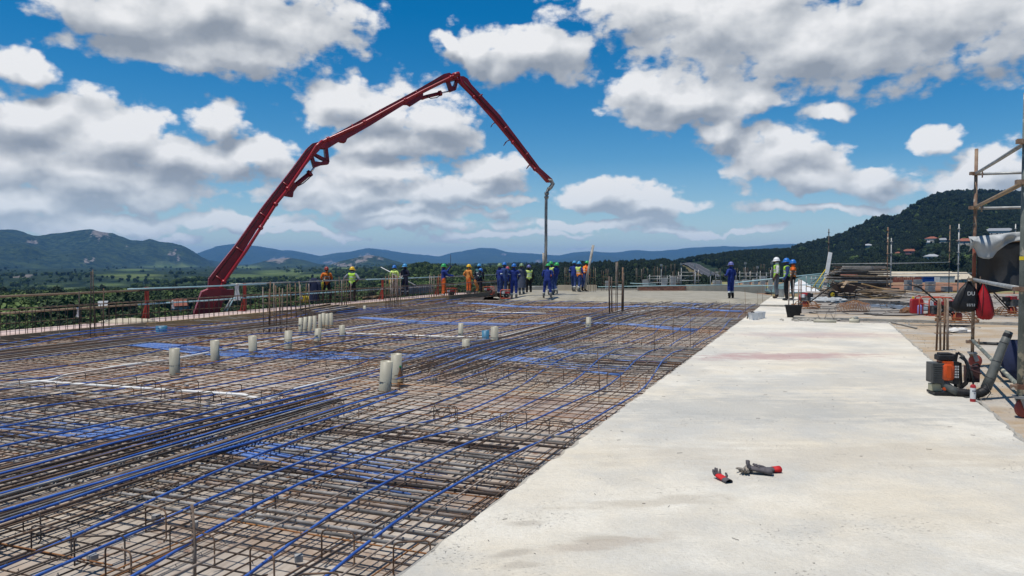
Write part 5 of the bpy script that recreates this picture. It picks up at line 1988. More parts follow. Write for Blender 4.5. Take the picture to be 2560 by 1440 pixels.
def make_people():
    dg = bpy.context.evaluated_depsgraph_get()
    bpy.context.view_layer.update()
    dg.update()
    for q in PEOPLE:
        ob = q['skin']
        J = q['J']
        ev = ob.evaluated_get(dg)
        me = bpy.data.meshes.new_from_object(ev)
        vs = [v.co.copy() for v in me.vertices]
        ns = [v.normal.copy() for v in me.vertices]
        fs = [tuple(f.vertices) for f in me.polygons]
        cen = [sum((vs[i] for i in f), Vector()) / len(f) for f in fs]
        o = q['o']
        wr = Vector((len(PEOPLE), q['p'].x * 3.1, q['p'].y))
        for i_, v_ in enumerate(vs):      # creases in the cloth
            if .15 < v_.z < 1.40:
                n1_ = mnoise.noise(Vector((v_.x * 9, v_.y * 9, v_.z * 22)) + wr)
                n2_ = mnoise.noise(Vector((v_.x * 22, v_.y * 22, v_.z * 40)) + wr)
                vs[i_] = v_ + ns[i_] * (.012 * n1_ + .006 * n2_ + .006)
        slots = []

        def slot(name):
            m = CL[name] if name in CL else M[name]
            if m not in slots:
                slots.append(m)
            return slots.index(m)
        part, idx = [], []
        for c in cen:
            best, bn = 9, 'torso'
            for a, b, nm in BONES:
                d = seg_d(c, J[a], J[b]) - (RAD[a][0] + RAD[b][0]) * .5
                if d < best:
                    best, bn, ba = d, nm, (a, b)
            if bn == 'forearm' and seg_d(c, J[ba[1]], J[ba[1]]) < .12 and (c - J[ba[1]]).dot(J[ba[1]] - J[ba[0]]) > .008:
                bn = 'hand'
            if bn == 'shin':
                kn, an = J[ba[0]], J[ba[1]]
                f = (c - kn).dot(an - kn) / (an - kn).length_squared
                bn = 'boot' if f > o.get('boot_at', .62) else ('refl' if o.get('band') and f > o.get('boot_at', .62) - .17 else 'shin')
            if bn == 'torso' and o.get('shirt_low') and c.z < J['waist'].z - .02:
                bn = 'hips'
            if bn == 'head' and (c - J['neck']).dot((J['head'] - J['neck']).normalized()) < -.005:
                bn = 'torso'
            part.append(bn)
            key = dict(torso='top', uparm='sleeve', forearm='fore', hand='hand', hips='trouser', thigh='thigh', shin='shin', boot='boot', head='head', refl='reflc')[bn]
            dflt = dict(top='blue', sleeve=o.get('top', 'blue'), fore=o.get('sleeve', o.get('top', 'blue')), hand='skin', trouser='blue', thigh=o.get('trouser', 'blue'), shin=o.get('thigh', o.get('trouser', 'blue')), boot='boot_black', head='skin', reflc='refl')
            idx.append(slot(o.get(key, dflt[key])))
        mb = MB()
        mb.add(vs, fs)
        mb.m = idx
        # face: nose, brow, chin, ears, eyes; fingers
        hd = J['head']
        up = (J['crown'] - J['neck']).normalized()
        fw = Vector((0, 1, 0))
        yaw = q['extra'].get('look', 0)
        fw = Matrix.Rotation(R(-yaw), 3, 'Z') @ fw
        fw = (fw - up * fw.dot(up)).normalized()
        rt = fw.cross(up).normalized()
        mb.cur = slot(o.get('head', 'skin'))
        rot3 = Matrix((rt, fw, up)).transposed()
        mb.ball(hd + up * .02, .1, (.80, .97, 1.12), rot3, 12, 8)
        mb.ball(hd + fw * .098 - up * .005, .016, (.9, 1.1, 1.5), rot3, 6, 4)
        mb.ball(hd + fw * .07 - up * .07, .03, (1.1, .9, .8), rot3, 6, 4)
        for s in (-1, 1):
            mb.ball(hd + rt * (.083 * s) + up * .0, .022, (.35, .8, 1.2), rot3, 6, 4)
        mb.cur = slot('white')
        for s in (-1, 1):
            mb.ball(hd + fw * .088 + rt * (.032 * s) + up * .022, .010, (1.2, .6, .7), rot3, 6, 4)
        mb.cur = slot('brown')
        mb.ball(hd + fw * .093 - up * .045, .016, (1.5, .4, .5), rot3, 6, 4)
        mb.cur = slot(o.get('hand', 'skin'))
        fingers(mb, J)
        k = q['h'] / 1.70
        root = thing('person', q['label'], 'person', tuple(q['p']), R(-q['f']), 'workers on the deck')
        root.scale = (k, k, k)
        mb.build('body', slots, root, True)

        def shell(name, parts, mats, grow, zlo=-9, zhi=9, cond=None, zone=None):
            sel = [i for i, pt in enumerate(part) if pt in parts and zlo < cen[i].z < zhi and (cond is None or cond(cen[i]))]
            used = {}
            nv, nf, nm = [], [], []
            for i in sel:
                f = []
                for vi in fs[i]:
                    if vi not in used:
                        used[vi] = len(nv)
                        nv.append(vs[vi] + ns[vi] * grow)
                    f.append(used[vi])
                nf.append(tuple(f))
                nm.append(zone(cen[i]) if zone else 0)
            if not nf:
                return None
            b = MB().add(nv, nf)
            b.m = nm
            return b.build(name, mats, root, True)
        ex = q['extra']
        if 'vest' in ex:
            c1 = CL[ex['vest']]
            c2 = CL[ex.get('vest2', ex['vest'])]
            zc, zw = J['chest'], J['waist']
            ax = (J['neck'] - J['hip']).normalized()
            L = (J['neck'] - J['hip']).length

            def zone(c):
                f = (c - J['hip']).dot(ax) / L
                if .30 < f < .40 or .56 < f < .62:
                    return 2
                return 0 if f > .45 else 1
            shell('vest', ('torso', 'uparm'), [c1, c2, CL['refl']], .016, cond=lambda c: -.06 < (c - J['hip']).dot(ax) / L < .97 and abs((c - J['chest']).dot((J['shr'] - J['shl']).normalized())) < .185, zone=zone)
        if 'coat' in ex:       # a long loose coat skirt hanging from the waist to the knee
            ring = []
            b = MB()
            n = 16
            prof = ((J['waist'].z, .17, .13), (.88, .20, .16), (.66, .225, .18), (.46, .24, .195))
            vs2 = [(math.cos(2 * PI * j / n) * rx * (1 + .06 * math.sin(5 * j)), math.sin(2 * PI * j / n) * ry + .0, z) for (z, rx, ry) in prof for j in range(n)]
            b.add(vs2, [(i * n + j, i * n + (j + 1) % n, (i + 1) * n + (j + 1) % n, (i + 1) * n + j) for i in range(3) for j in range(n)])
            b.build('coat_skirt', CL[ex['coat']], root, True)
        if 'arm_bands' in ex:
            b = MB()
            for s in 'lr':
                a, e = J['sh' + s], J['el' + s]
                c = a.lerp(e, .62)
                d = (e - a).normalized()
                b.tube([c - d * .022, c + d * .022], .066, 12, False)
            b.build('arm_band', CL['refl'], root, True)
        if 'harness' in ex:
            b = MB()
            r0 = .02
            zt, zb = J['shl'].z, J['waist'].z
            for (x0, x1) in ((-.12, .10), (.12, -.10)):
                for sd in (-1, 1):
                    b.tube([(x0, 0, zt + .07), (x0 * .8, sd * .135, zt - .06), (0, sd * .155, (zt + zb) / 2 + .04), (x1, sd * .145, zb)], .014, 5)
            b.tube([(.17 * math.cos(a), .14 * math.sin(a), zb) for a in np.linspace(0, 2 * PI, 14)], .016, 5, False)
            for s in (-1, 1):
                b.tube([(s * .10 + .11 * math.cos(a), .115 * math.sin(a), .80) for a in np.linspace(0, 2 * PI, 12)], .014, 5, False)
            b.build('harness', CL['black'], root, True)
            b = MB()
            rr_ = random.Random(4)
            for i in range(5):
                x = -.19 + rr_.uniform(-.03, .03)
                b.tube([(x, -.08, zb), (x - .04, -.10, zb - .25), (x - .02, -.08, zb - .45 - .04 * i), (x + .03, -.07, zb - .3), (x + .02, -.08, zb - .05)], .014, 5)
            b.build('lanyard', M['yellow'], root, True)
        # helmet
        b = MB()
        prof = [(.128, 0), (.127, .035), (.116, .075), (.092, .112), (.055, .136), (.018, .145)]
        n = 18
        hv = [(math.cos(2 * PI * j / n) * r * .90, math.sin(2 * PI * j / n) * r * 1.06, z) for r, z in prof for j in range(n)]
        hf = [(i * n + j, i * n + (j + 1) % n, (i + 1) * n + (j + 1) % n, (i + 1) * n + j) for i in range(len(prof) - 1) for j in range(n)] + [tuple(5 * n + j for j in range(n))]
        b.add(hv, hf)
        helm = b.build('helmet', HAT[q['hat']], root, True)
        helm.location = hd + up * .035 - fw * .004
        helm.rotation_mode = 'QUATERNION'
        helm.rotation_quaternion = rot3.to_quaternion()
        b = MB()
        br = []
        for j in range(n):
            a = 2 * PI * j / n
            e = .018 + .055 * max(0, math.sin(a)) ** 2
            br += [(math.cos(a) * .115, math.sin(a) * .135, .004), (math.cos(a) * (.115 + e * .8), math.sin(a) * (.135 + e), -.006 - .012 * max(0, math.sin(a)))]
        b.add(br + [(x, y_, z + .007) for x, y_, z in br], [f for j in range(n) for f in ((2 * j, 2 * j + 1, 2 * ((j + 1) % n) + 1, 2 * ((j + 1) % n)), (2 * n + 2 * j, 2 * n + 2 * ((j + 1) % n), 2 * n + 2 * ((j + 1) % n) + 1, 2 * n + 2 * j + 1), (2 * j + 1, 2 * n + 2 * j + 1, 2 * n + 2 * ((j + 1) % n) + 1, 2 * ((j + 1) % n) + 1))])
        b.build('brim', HAT[q['hat']], helm, True)
        MB().tube([(0, -.12, .06), (0, -.07, .128), (0, 0, .152), (0, .07, .128), (0, .125, .06)], .012, 6).build('ridge', HAT[q['hat']], helm, True)
        bpy.data.objects.remove(ob, do_unlink=True)


HIPS_HANDS = dict(ell=(-.42, -.08, 1.14), wrl=(-.20, .02, 1.00), elr=(.42, -.08, 1.14), wrr=(.20, .02, 1.00))
FRONT = dict(ell=(-.27, .02, 1.12), wrl=(-.10, .26, 1.08), elr=(.27, .02, 1.12), wrr=(.10, .26, 1.06))
WALK = dict(knl=(-.10, .12, .52), anl=(-.11, .16, .10), knr=(.10, -.02, .50), anr=(.11, -.20, .12))
WIDE = dict(anl=(-.19, 0, .09), anr=(.19, 0, .09), knl=(-.15, .03, .50), knr=(.15, .03, .50))


def J_(*ds, **kw):
    d = {}
    for x in ds:
        d.update(x)
    d.update(kw)
    return pose(**d)


WZ = -.28
DKZ = -.20
person('worker in an orange shirt with black harness straps, back turned at the rail', 817, 752, WZ, -20, J_(FRONT, WIDE), dict(top='orange_tee', sleeve='orange_tee', fore='skin', trouser='brown', boot='boot_brown'), 'red', dict(harness=1, vest='orange_vest', vest2='orange_tee'), 1.66)
person('worker in a lime vest and black shorts with hands on hips', 881, 754, WZ, 15, J_(HIPS_HANDS), dict(top='shirt_grey', sleeve='shirt_grey', fore='skin', trouser='black', thigh='black', shin='brown', boot='boot_brown'), 'yellow', dict(vest='lime', look=40), 1.66)
person('worker in lime and orange top with crossed harness, blue helmet', 986, 741, WZ + .06, 25, J_(FRONT), dict(top='lime_pale', trouser='pattern', boot='boot_grey'), 'blue', dict(harness=1, vest='lime_pale', vest2='orange_vest'), 1.66)
person('worker in dark navy overalls facing the lime and orange worker', 1013, 741, WZ + .06, 215, J_(FRONT, WIDE), dict(top='navy', trouser='navy', hand='glove', boot='boot_black', band=1), 'sky', dict(), 1.74)
person('worker in a blue jacket and orange trousers holding up a thin rod', 1109, 745, DKZ, 70, J_(ell=(-.30, .26, 1.34), wrl=(-.26, .42, 1.56), elr=(.24, .18, 1.14), wrr=(.22, .44, 1.14)), dict(top='blue', trouser='orange', boot='orange', boot_at=.9, band=1), 'green', dict(), 1.72)
person('worker in a full orange coverall with a yellow helmet', 1172, 737, DKZ, 50, J_(ell=(-.38, -.10, 1.15), wrl=(-.18, .05, 1.02), elr=(.26, .02, 1.12), wrr=(.16, .2, .98)), dict(top='tan', trouser='orange', hand='glove', boot='boot_grey'), 'yellow', dict(look=30), 1.68)
person('worker in dark jacket with a teal bag strap behind the crouching one', 1198, 735, DKZ, 20, J_(), dict(top='navy', trouser='navy', hand='glove', boot='boot_black'), 'sky', dict(vest='teal'), 1.72, )
person('worker in dark jacket and tan trousers stooping over an engine', 1189, 737, DKZ, 75, J_(bend=.42, knl=(-.11, .16, .48), knr=(.11, .12, .48), anl=(-.13, -.05, .09), anr=(.13, .08, .09), hip=(0, -.06, .84), hpl=(-.09, -.06, .82), hpr=(.09, -.06, .82), waist=(0, -.05, .98), ), dict(top='navy', trouser='tan', boot='boot_grey'), 'blue', dict(arm_bands=1), 1.55)
person('worker in blue overalls with an olive helmet, first of the central group', 1249, 745, DKZ, 60, J_(), dict(top='blue', trouser='blue2', boot='boot_black', band=1), 'olive', dict(arm_bands=1), 1.74)
person('worker with a blue helmet half hidden behind the olive helmet', 1259, 738, DKZ, 30, J_(FRONT, bend=.12), dict(top='blue2', trouser='blue2', boot='boot_grey', band=1), 'blue', dict(), 1.80)
person('short worker with a pink helmet between the blue overalls', 1269, 735, DKZ, 10, J_(), dict(top='blue2', trouser='brown', boot='boot_grey'), 'pink', dict(), 1.56)
person('worker in blue overalls seen from behind with a blue helmet', 1285, 749, DKZ, 12, J_(ell=(-.26, -.02, 1.12), wrl=(-.27, .04, .90), elr=(.28, .02, 1.12), wrr=(.2, .24, 1.12), twist=.1), dict(top='blue', trouser='blue', hand='glove', boot='boot_grey', band=1), 'blue', dict(arm_bands=1), 1.74)
person('worker in a long grey blue coat with an olive green helmet', 1304, 741, DKZ, -25, J_(), dict(top='grey_blue', trouser='grey_blue', hand='glove', boot='boot_grey', band=1), 'olive', dict(coat='grey_blue'), 1.74)
person('worker in a pale lime vest over black sleeves, violet helmet', 1322, 738, DKZ, -10, J_(), dict(top='black', trouser='black', boot='boot_black'), 'violet', dict(vest='lime_pale'), 1.66)
person('worker in blue overalls under the hose, green helmet, back to the camera', 1368, 746, -.10, 20, J_(FRONT, WIDE, bend=.20), dict(top='blue', trouser='blue', boot='boot_grey', band=1), 'green', dict(), 1.66)
person('worker with green helmet and yellow vest behind the hose', 1377, 738, -.05, 30, J_(FRONT), dict(top='blue', trouser='blue2', boot='boot_grey', band=1), 'green', dict(vest='lime_pale', vest2='orange_vest'), 1.70)
person('worker in blue leaning back to hold the hose, green helmet', 1389, 736, -.05, -55, J_(FRONT, bend=-.12, anl=(-.13, -.2, .09), knl=(-.11, -.02, .5), anr=(.13, .16, .09), knr=(.11, .13, .5)), dict(top='blue', trouser='blue2', boot='boot_grey', band=1), 'green', dict(), 1.64)
person('worker in blue overalls with a blue and white helmet by the leaning pipe', 1434, 730, -.05, 25, J_(FRONT, WALK, bend=.15), dict(top='blue', trouser='blue2', boot='boot_grey', band=1), 'sky', dict(arm_bands=1), 1.74)
person('worker in a bright orange and yellow vest holding the leaning pipe', 1447, 731, -.05, 50, J_(FRONT, WALK), dict(top='blue', trouser='blue2', boot='boot_grey', band=1), 'sky', dict(vest='lime_pale', vest2='orange_vest'), 1.70)
person('worker with a green helmet in front of the leaning pipe, mostly hidden', 1459, 729, -.05, 70, J_(FRONT, WIDE, bend=.3), dict(top='orange', trouser='blue2', boot='boot_black'), 'green', dict(vest='orange_vest'), 1.76)
person('worker in bright blue overalls and black gumboots alone in the wet concrete', 1827, 750, -.10, -35, J_(ell=(-.30, .0, 1.13), wrl=(-.14, .22, 1.12), elr=(.30, .0, 1.13), wrr=(.14, .22, 1.10)), dict(top='blue', trouser='blue', boot='boot_black', band=1, boot_at=.42), 'violet', dict(), 1.72)
person('worker in a white helmet, lime vest and grey trousers on the slab strip', 1941, 746, .07, -80, J_(ell=(-.24, .0, 1.10), wrl=(-.23, .1, .88)), dict(top='white', sleeve='white', fore='skin', trouser='grey', hand='skin', boot='boot_brown', boot_at=.8), 'white', dict(vest='lime'), 1.74)
person('worker in a blue shirt and lime vest with a bright blue helmet', 1966, 752, .05, -80, J_(ell=(-.24, .02, 1.10), wrl=(-.22, .14, .90)), dict(top='blue2', trouser='black', boot='boot_black'), 'blue', dict(vest='lime'), 1.72)
person('worker in an orange vest with bare dark arms behind the lime vest', 1982, 750, .05, -70, J_(ell=(-.24, .02, 1.10), wrl=(-.22, .14, .90)), dict(top='orange', sleeve='skin', fore='skin', trouser='black', boot='boot_black'), 'blue', dict(vest='orange_vest'), 1.66)
make_people()


def held(label, name, cat, a, b, r, m, group=None):
    o = MB().tube([a, b], r, 7).build(name, m if not isinstance(m, str) else M[m], None, True)
    return setp(o, label, cat, group)


wp = at(1109, 745, DKZ)
held('thin dark rod held up by the worker in orange trousers', 'rod', 'rod', dep(1127, 690, wp.y + .1), dep(1126.5, 636, wp.y + .1), .012, 'black')
wp = at(986, 741, WZ)
held('white pole carried slantwise by the lime and orange worker', 'pole', 'pole', dep(952, 668, wp.y - .35), dep(1048, 718, wp.y - .15), .025, 'white_pl')
wp = at(1459, 729, -.05)
held('grey pipe leaning upright above the far group of workers', 'leaning_pipe', 'pipe', dep(1462, 722, wp.y - .4), dep(1483, 613, wp.y - .1), .075, 'hose')
wp = at(1368, 746, -.1)
held('dark bar standing beside the hanging hose', 'bar', 'bar', dep(1359.5, 680, wp.y + .3), dep(1358, 632, wp.y + .3), .05, 'hose')

# ------------------------------------------------------------------ handrail along the walkway
M['red_post'] = mat('red oxide steel post', (.36, .045, .025), (.26, .04, .025), 5, rough=.6, bump=.2)
hr = thing('handrail', 'scaffold tube and timber handrail along the outer edge of the walkway', 'handrail', tuple(W(20, 18.9, -.29)), ROT_A)
HB = W(20, 18.9, -.29)


def hl(s, y, z):
    return (s - 20, y, z)




def s_at(u, v):
    return to_st(at(u, v, -.29))[0]


SP = [s_at(312, 797), s_at(572, 777), s_at(925, 748)]
SP.append(SP[2] + 6.2)
MB().tube([hl(2, 0, .98), hl(10, .02, .97), hl(SP[0] + .6, .0, 1.0)], .032, 7).build('rail', M['wood'], hr, True)
MB().tube([hl(2, .05, .50), hl(10, .03, .50), hl(SP[0] + .4, .05, .53)], .030, 7).build('rail', M['wood'], hr, True)
MB().beam(hl(SP[0] - .3, -.03, .99), hl(SP[0] + 2.2, -.03, 1.0), .05, .05).build('rail', M['wood_dark'], hr)
for (a_, b_, z_, y_, m_) in ((SP[0] - .8, SP[1] + 1.2, 1.05, -.05, 'galv_blue'), (SP[0] - .4, SP[1] + .8, .53, -.05, 'galv_blue'), (SP[1] - .7, SP[2] - .5, 1.08, .05, 'galv'), (SP[1] - .3, SP[2] - .3, .54, .05, 'galv_blue'),
                             (SP[2] - 1.6, SP[3] + .5, 1.06, -.04, 'galv_blue'), (SP[2] - 1.3, SP[3] + .4, .54, -.04, 'galv'), (SP[3] - .6, 50, 1.05, .04, 'galv'), (SP[3] - .6, 50, .54, .04, 'galv')):
    MB().tube([hl(a_, y_, z_), hl((a_ + b_) / 2, y_, z_ - .01), hl(b_, y_, z_)], .026, 8).build('rail', M[m_], hr, True)
for s in SP:
    mb = MB()
    mb.beam(hl(s, .0, 0), hl(s, .0, 1.10), .13, .06)
    mb.beam(hl(s - .04, -.045, 0.05), hl(s - .04, -.045, .9), .03, .03)
    mb.beam(hl(s, .22, 0), hl(s, .04, .52), .06, .05)
    mb.box(hl(s, .08, .012), (.30, .42, .02))
    mb.build('post', M['red_post'], hr)
RAGS = [('rag tied to the timber rail at the far left', s_at(142, 812), .5), ('rag tied on the pale blue rail before the boom', s_at(378, 792), .54), ('pale rag on the middle rail right of the boom', s_at(705, 765), .54)]


def rag(label, p, L=.26, m='cloth_white', w=.07):
    rr = random.Random(int(p.x * 100))
    mb = MB()
    n = 7
    vs = []
    for i in range(n):
        f = i / (n - 1)
        for k in range(4):
            a = k / 3 - .5
            vs.append(Vector((math.sin(f * 4 + k) * .02 + a * w * (1 + f * .6), rr.uniform(-.02, .02) + .02 * math.sin(k * 3), .03 - f * L + rr.uniform(-.012, .012))) + p)
    mb.add(vs, [(i * 4 + k, i * 4 + k + 1, i * 4 + 4 + k + 1, i * 4 + 4 + k) for i in range(n - 1) for k in range(3)])
    mb.add([v + Vector((0, .012, 0)) for v in vs], [(i * 4 + k, i * 4 + 4 + k, i * 4 + 4 + k + 1, i * 4 + k + 1) for i in range(n - 1) for k in range(3)])
    mb.ball(p + Vector((0, 0, .03)), .04, (1, 1, .8), None, 8, 5, .15, rr)
    return setp(mb.build('rag', M[m], None, True), label, 'rag', 'rags tied to the rails')


for lb, s, z in RAGS:
    rag(lb, W(s, 18.85, -.29 + z))
rag('big white rag knotted over the rail in front of the boom base', W(s_at(546, 779), 18.8, -.29 + 1.05), .62, w=.16)

# dark jacket hanging over the rail
def jacket(label, p, h=1.15):
    t = thing('jacket', label, 'jacket', tuple(p))
    rr = random.Random(2)
    mb = MB()
    n = 14
    prof = [(0, .10, .05), (.12, .20, .07), (.35, .19, .08), (.7, .20, .09), (1.0, .23, .10)]
    vs = [(math.cos(2 * PI * j / n) * rx * (1 + .10 * math.sin(4 * j)), math.sin(2 * PI * j / n) * ry * (1 + .15 * math.sin(3 * j + i)), -z * h) for i, (z, rx, ry) in enumerate(prof) for j in range(n)]
    mb.add(vs, [(i * n + j, (i + 1) * n + j, (i + 1) * n + (j + 1) % n, i * n + (j + 1) % n) for i in range(4) for j in range(n)] + [tuple(range(n))])
    mb.build('body', M['cloth_navy'], t, True)
    for s in (-1, 1):
        MB().tube([(s * .15, 0, -.1), (s * .24, .01, -.35), (s * .25, .02, -.62), (s * .24, .0, -.8)], [.07, .075, .065, .06], 9).build('sleeve', M['cloth_navy'], t, True)


_j = at(786, 757, WZ)
jacket('dark navy jacket hung over the rail left of the worker in orange', Vector((_j.x, _j.y, WZ + 1.18)), 1.1)
_c = at(760, 757, WZ)
yc = thing('hose_coil', 'bright yellow coiled hose standing on the walkway', 'coil', tuple(_c))
for i in range(4):
    MB().tube([(-.14 + i * .09 + .0 * a, math.cos(a) * .07, .16 + math.sin(a) * .15) for a in np.linspace(0, 2 * PI, 16)], .028, 7, False).build('loop', M['yellow'], yc, True)
MB().tube([(.2, .0, 0), (.21, .02, .32)], .02, 6).build('end', M['yellow'], yc, True)
# blue grey dolly leaning by the boom foot, off-cut timber, sand pile on the walkway
_c = at(560, 779, WZ)
sp = thing('steel_prop', 'blue grey steel prop leaning beside the boom foot', 'prop', tuple(_c))
MB().tube([(0, 0, 0), (.28, .1, .52)], .04, 8).build('tube', M['galv'], sp, True)
MB().tube([(.1, .0, .0), (.38, .1, .55)], .025, 8).build('inner_tube', M['galv_blue'], sp, True)
_c = at(320, 806, WZ)
rr = random.Random(6)
mb = MB()
mb.ball((0, 0, -.02), .62, (1.5, .9, .25), None, 16, 8, .10, rr)
setp(mb.build('sand_heap', mat('pale sand', (.46, .40, .30), (.36, .31, .23), 8, rough=.95, bump=.4), None, True, loc=tuple(_c)), 'small pale sand heap at the foot of a red rail post', 'sand heap')
# timber boards on the walkway, the stack near the workers
g = thing('timber_pile', 'low pile of new yellow boards on the walkway behind the bars', 'timber pile', tuple(at(950, 744, WZ)), ROT_A)
for i in range(9):
    MB().box((0, 0, 0), (2.0 + rr.uniform(-.3, .3), .14, .045)).build('plank', M[rr.choice(('wood_yel', 'wood_yel', 'wood'))], g, loc=(rr.uniform(-.2, .2), (i % 4) * .17 - .25 + rr.uniform(-.03, .03), .03 + (i // 4) * .05), rot=(0, 0, rr.gauss(0, .06)))
g = thing('corrugated_sheets', 'stack of grey corrugated sheets at the end of the walkway', 'sheet stack', tuple(at(1035, 735, WZ)), ROT_A)
for k in range(3):
    n = 44
    vs = []
    for i in range(n + 1):
        x = i / n * 4.6 - 2.3
        z = math.sin(i * PI / 1.0 * .5 * PI) * .02
        vs += [(x, -.02 - k * .06, 0), (x, -.02 - k * .06 + math.sin(i * 1.57) * .035, .5)]
    fs = [(2 * i, 2 * i + 2, 2 * i + 3, 2 * i + 1) for i in range(n)]
    mb = MB()
    mb.add([(x, y + math.sin(i // 2 * 1.57) * .03, z) for i, (x, y, z) in enumerate(vs)], fs)
    o = mb.build('sheet', M['galv'], g, loc=(0, k * .05, .02 * k))
    md = o.modifiers.new('thickness', 'SOLIDIFY')
    md.thickness = .006
# timbers of the opening frame on the deck behind the thin sleeves
fr = thing('opening_frame', 'dark timber box frame with pale top boards behind the thin sleeves', 'timber frame', tuple(at(820, 790, DK + .012)), ROT_A + .0)
q = [at(735, 792, DK), at(805, 802, DK), at(893, 786, DK), at(815, 776, DK)]
inv = Vector(fr.location)
rotm = Matrix.Rotation(-ROT_A, 3, 'Z')
q = [rotm @ (p - inv) for p in q]
for i in range(4):
    MB().beam(q[i] + Vector((0, 0, .13)), q[(i + 1) % 4] + Vector((0, 0, .13)), .05, .24).build('side_board', M['wood_dark'], fr)
for f in (.12, .4, .68, .92):
    a, b = q[0].lerp(q[1], f), q[3].lerp(q[2], f)
    MB().beam(a + Vector((0, 0, .272)), b + Vector((0, 0, .272)), .10, .03).build('batten', M['wood_grey' if f > .5 else 'wood'], fr)
# slanted wires propping the edge board
for i in range(14):
    s = 11 + i * 1.45
    p = W(s, 15.2, -.12)
    q2 = W(s + .25, 14.5, -.2)
    o = MB().tube([p + Vector((0, 0, .06)), p, q2], .008, 5).build('edge_brace', M['bar_grey'], None, True)
    setp(o, 'short grey brace bar between the edge board and the deck', 'brace', 'brace bars along the edge board')


# ------------------------------------------------------------------ engines in tubular frames (concrete vibrators)
def vibrator(label, p, rz, k=1.0, group='orange framed engines'):
    t = thing('vibrator_engine', label, 'engine', tuple(p), rz, group)
    t.scale = (k, k, k)
    f = MB()
    for y in (-.19, .19):
        pts = [(-.32, y, .03), (-.32, y, .40), (-.26, y, .46), (.26, y, .46), (.32, y, .40), (.32, y, .03), (.26, y, .0), (-.26, y, 0), (-.32, y, .03)]
        f.tube(pts, .017, 7)
    for x, z in ((-.32, .3), (.32, .3), (-.2, .46), (.2, .46), (-.25, 0), (.25, 0)):
        f.tube([(x, -.19, z), (x, .19, z)], .014, 6)
    f.build('frame', M['orange_frame'], t, True)
    b = MB()
    b.box((0, 0, .03), (.44, .30, .03))
    b.build('base_plate', M['orange_frame'], t)
    e = MB()
    e.box((-.03, 0, .15), (.24, .22, .2))
    for i in range(6):
        e.box((-.03, -.125, .09 + i * .025), (.2, .03, .010))
    e.lathe([(.09, 0), (.09, .07), (.05, .09)], 14, (.10, 0, .16), Matrix.Rotation(PI / 2, 3, 'Y'))
    e.build('engine_block', M['engine'], t, .6)
    c = MB().lathe([(.10, 0), (.105, .02), (.09, .05)], 16, (0, -.12, .16), Matrix.Rotation(PI / 2, 3, 'X')).build('starter', M['black'], t, .6)
    MB().lathe([(.02, 0), (.03, .02)], 10, (0, -.17, .16), Matrix.Rotation(PI / 2, 3, 'X')).build('starter_handle', M['galv'], c)
    MB().box((.05, .02, .31), (.24, .20, .09)).build('fuel_tank', M['red_can'], t)
    MB().box((-.17, .03, .31), (.13, .16, .11)).build('air_filter', M['white_pl'], t)
    MB().box((.18, .08, .22), (.10, .14, .12)).build('exhaust', M['engine'], t)


vibrator('orange framed engine lying tilted beside the orange trousers', at(1128, 741, DKZ), .4, .95)
vibrator('orange framed engine in front of the stooping worker', at(1221, 736, DKZ), -.2, .95)
vibrator('orange framed engine with black starter at the feet of the central group', at(1266, 746, DKZ), .05, .95)

# ------------------------------------------------------------------ scaffold tower at the right edge
sr = random.Random(33)
pA, pB = at(2549, 1045, -.03), at(2430, 918, -.03)
DR = -B_DIR
pC, pD = pA + DR * 1.35, pB + DR * 1.35
tw = thing('scaffold_tower', 'rusty mobile scaffold tower on red castors at the right edge', 'scaffold', tuple(pB))
inv_t = Vector(tw.location)


def T(p, z):
    return Vector((p.x - inv_t.x, p.y - inv_t.y, z - inv_t.z))


for nm, p, z0, z1, m in (('standard', pA, .18, 3.45, 'scaf_green'), ('standard', pB, .12, 3.44, 'scaf_rust'), ('standard', pC, .18, 3.45, 'scaf_green'), ('standard', pD, .12, 3.4, 'scaf_rust')):
    MB().tube([T(p, z0), T(p, (z0 + z1) / 2), T(p, z1)], .0255 if m == 'scaf_rust' else .033, 10).build(nm, M[m], tw, True)
MB().tube([T(pB, 1.42), T(pB, 2.02)], .0275, 10).build('painted_sleeve', M['scaf_red'], tw, True)
for (a, b, za, zb, m, r) in ((pB, pA, 3.05, 2.92, 'galv', .024), (pB, pA, 2.52, 2.50, 'wood', .026), (pB, pA, 1.37, 1.36, 'galv', .027), (pB, pA, .40, .30, 'scaf_green', .025), (pB, pD, 3.04, 3.04, 'galv', .022), (pB, pD, 2.50, 2.50, 'galv', .022),
                             (pB, pD, .36, .36, 'grey_pl', .025), (pA, pC, 3.0, 3.0, 'galv', .024), (pA, pC, 1.4, 1.4, 'galv', .024), (pA, pC, .4, .4, 'galv', .024), (pB, pD, 1.98, 2.0, 'scaf_rust', .024)):
    d = (b - a).normalized() * .12
    MB().tube([T(a, za), T((a + b) / 2, (za + zb) / 2 - .004), T(b, zb)], r, 9).build('ledger', M[m], tw, True)
for p, zs in ((pB, (3.05, 2.51, 1.37, .38)), (pA, (2.93, 2.5, 1.36, .31))):
    for z in zs:
        mb = MB()
        mb.box(T(p, z), (.10, .085, .05), ROT_A)
        mb.box(T(p, z) + Vector((-.085, -.02, -.0)), (.09, .05, .045), ROT_A)
        mb.tube([T(p, z) + Vector((.07, -.05, .05)), T(p, z) + Vector((.07, -.05, -.07))], .011, 6)
        mb.build('coupler', M['scaf_rust'], tw)
MB().lathe([(.036, -.02), (.036, .02)], 10, T(pA, 1.69), None, False).build('paint_mark', M['yellow'], tw)
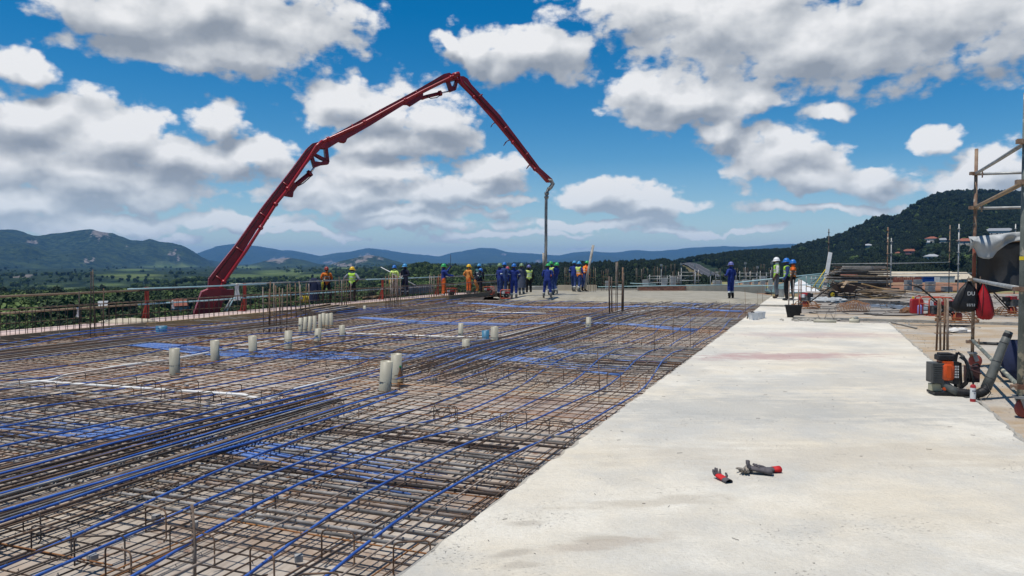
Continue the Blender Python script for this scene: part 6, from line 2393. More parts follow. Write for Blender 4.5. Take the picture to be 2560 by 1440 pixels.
for p in (pA, pB, pC, pD):
    mb = MB()
    mb.box(T(p, .20), (.16, .12, .025), ROT_A)
    mb.beam(T(p, .20) + Vector((.0, -.05, 0)), T(p, .07) + Vector((.05, -.05, 0)), .015, .06)
    mb.beam(T(p, .20) + Vector((.0, .05, 0)), T(p, .07) + Vector((.05, .05, 0)), .015, .06)
    c = mb.build('castor', M['galv'], tw)
    MB().lathe([(.03, -.035), (.085, -.03), (.10, -.02), (.10, .02), (.085, .03), (.03, .035)], 18, T(p, .072) + Vector((.05, 0, 0)), Matrix.Rotation(PI / 2, 3, 'X')).build('wheel', mat('red castor tyre', (.36, .06, .04), (.22, .06, .045), 5, rough=.7), c, .6)


# tarpaulin hung over the back ledger: a black sheet with its pale side folded over the top
def tarp():
    t = thing('tarpaulin', 'black tarpaulin with a pale grey folded top hung on the scaffold tower', 'tarpaulin', tuple(Vector((pB.x, pB.y, 2.0))))
    rr = random.Random(9)
    Rv = DR
    Fv = Vector((0, -1, 0))

    def sheet(name, m, n, k, f):
        vs = [f(i / n, j / k) for j in range(k + 1) for i in range(n + 1)]
        mb = MB().add(vs, [(j * (n + 1) + i, j * (n + 1) + i + 1, (j + 1) * (n + 1) + i + 1, (j + 1) * (n + 1) + i) for j in range(k) for i in range(n)])
        o = mb.build(name, M[m], t, True)
        md = o.modifiers.new('thickness', 'SOLIDIFY')
        md.thickness = .004
        return o

    def fold(x, y):
        return .035 * math.sin(x * 11 + y * 2) + .02 * math.sin(x * 23 - y * 5) + .03 * math.sin(y * 6 + x * 3)

    def black(i, j):
        x = .03 + 1.32 * i
        bot = .86 - .10 * math.sin(i * PI) + (.10 if i < .1 else 0)
        z = -bot * j
        lx = x + (.02 if i == 0 else 0) * j
        return Rv * lx + Fv * (-.01 + fold(x, j) * (.15 + j)) + Vector((0, 0, z - .03))
    sheet('dark_sheet', 'tarp_black', 26, 14, black)

    def pale(i, j):
        x = -.13 + 1.45 * i
        hang = .10 + .05 * math.sin(i * 9) * (1 - i) + (.20 * math.exp(-((i - .16) / .13) ** 2)) - .04 * i
        if i < .08:
            hang *= .75
        z = .03 - hang * j + .05 * math.sin(i * 5) * (1 - j) + (.22 * max(0, i - .25) if j < .2 else .1 * max(0, i - .3))
        return Rv * x + Fv * (.12 + .05 * math.sin(j * PI) + fold(x * 1.3, j + 2) * 1.2) + Vector((0, 0, z))
    sheet('pale_flap', 'tarp_grey', 30, 10, pale)

    def tail(i, j):
        return Vector((-.13 + .10 * i, -.05 - .06 * math.sin(j * 3), .05 - .24 * j * (1 - .6 * i))) + Fv * (.03 * i)
    sheet('corner_flap', 'tarp_grey', 5, 7, tail)


tarp()


def bag(label, p, w, h, d, m, lean, seed, cat='bag'):
    t = thing('drawstring_bag', label, cat, tuple(p), 0, 'bags hung on the scaffold tower')
    rr = random.Random(seed)
    mb = MB()
    n = 18
    prof = [(0, .06), (.10, .22), (.28, .62), (.5, .85), (.72, 1.0), (.88, .98), (.97, .75), (1.0, .3)]
    vs = []
    for i, (f, k) in enumerate(prof):
        for j in range(n):
            a = 2 * PI * j / n
            q = 1 + .05 * math.sin(3 * a + i) + .03 * math.sin(7 * a + 2 * i)
            vs.append((math.cos(a) * w / 2 * k * q + lean * f, math.sin(a) * d / 2 * k * q, -f * h + .01 * math.sin(5 * a + i)))
    fs = [(i * n + j, (i + 1) * n + j, (i + 1) * n + (j + 1) % n, i * n + (j + 1) % n) for i in range(len(prof) - 1) for j in range(n)]
    fs.append(tuple((len(prof) - 1) * n + j for j in range(n - 1, -1, -1)))
    mb.add(vs, fs)
    mb.build('body', M[m], t, True)
    c = MB()
    for s in (-1, 1):
        c.tube([(0, 0, .06), (s * w * .22 + lean * .3, -d * .40, -h * .35), (s * w * .38 + lean * .9, -d * .42, -h * .9)], .004, 5)
    c.build('cord', M['black'], t, True)
    return t


bk = bag('black drawstring bag with white letters hung left of the rusty tube', Vector((pB.x - .10, pB.y - .03, 1.36)), .42, .50, .16, 'black', -.055, 3)
bag('red drawstring bag hung right of the rusty tube', Vector((pB.x + .115, pB.y - .06, 1.30)), .27, .56, .2, 'bag_red', .045, 5)


def lettering(parent, text, size, loc, rot, m, name='lettering'):
    cu = bpy.data.curves.new(name, 'FONT')
    cu.body = text
    cu.size = size
    cu.extrude = .0008
    cu.align_x = 'LEFT'
    cu.materials.append(M[m])
    tmp = bpy.data.objects.new(name, cu)
    C.objects.link(tmp)
    bpy.context.view_layer.update()
    me = bpy.data.meshes.new_from_object(tmp.evaluated_get(bpy.context.evaluated_depsgraph_get()))
    bpy.data.objects.remove(tmp, do_unlink=True)
    me.materials.clear()
    me.materials.append(M[m])
    o = bpy.data.objects.new(name, me)
    C.objects.link(o)
    o.parent = parent
    o.location = loc
    o.rotation_euler = rot
    return o


lettering(bk, 'DU', .085, (-.075, -.094, -.235), (PI / 2, 0, 0), 'white_pl')
mb = MB()
for r_, z in enumerate((-.375, -.40)):
    for i in range(5):
        mb.box((-.075 + i * .028 + sr.uniform(-.003, .003), -.102, z), (.013, .003, .011))
mb.build('small_print', M['white_pl'], bk)

# navy work clothes hanging low inside the tower, black bag behind
nt = thing('work_clothes', 'navy work clothes hanging low inside the scaffold tower at the right edge', 'clothes', tuple(dep(2540, 850, 10.6)))
mb = MB()
n = 16
prof = [(0, .10), (-.08, .16), (-.25, .2), (-.4, .22), (-.52, .17), (-.56, .06)]
vs = [(math.cos(2 * PI * j / n) * r_ * (1 + .12 * math.sin(3 * j + i)), math.sin(2 * PI * j / n) * r_ * .7, z) for i, (z, r_) in enumerate(prof) for j in range(n)]
mb.add(vs, [(i * n + j, (i + 1) * n + j, (i + 1) * n + (j + 1) % n, i * n + (j + 1) % n) for i in range(len(prof) - 1) for j in range(n)])
mb.build('cloth', M['cloth_navy'], nt, True)
MB().tube([(.1, 0, .0), (.09, -.05, -.2), (.12, -.03, -.5)], [.10, .12, .08], 10).build('dark_sleeve', M['tarp_black'], nt, True)

# ------------------------------------------------------------------ backpack blower
def blower():
    c = at(2400, 987, 0)
    t = thing('backpack_blower', 'orange and black backpack blower standing on the pale slab edge', 'leaf blower', tuple(c), -.12)
    k = c.y / F_PX

    def q(u, v, y=0.0):
        return Vector(((u - 2400) * k, y, (987 - v) * k))
    mb = MB()
    mb.box(q(2340, 931), (28 * k, .20, 50 * k))
    mb.box(q(2327, 931), (4 * k, .16, 38 * k))
    for i in range(7):
        mb.box(q(2340, 914 + i * 5.2, -.103), (22 * k, .012, 2 * k))
    _o = mb.build('engine_cover', M['grey_pl'], t)
    _m = _o.modifiers.new('bevel', 'BEVEL')
    _m.width = .012
    _m.segments = 2
    mb = MB()
    mb.lathe([(.105, -.10), (.120, -.075), (.120, .075), (.105, .10)], 16, q(2361, 928), Matrix.Rotation(0, 3, 'X'))
    mb.box(q(2363, 906), (24 * k, .19, 9 * k))
    mb.box(q(2363, 926, -.105), (10 * k, .03, 30 * k))
    mb.build('orange_shroud', M['orange_pl'], t, .6)
    mb = MB()
    mb.box(q(2361, 893), (38 * k, .15, 14 * k))
    mb.box(q(2361, 884), (30 * k, .11, 6 * k))
    mb.box(q(2380, 890), (8 * k, .12, 14 * k))
    _o = mb.build('air_filter', M['black'], t)
    _m = _o.modifiers.new('bevel', 'BEVEL')
    _m.width = .022
    _m.segments = 3
    mb = MB()
    mb.box(q(2382, 930), (14 * k, .16, 56 * k))
    mb.build('cylinder_housing', M['black'], t)
    mb = MB()
    for i in range(4):
        for j in range(5):
            mb.box(q(2377 + i * 3.6, 914 + j * 6.5, -.082), (1.6 * k, .006, 4 * k))
    mb.build('vent_slot', M['white_pl'], t)
    mb = MB()
    mb.lathe([(.04, -.05), (.052, -.045), (.052, .045), (.04, .05)], 14, q(2340, 968), Matrix.Rotation(PI / 2, 3, 'X'))
    mb.box(q(2340, 968), (24 * k, .11, 17 * k))
    mb.build('fuel_tank', M['tank'], t, .6)
    MB().lathe([(.02, 0), (.02, .03)], 10, q(2355, 970, -.07), Matrix.Rotation(PI / 2, 3, 'X')).build('fuel_cap', M['orange_pl'], t)
    MB().box(q(2368, 981), (76 * k, .24, 6 * k)).build('base', M['black'], t)
    # back frame with shoulder straps
    mb = MB()
    mb.tube([q(2391, 976, .02), q(2389, 940, .03), q(2391, 900, .03), q(2394, 881, .03)], .018, 7)
    mb.tube([q(2394, 881, .02), q(2406, 890, .0), q(2415, 915, -.02), q(2419, 940, -.03), q(2412, 958, -.03), q(2398, 972, -.02)], .016, 7)
    mb.tube([q(2392, 890, -.06), q(2404, 900, -.09), q(2409, 926, -.10), q(2404, 950, -.09), q(2394, 968, -.06)], .013, 7)
    mb.beam(q(2396, 905, .05), q(2400, 970, .05), .02, .20, (0, 1, 0))
    mb.build('back_frame', M['black'], t, .8)
    MB().tube([q(2400, 884, .0), q(2414, 902, .0), q(2424, 930, -.02), q(2428, 955, -.03)], .016, 6).build('strap', M['grey_pl'], t, True)
    mb = MB()
    mb.box(q(2432, 935, .06), (28 * k, .12, 40 * k), None)
    mb.tube([q(2420, 922, -.02), q(2446, 932, -.03)], .012, 7)
    mb.build('harness_pad', mat('dark red brown pad', (.07, .03, .028)), t, .6)
    MB().tube([q(2428, 912, .0), q(2440, 908, .0), q(2448, 916, .02)], .012, 6).build('control_handle', M['black'], t, True)
    # volute, bellows and tube
    MB().tube([q(2356, 950, -.02), q(2360, 962, -.05), q(2371, 972, -.08), q(2384, 977, -.10)], [.052, .055, .055, .054], 14).build('volute', M['hose_grey'], t, True)
    pts = [q(2382, 977, -.10), q(2398, 979, -.12), q(2414, 980, -.13), q(2432, 979, -.13), q(2446, 972, -.12), q(2454, 960, -.10)]
    fine, rad = [], []
    for i in range(len(pts) - 1):
        for j in range(8):
            fine.append(pts[i].lerp(pts[i + 1], j / 8))
            rad.append(.058 if j % 2 else .050)
    MB().tube(fine, rad, 16).build('bellows', M['black'], t, True)
    tp = [q(2451, 966, -.10), q(2463, 938, -.09), q(2478, 900, -.07), q(2494, 858, -.05), q(2508, 826, -.04)]
    tb = MB().tube(tp, [.060, .058, .053, .049, .046], 18, False).build('blower_tube', M['hose_grey'], t, True)
    md = tb.modifiers.new('thickness', 'SOLIDIFY')
    md.thickness = .005
    for f, r_ in ((.22, .060), (.5, .056), (.78, .052)):
        i = int(f * 4)
        p = tp[i].lerp(tp[i + 1], f * 4 - i)
        d = (tp[i + 1] - tp[i]).normalized()
        MB().tube([p - d * .006, p + d * .006], r_, 18).build('ring', M['grey_pl'], tb, True)
    d = (tp[4] - tp[3]).normalized()
    MB().tube([tp[4] - d * .075, tp[4] - d * .03], [.0505, .0485], 18, False).build('dark_band', M['black'], tb, True)
    MB().tube([q(2360, 985, -.1), q(2400, 992, -.20), q(2440, 992, -.20), q(2455, 975, -.18), q(2448, 950, -.14)], .006, 6).build('cable', M['black'], t, True)
    mb = MB()
    s1 = [q(2392, 1003, -.22), q(2402, 1004, -.2), q(2416, 1000, -.16), q(2430, 995, -.10)]
    for a, b in zip(s1[:-1], s1[1:]):
        a, b = Vector((a.x, a.y, .006)), Vector((b.x, b.y, .006))
        mb.beam(a, b, .04, .008)
    mb.build('loose_strap', M['grey_pl'], t)


blower()
sc_ = thing('spray_can', 'red and white spray can standing in front of the blower hose', 'spray can', tuple(at(2432, 1004, 0)))
MB().lathe([(.031, 0), (.031, .034), (.031, .036)], 18, caps=True).build('red_base', M['red_can'], sc_, .6)
MB().lathe([(.0315, .036), (.0315, .165)], 18).build('body', M['white_pl'], sc_, .6)
MB().lathe([(.031, .165), (.031, .185), (.022, .20), (.012, .204)], 18).build('red_shoulder', M['red_can'], sc_, .6)
MB().lathe([(.010, .204), (.011, .222), (.006, .226)], 12).build('nozzle', M['black'], sc_, .6)
mb = MB()
for i, (a, z) in enumerate(((-2.2, .13), (-1.8, .13), (-1.4, .13), (-1.0, .13), (-1.7, .105), (-1.4, .105))):
    mb.box((math.cos(a) * .0315, math.sin(a) * .0315, z), (.010, .003, .011 if z > .12 else .004), a + PI / 2)
mb.build('print', M['cloth_navy'], sc_)

# ------------------------------------------------------------------ gloves on the slab
M['glove_red'] = mat('red glove coating', (.52, .012, .014), (.42, .012, .012), 12, rough=.7, bump=.3, bscale=60)
M['glove_grey'] = mat('worn grey glove', (.055, .05, .055), (.11, .10, .105), 10, rough=.8, bump=.4, bscale=60)
M['glove_tan'] = mat('tan grey glove', (.34, .30, .25), (.20, .18, .16), 8, rough=.9, bump=.4, bscale=60)


def glove(label, p, rz, cuff, palm, finger, curl, tilt=0.0, k=1.0, group='gloves left lying on the slab', roll=0.0):
    """an empty work glove: flattened palm, five separate curled fingers, open cuff; fingers towards +y"""
    t = thing('glove', label, 'glove', tuple(p), rz, group)
    t.rotation_euler = (tilt, roll, rz)
    t.scale = (k, k, k)
    mb = MB()
    n = 14
    prof = [(-.045, .040, .021), (0, .045, .022), (.04, .047, .021), (.075, .044, .018), (.09, .036, .012)]
    vs = [(math.cos(2 * PI * j / n) * a, y, .022 + math.sin(2 * PI * j / n) * b * (1 + .10 * math.sin(3 * j + i))) for i, (y, a, b) in enumerate(prof) for j in range(n)]
    mb.add(vs, [(i * n + j, i * n + (j + 1) % n, (i + 1) * n + (j + 1) % n, (i + 1) * n + j) for i in range(4) for j in range(n)] + [tuple(4 * n + j for j in range(n))])
    mb.build('palm', M[palm], t, True)
    mb = MB()
    for i, (x, L, sp) in enumerate(((-.034, .062, -.22), (-.012, .075, -.06), (.011, .072, .08), (.033, .058, .26))):
        c = curl * (1 + .15 * math.sin(i * 2.3))
        a = Vector((x, .078, .022))
        pts = [a]
        d = Vector((math.sin(sp), math.cos(sp), 0))
        ang = .1
        for s_ in range(3):
            ang += c
            pts.append(pts[-1] + (d * math.cos(ang) + Vector((0, 0, math.sin(ang)))) * L / 3 * 1.15)
        mb.tube(pts, [.0125, .0125, .0115, .0085], 8)
    a = Vector((.040, .0, .02))
    mb.tube([a, a + Vector((.028, .022, .012)), a + Vector((.040, .052, .02)), a + Vector((.042, .068, .022))], [.016, .014, .012, .009], 8)
    mb.build('fingers', M[finger], t, True)
    mb = MB()
    vs = [(math.cos(2 * PI * j / n) * a, y, .022 + math.sin(2 * PI * j / n) * b) for (y, a, b) in ((-.115, .043, .027), (-.08, .041, .024), (-.042, .041, .022)) for j in range(n)]
    mb.add(vs, [(i * n + j, i * n + (j + 1) % n, (i + 1) * n + (j + 1) % n, (i + 1) * n + j) for i in range(2) for j in range(n)])
    o = mb.build('cuff', M[cuff], t, True)
    md = o.modifiers.new('thickness', 'SOLIDIFY')
    md.thickness = .003
    return t


glove('single red palmed glove with grey fingers lying apart on the slab', at(1806, 1200, .004), .35, 'glove_grey', 'glove_red', 'glove_grey', .42, .12, .72)
glove('tan glove at the left end of the row of gloves', at(1866, 1180, .004), 2.6, 'glove_tan', 'glove_tan', 'glove_tan', .30, .0, .78)
glove('crumpled grey glove on top in the middle of the row of gloves', at(1898, 1180, .018), 1.2, 'glove_grey', 'glove_grey', 'glove_grey', .5, .10, .84)
glove('grey glove with a bright red cuff at the right end of the row', at(1921, 1180, .006), 1.75, 'glove_red', 'glove_grey', 'glove_grey', .35, .0, .84)

# ------------------------------------------------------------------ buckets, tub
def bucket(label, p, r, h, m, group, cat='bucket', name='bucket', dark_in=True):
    t = thing(name, label, cat, tuple(p), sr.uniform(0, 6), group)
    MB().lathe([(r * .84, 0), (r * .9, h * .4), (r, h * .97), (r * 1.05, h * .97), (r * 1.05, h), (r * .97, h), (r * .86, h * .4), (r * .80, .012), (.0, .012)], 20).build('body', M[m], t, .8)
    MB().tube([(math.cos(a) * r * 1.06, math.sin(a) * .35 * r - .2 * r, h * .9 - math.sin(a) * .28 * h) for a in np.linspace(0, PI, 12)], .004, 5).build('handle', M['galv'], t, True)
    return t


GB = 'white paint buckets on the slab edge'
bucket('nearest of the white paint buckets, with a grey smear', at(1883, 799, 0), .145, .20, 'white_pl', GB)
bucket('middle white paint bucket, half behind the nearest', at(1893, 797, 0), .145, .20, 'white_pl', GB)
bucket('farthest white paint bucket of the three', at(1902, 795, 0), .135, .19, 'white_pl', GB)
o = MB().tube([at(1868, 796, .01), at(1871, 783, .06), at(1881, 780, .24), at(1886, 781, .23)], .016, 7).build('paint_roller', M['black'], None, True)
setp(o, 'dark roller handle leaning on the nearest white bucket', 'roller')
t = thing('mixing_tub', 'square black tub of mortar behind the grey bars at the slab corner', 'tub', tuple(at(1984, 793, 0)), ROT_A)
mb = MB()
w0, w1, h = .17, .235, .34
vs = [(sx * w, sy * w, z) for (w, z) in ((w0, 0), (w1, h), (w1 + .02, h), (w1 + .02, h + .02), (w1 - .01, h + .02), (w0 - .01, .02)) for sx, sy in ((-1, -1), (1, -1), (1, 1), (-1, 1))]
mb.add(vs, [(i * 4 + j, i * 4 + (j + 1) % 4, (i + 1) * 4 + (j + 1) % 4, (i + 1) * 4 + j) for i in range(5) for j in range(4)] + [(20, 21, 22, 23), (3, 2, 1, 0)])
mb.build('body', M['black'], t)
MB().box((0, 0, h - .03), (.43, .43, .02)).build('mortar', M['mortar'], t)
bucket('grey bucket beside the white helmet worker', at(1953, 743, .07), .15, .36, 'galv', None)


# ------------------------------------------------------------------ power trowels
def trowel(label, p, rz, k=1.0):
    t = thing('power_trowel', label, 'power trowel', tuple(p), rz, 'power trowels on the raised floor')
    t.scale = (k, k, k)
    g = MB()
    for z, r in ((.10, .50), (.16, .49), (.05, .50)):
        g.tube([(math.cos(a) * r, math.sin(a) * r, z) for a in np.linspace(0, 2 * PI, 28)], .011, 6, False)
    for i in range(8):
        a = i * PI / 4
        g.tube([(math.cos(a) * .14, math.sin(a) * .14, .30), (math.cos(a) * .34, math.sin(a) * .34, .25), (math.cos(a) * .50, math.sin(a) * .50, .05)], .010, 6)
    g.build('guard_ring', M['rust_orange'], t, True)
    for i in range(4):
        a = i * PI / 2 + .3
        b = MB()
        b.beam((math.cos(a) * .08, math.sin(a) * .08, .07), (math.cos(a) * .44, math.sin(a) * .44, .03), .03, .03)
        b.box((math.cos(a) * .28, math.sin(a) * .28, .012), (.34, .14, .006), a)
        b.build('blade', M['hose'], t)
    MB().lathe([(.11, .08), (.13, .14), (.12, .24), (.09, .28)], 14).build('gearbox', M['orange_frame'], t, .6)
    e = MB()
    e.box((0, 0, .40), (.26, .24, .20))
    for i in range(5):
        e.box((0, -.13, .34 + i * .03), (.22, .03, .012))
    e.build('engine_block', M['engine'], t)
    MB().lathe([(.09, 0), (.11, .03), (.11, .12), (.08, .15)], 16, (.12, -.03, .40), Matrix.Rotation(PI / 2, 3, 'Y')).build('starter_housing', M['red_can'], t, .6)
    MB().box((-.02, .02, .545), (.24, .20, .09)).build('fuel_tank', M['red_can'], t)
    MB().box((-.19, .04, .50), (.14, .17, .14)).build('air_filter', M['black'], t)
    MB().box((.03, .15, .48), (.16, .10, .12)).build('exhaust_shield', M['white_pl'], t)
    h = MB()
    h.tube([(-.12, 0, .22), (-.55, 0, .55), (-1.05, 0, .92), (-1.22, 0, .98)], .022, 8)
    h.tube([(-.12, .08, .20), (-.52, .06, .49), (-.72, .05, .64)], .014, 7)
    h.tube([(-1.18, -.26, 1.0), (-1.16, 0, .97), (-1.18, .26, 1.0)], .017, 7)
    h.build('handle', M['black'], t, True)


trowel('power trowel with long black handle, right behind the thick rusty bars', at(2392, 808, .06), .15, 1.0)
trowel('power trowel right beside the black tub, partly behind the grey bars', at(2014, 772, .03), 2.3, .95)
trowel('power trowel seen through the scaffold tower at the right edge', at(2530, 790, .03), .35, 1.0)
vibrator('orange framed engine behind the long black trowel handle', at(2340, 789, .03), .1, 1.2, 'orange framed engines')

# ------------------------------------------------------------------ jerrycan, lilac bottle, coils, hose
t = thing('jerrycan', 'red plastic jerrycan with a yellow cap on the raised floor', 'jerrycan', tuple(at(2291, 784, .03)), -.15)
mb = MB()
mb.add([(sx * x, sy * .11, z) for (x, z) in ((.165, 0), (.175, .03), (.175, .40), (.15, .47)) for sx, sy in ((-1, -1), (1, -1), (1, 1), (-1, 1))],
       [(i * 4 + j, i * 4 + (j + 1) % 4, (i + 1) * 4 + (j + 1) % 4, (i + 1) * 4 + j) for i in range(3) for j in range(4)] + [(3, 2, 1, 0), (12, 13, 14, 15)])
b = mb.build('body', M['red_can'], t)
md = b.modifiers.new('bevel', 'BEVEL')
md.width = .02
md.segments = 2
MB().tube([(-.04, 0, .46), (-.02, 0, .54), (.10, 0, .55), (.13, 0, .46)], .018, 8).build('handle', M['red_can'], t, True)
MB().lathe([(.035, .46), (.035, .53), (.03, .535)], 12, (-.10, 0, 0)).build('cap', M['yellow'], t, .6)
t = thing('plastic_bottle', 'lilac plastic bottle in front of the red jerrycan', 'bottle', tuple(at(2299, 785, .03)))
MB().lathe([(.062, 0), (.068, .02), (.068, .22), (.055, .27), (.022, .29), (.022, .32)], 14).build('body', M['lilac'], t, .8)
MB().lathe([(.026, .31), (.026, .345)], 10).build('cap', M['white_pl'], t, .8)


def coil(label, p, rz, L, r, n, m='rust_orange', wild=.02):
    rr = random.Random(n)
    pts = []
    N = n * 11
    for i in range(N + 1):
        a = i / 11 * 2 * PI
        f = i / N
        rad = r * (.8 + .25 * math.sin(f * 3)) + rr.uniform(-wild, wild) * .3
        pts.append(((f - .5) * L + math.sin(a) * .03, math.cos(a) * rad, rad * (1 - .12 * math.sin(f * 9)) + math.sin(a) * rad))
    o = MB().tube(pts, .009, 5, False).build('wire_coil', M[m], None, True, loc=tuple(p), rot=(0, 0, rz))
    return setp(o, label, 'wire coil', 'rusty spiral coils on the floor')


coil('big orange rusty spiral coil sprawling on the littered floor', at(2133, 780, .03), .0, 1.0, .17, 20)
coil('small rusty spiral coil beside the red jerrycan', at(2264, 783, .03), .1, .32, .085, 10)
coil('tangled rusty coil at the foot of the white leaning board', at(2061, 743, .03), .3, .5, .16, 9, 'bar_dusty', .05)


def loose(label, name, px, z, r, m, cat, group=None, n=6):
    pts = [at(u, v, z) for u, v in px]
    fine = [pts[0]]
    for i in range(1, len(pts) - 1):
        fine += [pts[i].lerp(pts[i - 1], .3), pts[i], pts[i].lerp(pts[i + 1], .3)]
    fine.append(pts[-1])
    o = MB().tube(fine, r, n).build(name, M[m], None, True)
    return setp(o, label, cat, group)


loose('dark hose looping over the raised floor towards the trowel', 'hose', [(2040, 780), (2150, 778), (2240, 777), (2330, 776), (2420, 779)], .085, .014, 'rubber', 'hose', 'hoses lying on the raised floor')
loose('second dark hose lying nearer the front of the raised floor', 'hose', [(2160, 783), (2190, 788), (2260, 789), (2310, 786), (2340, 780)], .085, .018, 'rubber', 'hose', 'hoses lying on the raised floor')
loose('grey hose lying on the sandy floor behind the thick rusty bars', 'hose', [(2236, 806), (2262, 812), (2340, 813), (2430, 814)], -.01, .014, 'hose', 'hose', 'hoses on the sandy floor')
loose('dark bent iron bar on the sandy floor left of the thick rusty bars', 'iron_bar', [(2228, 806), (2250, 810), (2292, 820)], .0, .022, 'hose', 'bar')
loose('broken cream pipe length lying on the slab end by the rubble', 'pipe', [(2034, 803), (2090, 804)], .03, .05, 'pvc_cream', 'pipe', 'pipe pieces at the slab end', 10)
o = MB().hollow(at(2124, 803, .03), at(2148, 804, .03), .07, .008, 14).build('pipe', M['pvc_cream'], None, True)
setp(o, 'short stub of cream pipe lying open beside the pipe length', 'pipe', 'pipe pieces at the slab end')
o = MB().hollow(at(2131, 798, .09), at(2141, 796, .09), .06, .008, 14).build('pipe_collar', M['pvc_cream'], None, True)
setp(o, 'cream pipe collar lying behind the short pipe stub', 'pipe', 'pipe pieces at the slab end')
for i, px in enumerate(([(2060, 799), (2068, 789), (2075, 783)], [(2072, 784), (2084, 797), (2090, 788), (2085, 783)], [(2044, 792), (2052, 800)], [(2196, 762), (2203, 784), (2219, 781), (2208, 770), (2196, 776)])):
    pts = [at(u, max(v, 786), .04) + Vector((0, 0, max(0, (797 - v) * .013))) for u, v in px]
    o = MB().tube(pts, .006, 5).build('bent_wire', M['rust_dark'], None, True)
    setp(o, ('thin bent bar sticking up from the rubble, leftmost', 'twisted wire loop sticking up from the rubble', 'short wire lying in the rubble by the slab end', 'bent stirrup lying on the raised floor')[i], 'wire', 'bent wires at the slab end')
# rubble at the slab end, litter over the site floor: nobody could count it
mb = MB()
for i in range(120):
    u, v = sr.gauss(2030, 26), sr.gauss(797, 4)
    p = at(u, min(803, max(785, v)), .0)
    mb.ball(p + Vector((0, 0, .01)), sr.uniform(.015, .06), (1, 1, .6), None, 6, 4, .25, sr)
for i in range(60):
    p = at(sr.uniform(2060, 2400), sr.uniform(803, 812), -.01)
    mb.ball(p, sr.uniform(.008, .03), (1, 1, .6), None, 6, 4, .25, sr)
setp(mb.build('rubble', M['slab_edge']), kind='stuff')
mb = MB()
for i in range(420):
    s, t_ = sr.uniform(26.5, 44), sr.uniform(-16, -1.6)
    p = W(s, t_, .035)
    k = sr.random()
    mb.cur = sr.choice((0, 0, 1, 2, 3))
    if k < .45:
        mb.beam(p, p + Vector((sr.gauss(0, .5), sr.gauss(0, .4), sr.uniform(0, .06))), sr.uniform(.02, .08), .02)
    elif k < .7:
        mb.tube([p, p + Vector((sr.gauss(0, .3), sr.gauss(0, .2), sr.uniform(.0, .12))), p + Vector((sr.gauss(0, .6), sr.gauss(0, .4), .01))], .008, 4)
    else:
        mb.ball(p, sr.uniform(.02, .09), (1, 1, .5), None, 6, 4, .3, sr)
setp(mb.build('site_litter', [M['wood_grey'], M['rust'], M['slab_edge'], M['wood_dark']]), kind='stuff')
mb = MB()
for i in range(260):
    s, t_ = sr.uniform(5, 24), -3.86 - abs(sr.gauss(0, .5))
    p = W(s, t_, -.025)
    mb.ball(p, sr.uniform(.004, .016), (1, 1, .6), None, 5, 3, .3, sr)
setp(mb.build('grit', M['slab_edge']), kind='stuff')
# crumpled paper sack
t = thing('paper_sack', 'crumpled white sack thrown on the sandy floor by the scaffold', 'sack', tuple(at(2393, 832, -.03)))
mb = MB()
rr = random.Random(12)
mb.ball((0, 0, .05), .22, (1.2, .7, .32), None, 14, 9, .22, rr)
mb.ball((.25, -.03, .03), .10, (1.2, .8, .4), None, 10, 7, .25, rr)
mb.build('body', M['cloth_white'], t)
_w = at(2200, 752, .034)
setp(MB().lathe([(1.5, 0), (1.5, .002)], 24).build('puddle', mat('wet patch', (.10, .12, .14), (.16, .17, .18), 3, rough=.08, spec=.6), None, True, loc=tuple(at(2205, 760, .034)), rot=(0, 0, 0)), kind='structure')
bpy.data.objects['puddle'].scale = (1.1, 2.6, 1)
# plastic sheet and scraps near the second trowel
t = thing('plastic_sheet', 'grey plastic sheeting heaped behind the trowel and the grey bars', 'sheeting', tuple(at(2048, 754, .03)))
mb = MB()
for i in range(7):
    mb.ball((sr.gauss(0, .45), sr.gauss(0, .5), .06), sr.uniform(.15, .34), (1.3, 1, .42), None, 12, 7, .22, rr)
mb.build('heap', M['tarp_grey'], t)
MB().ball((.5, -.3, .05), .3, (1.5, .8, .35), None, 12, 7, .25, rr).build('dark_heap', M['tarp_black'], t)

# ------------------------------------------------------------------ wheelbarrow
def wheelbarrow():
    c = at(2114, 747, .03)
    t = thing('wheelbarrow', 'dark wheelbarrow with a yellow wheel loaded with board ends', 'wheelbarrow', tuple(c), .1)
    mb = MB()
    lo = [(-.34, -.20, .34), (.22, -.20, .30), (.22, .20, .30), (-.34, .20, .34)]
    hi = [(-.62, -.32, .66), (.36, -.32, .58), (.36, .32, .58), (-.62, .32, .66)]
    mb.add(lo + hi, [(0, 1, 2, 3), (0, 4, 5, 1), (1, 5, 6, 2), (2, 6, 7, 3), (3, 7, 4, 0)])
    o = mb.build('tray', mat('dark brown steel tray', (.06, .03, .025), (.03, .025, .023), 4, rough=.6), t)
    md = o.modifiers.new('thickness', 'SOLIDIFY')
    md.thickness = .012
    w = MB().lathe([(.10, -.03), (.17, -.035), (.19, -.02), (.19, .02), (.17, .035), (.10, .03)], 20, (-.62, 0, .19), Matrix.Rotation(PI / 2, 3, 'X'), False).build('wheel', M['rubber'], t, .6)
    mb = MB().lathe([(.02, -.04), (.165, -.02), (.165, .02), (.02, .04)], 20, (-.62, 0, .19), Matrix.Rotation(PI / 2, 3, 'X'))
    mb.build('rim', M['yellow'], w, .6)
    for s in (-1, 1):
        MB().tube([(-.62, s * .07, .19), (-.25, s * .16, .30), (.25, s * .2, .28), (.85, s * .28, .52), (1.0, s * .28, .54)], .018, 7).build('handle', M['black'], t, True)
        MB().tube([(.05, s * .18, .29), (.12, s * .2, .02), (.30, s * .2, .0), (.34, s * .2, .28)], .016, 7).build('leg', M['black'], t, True)
    return c


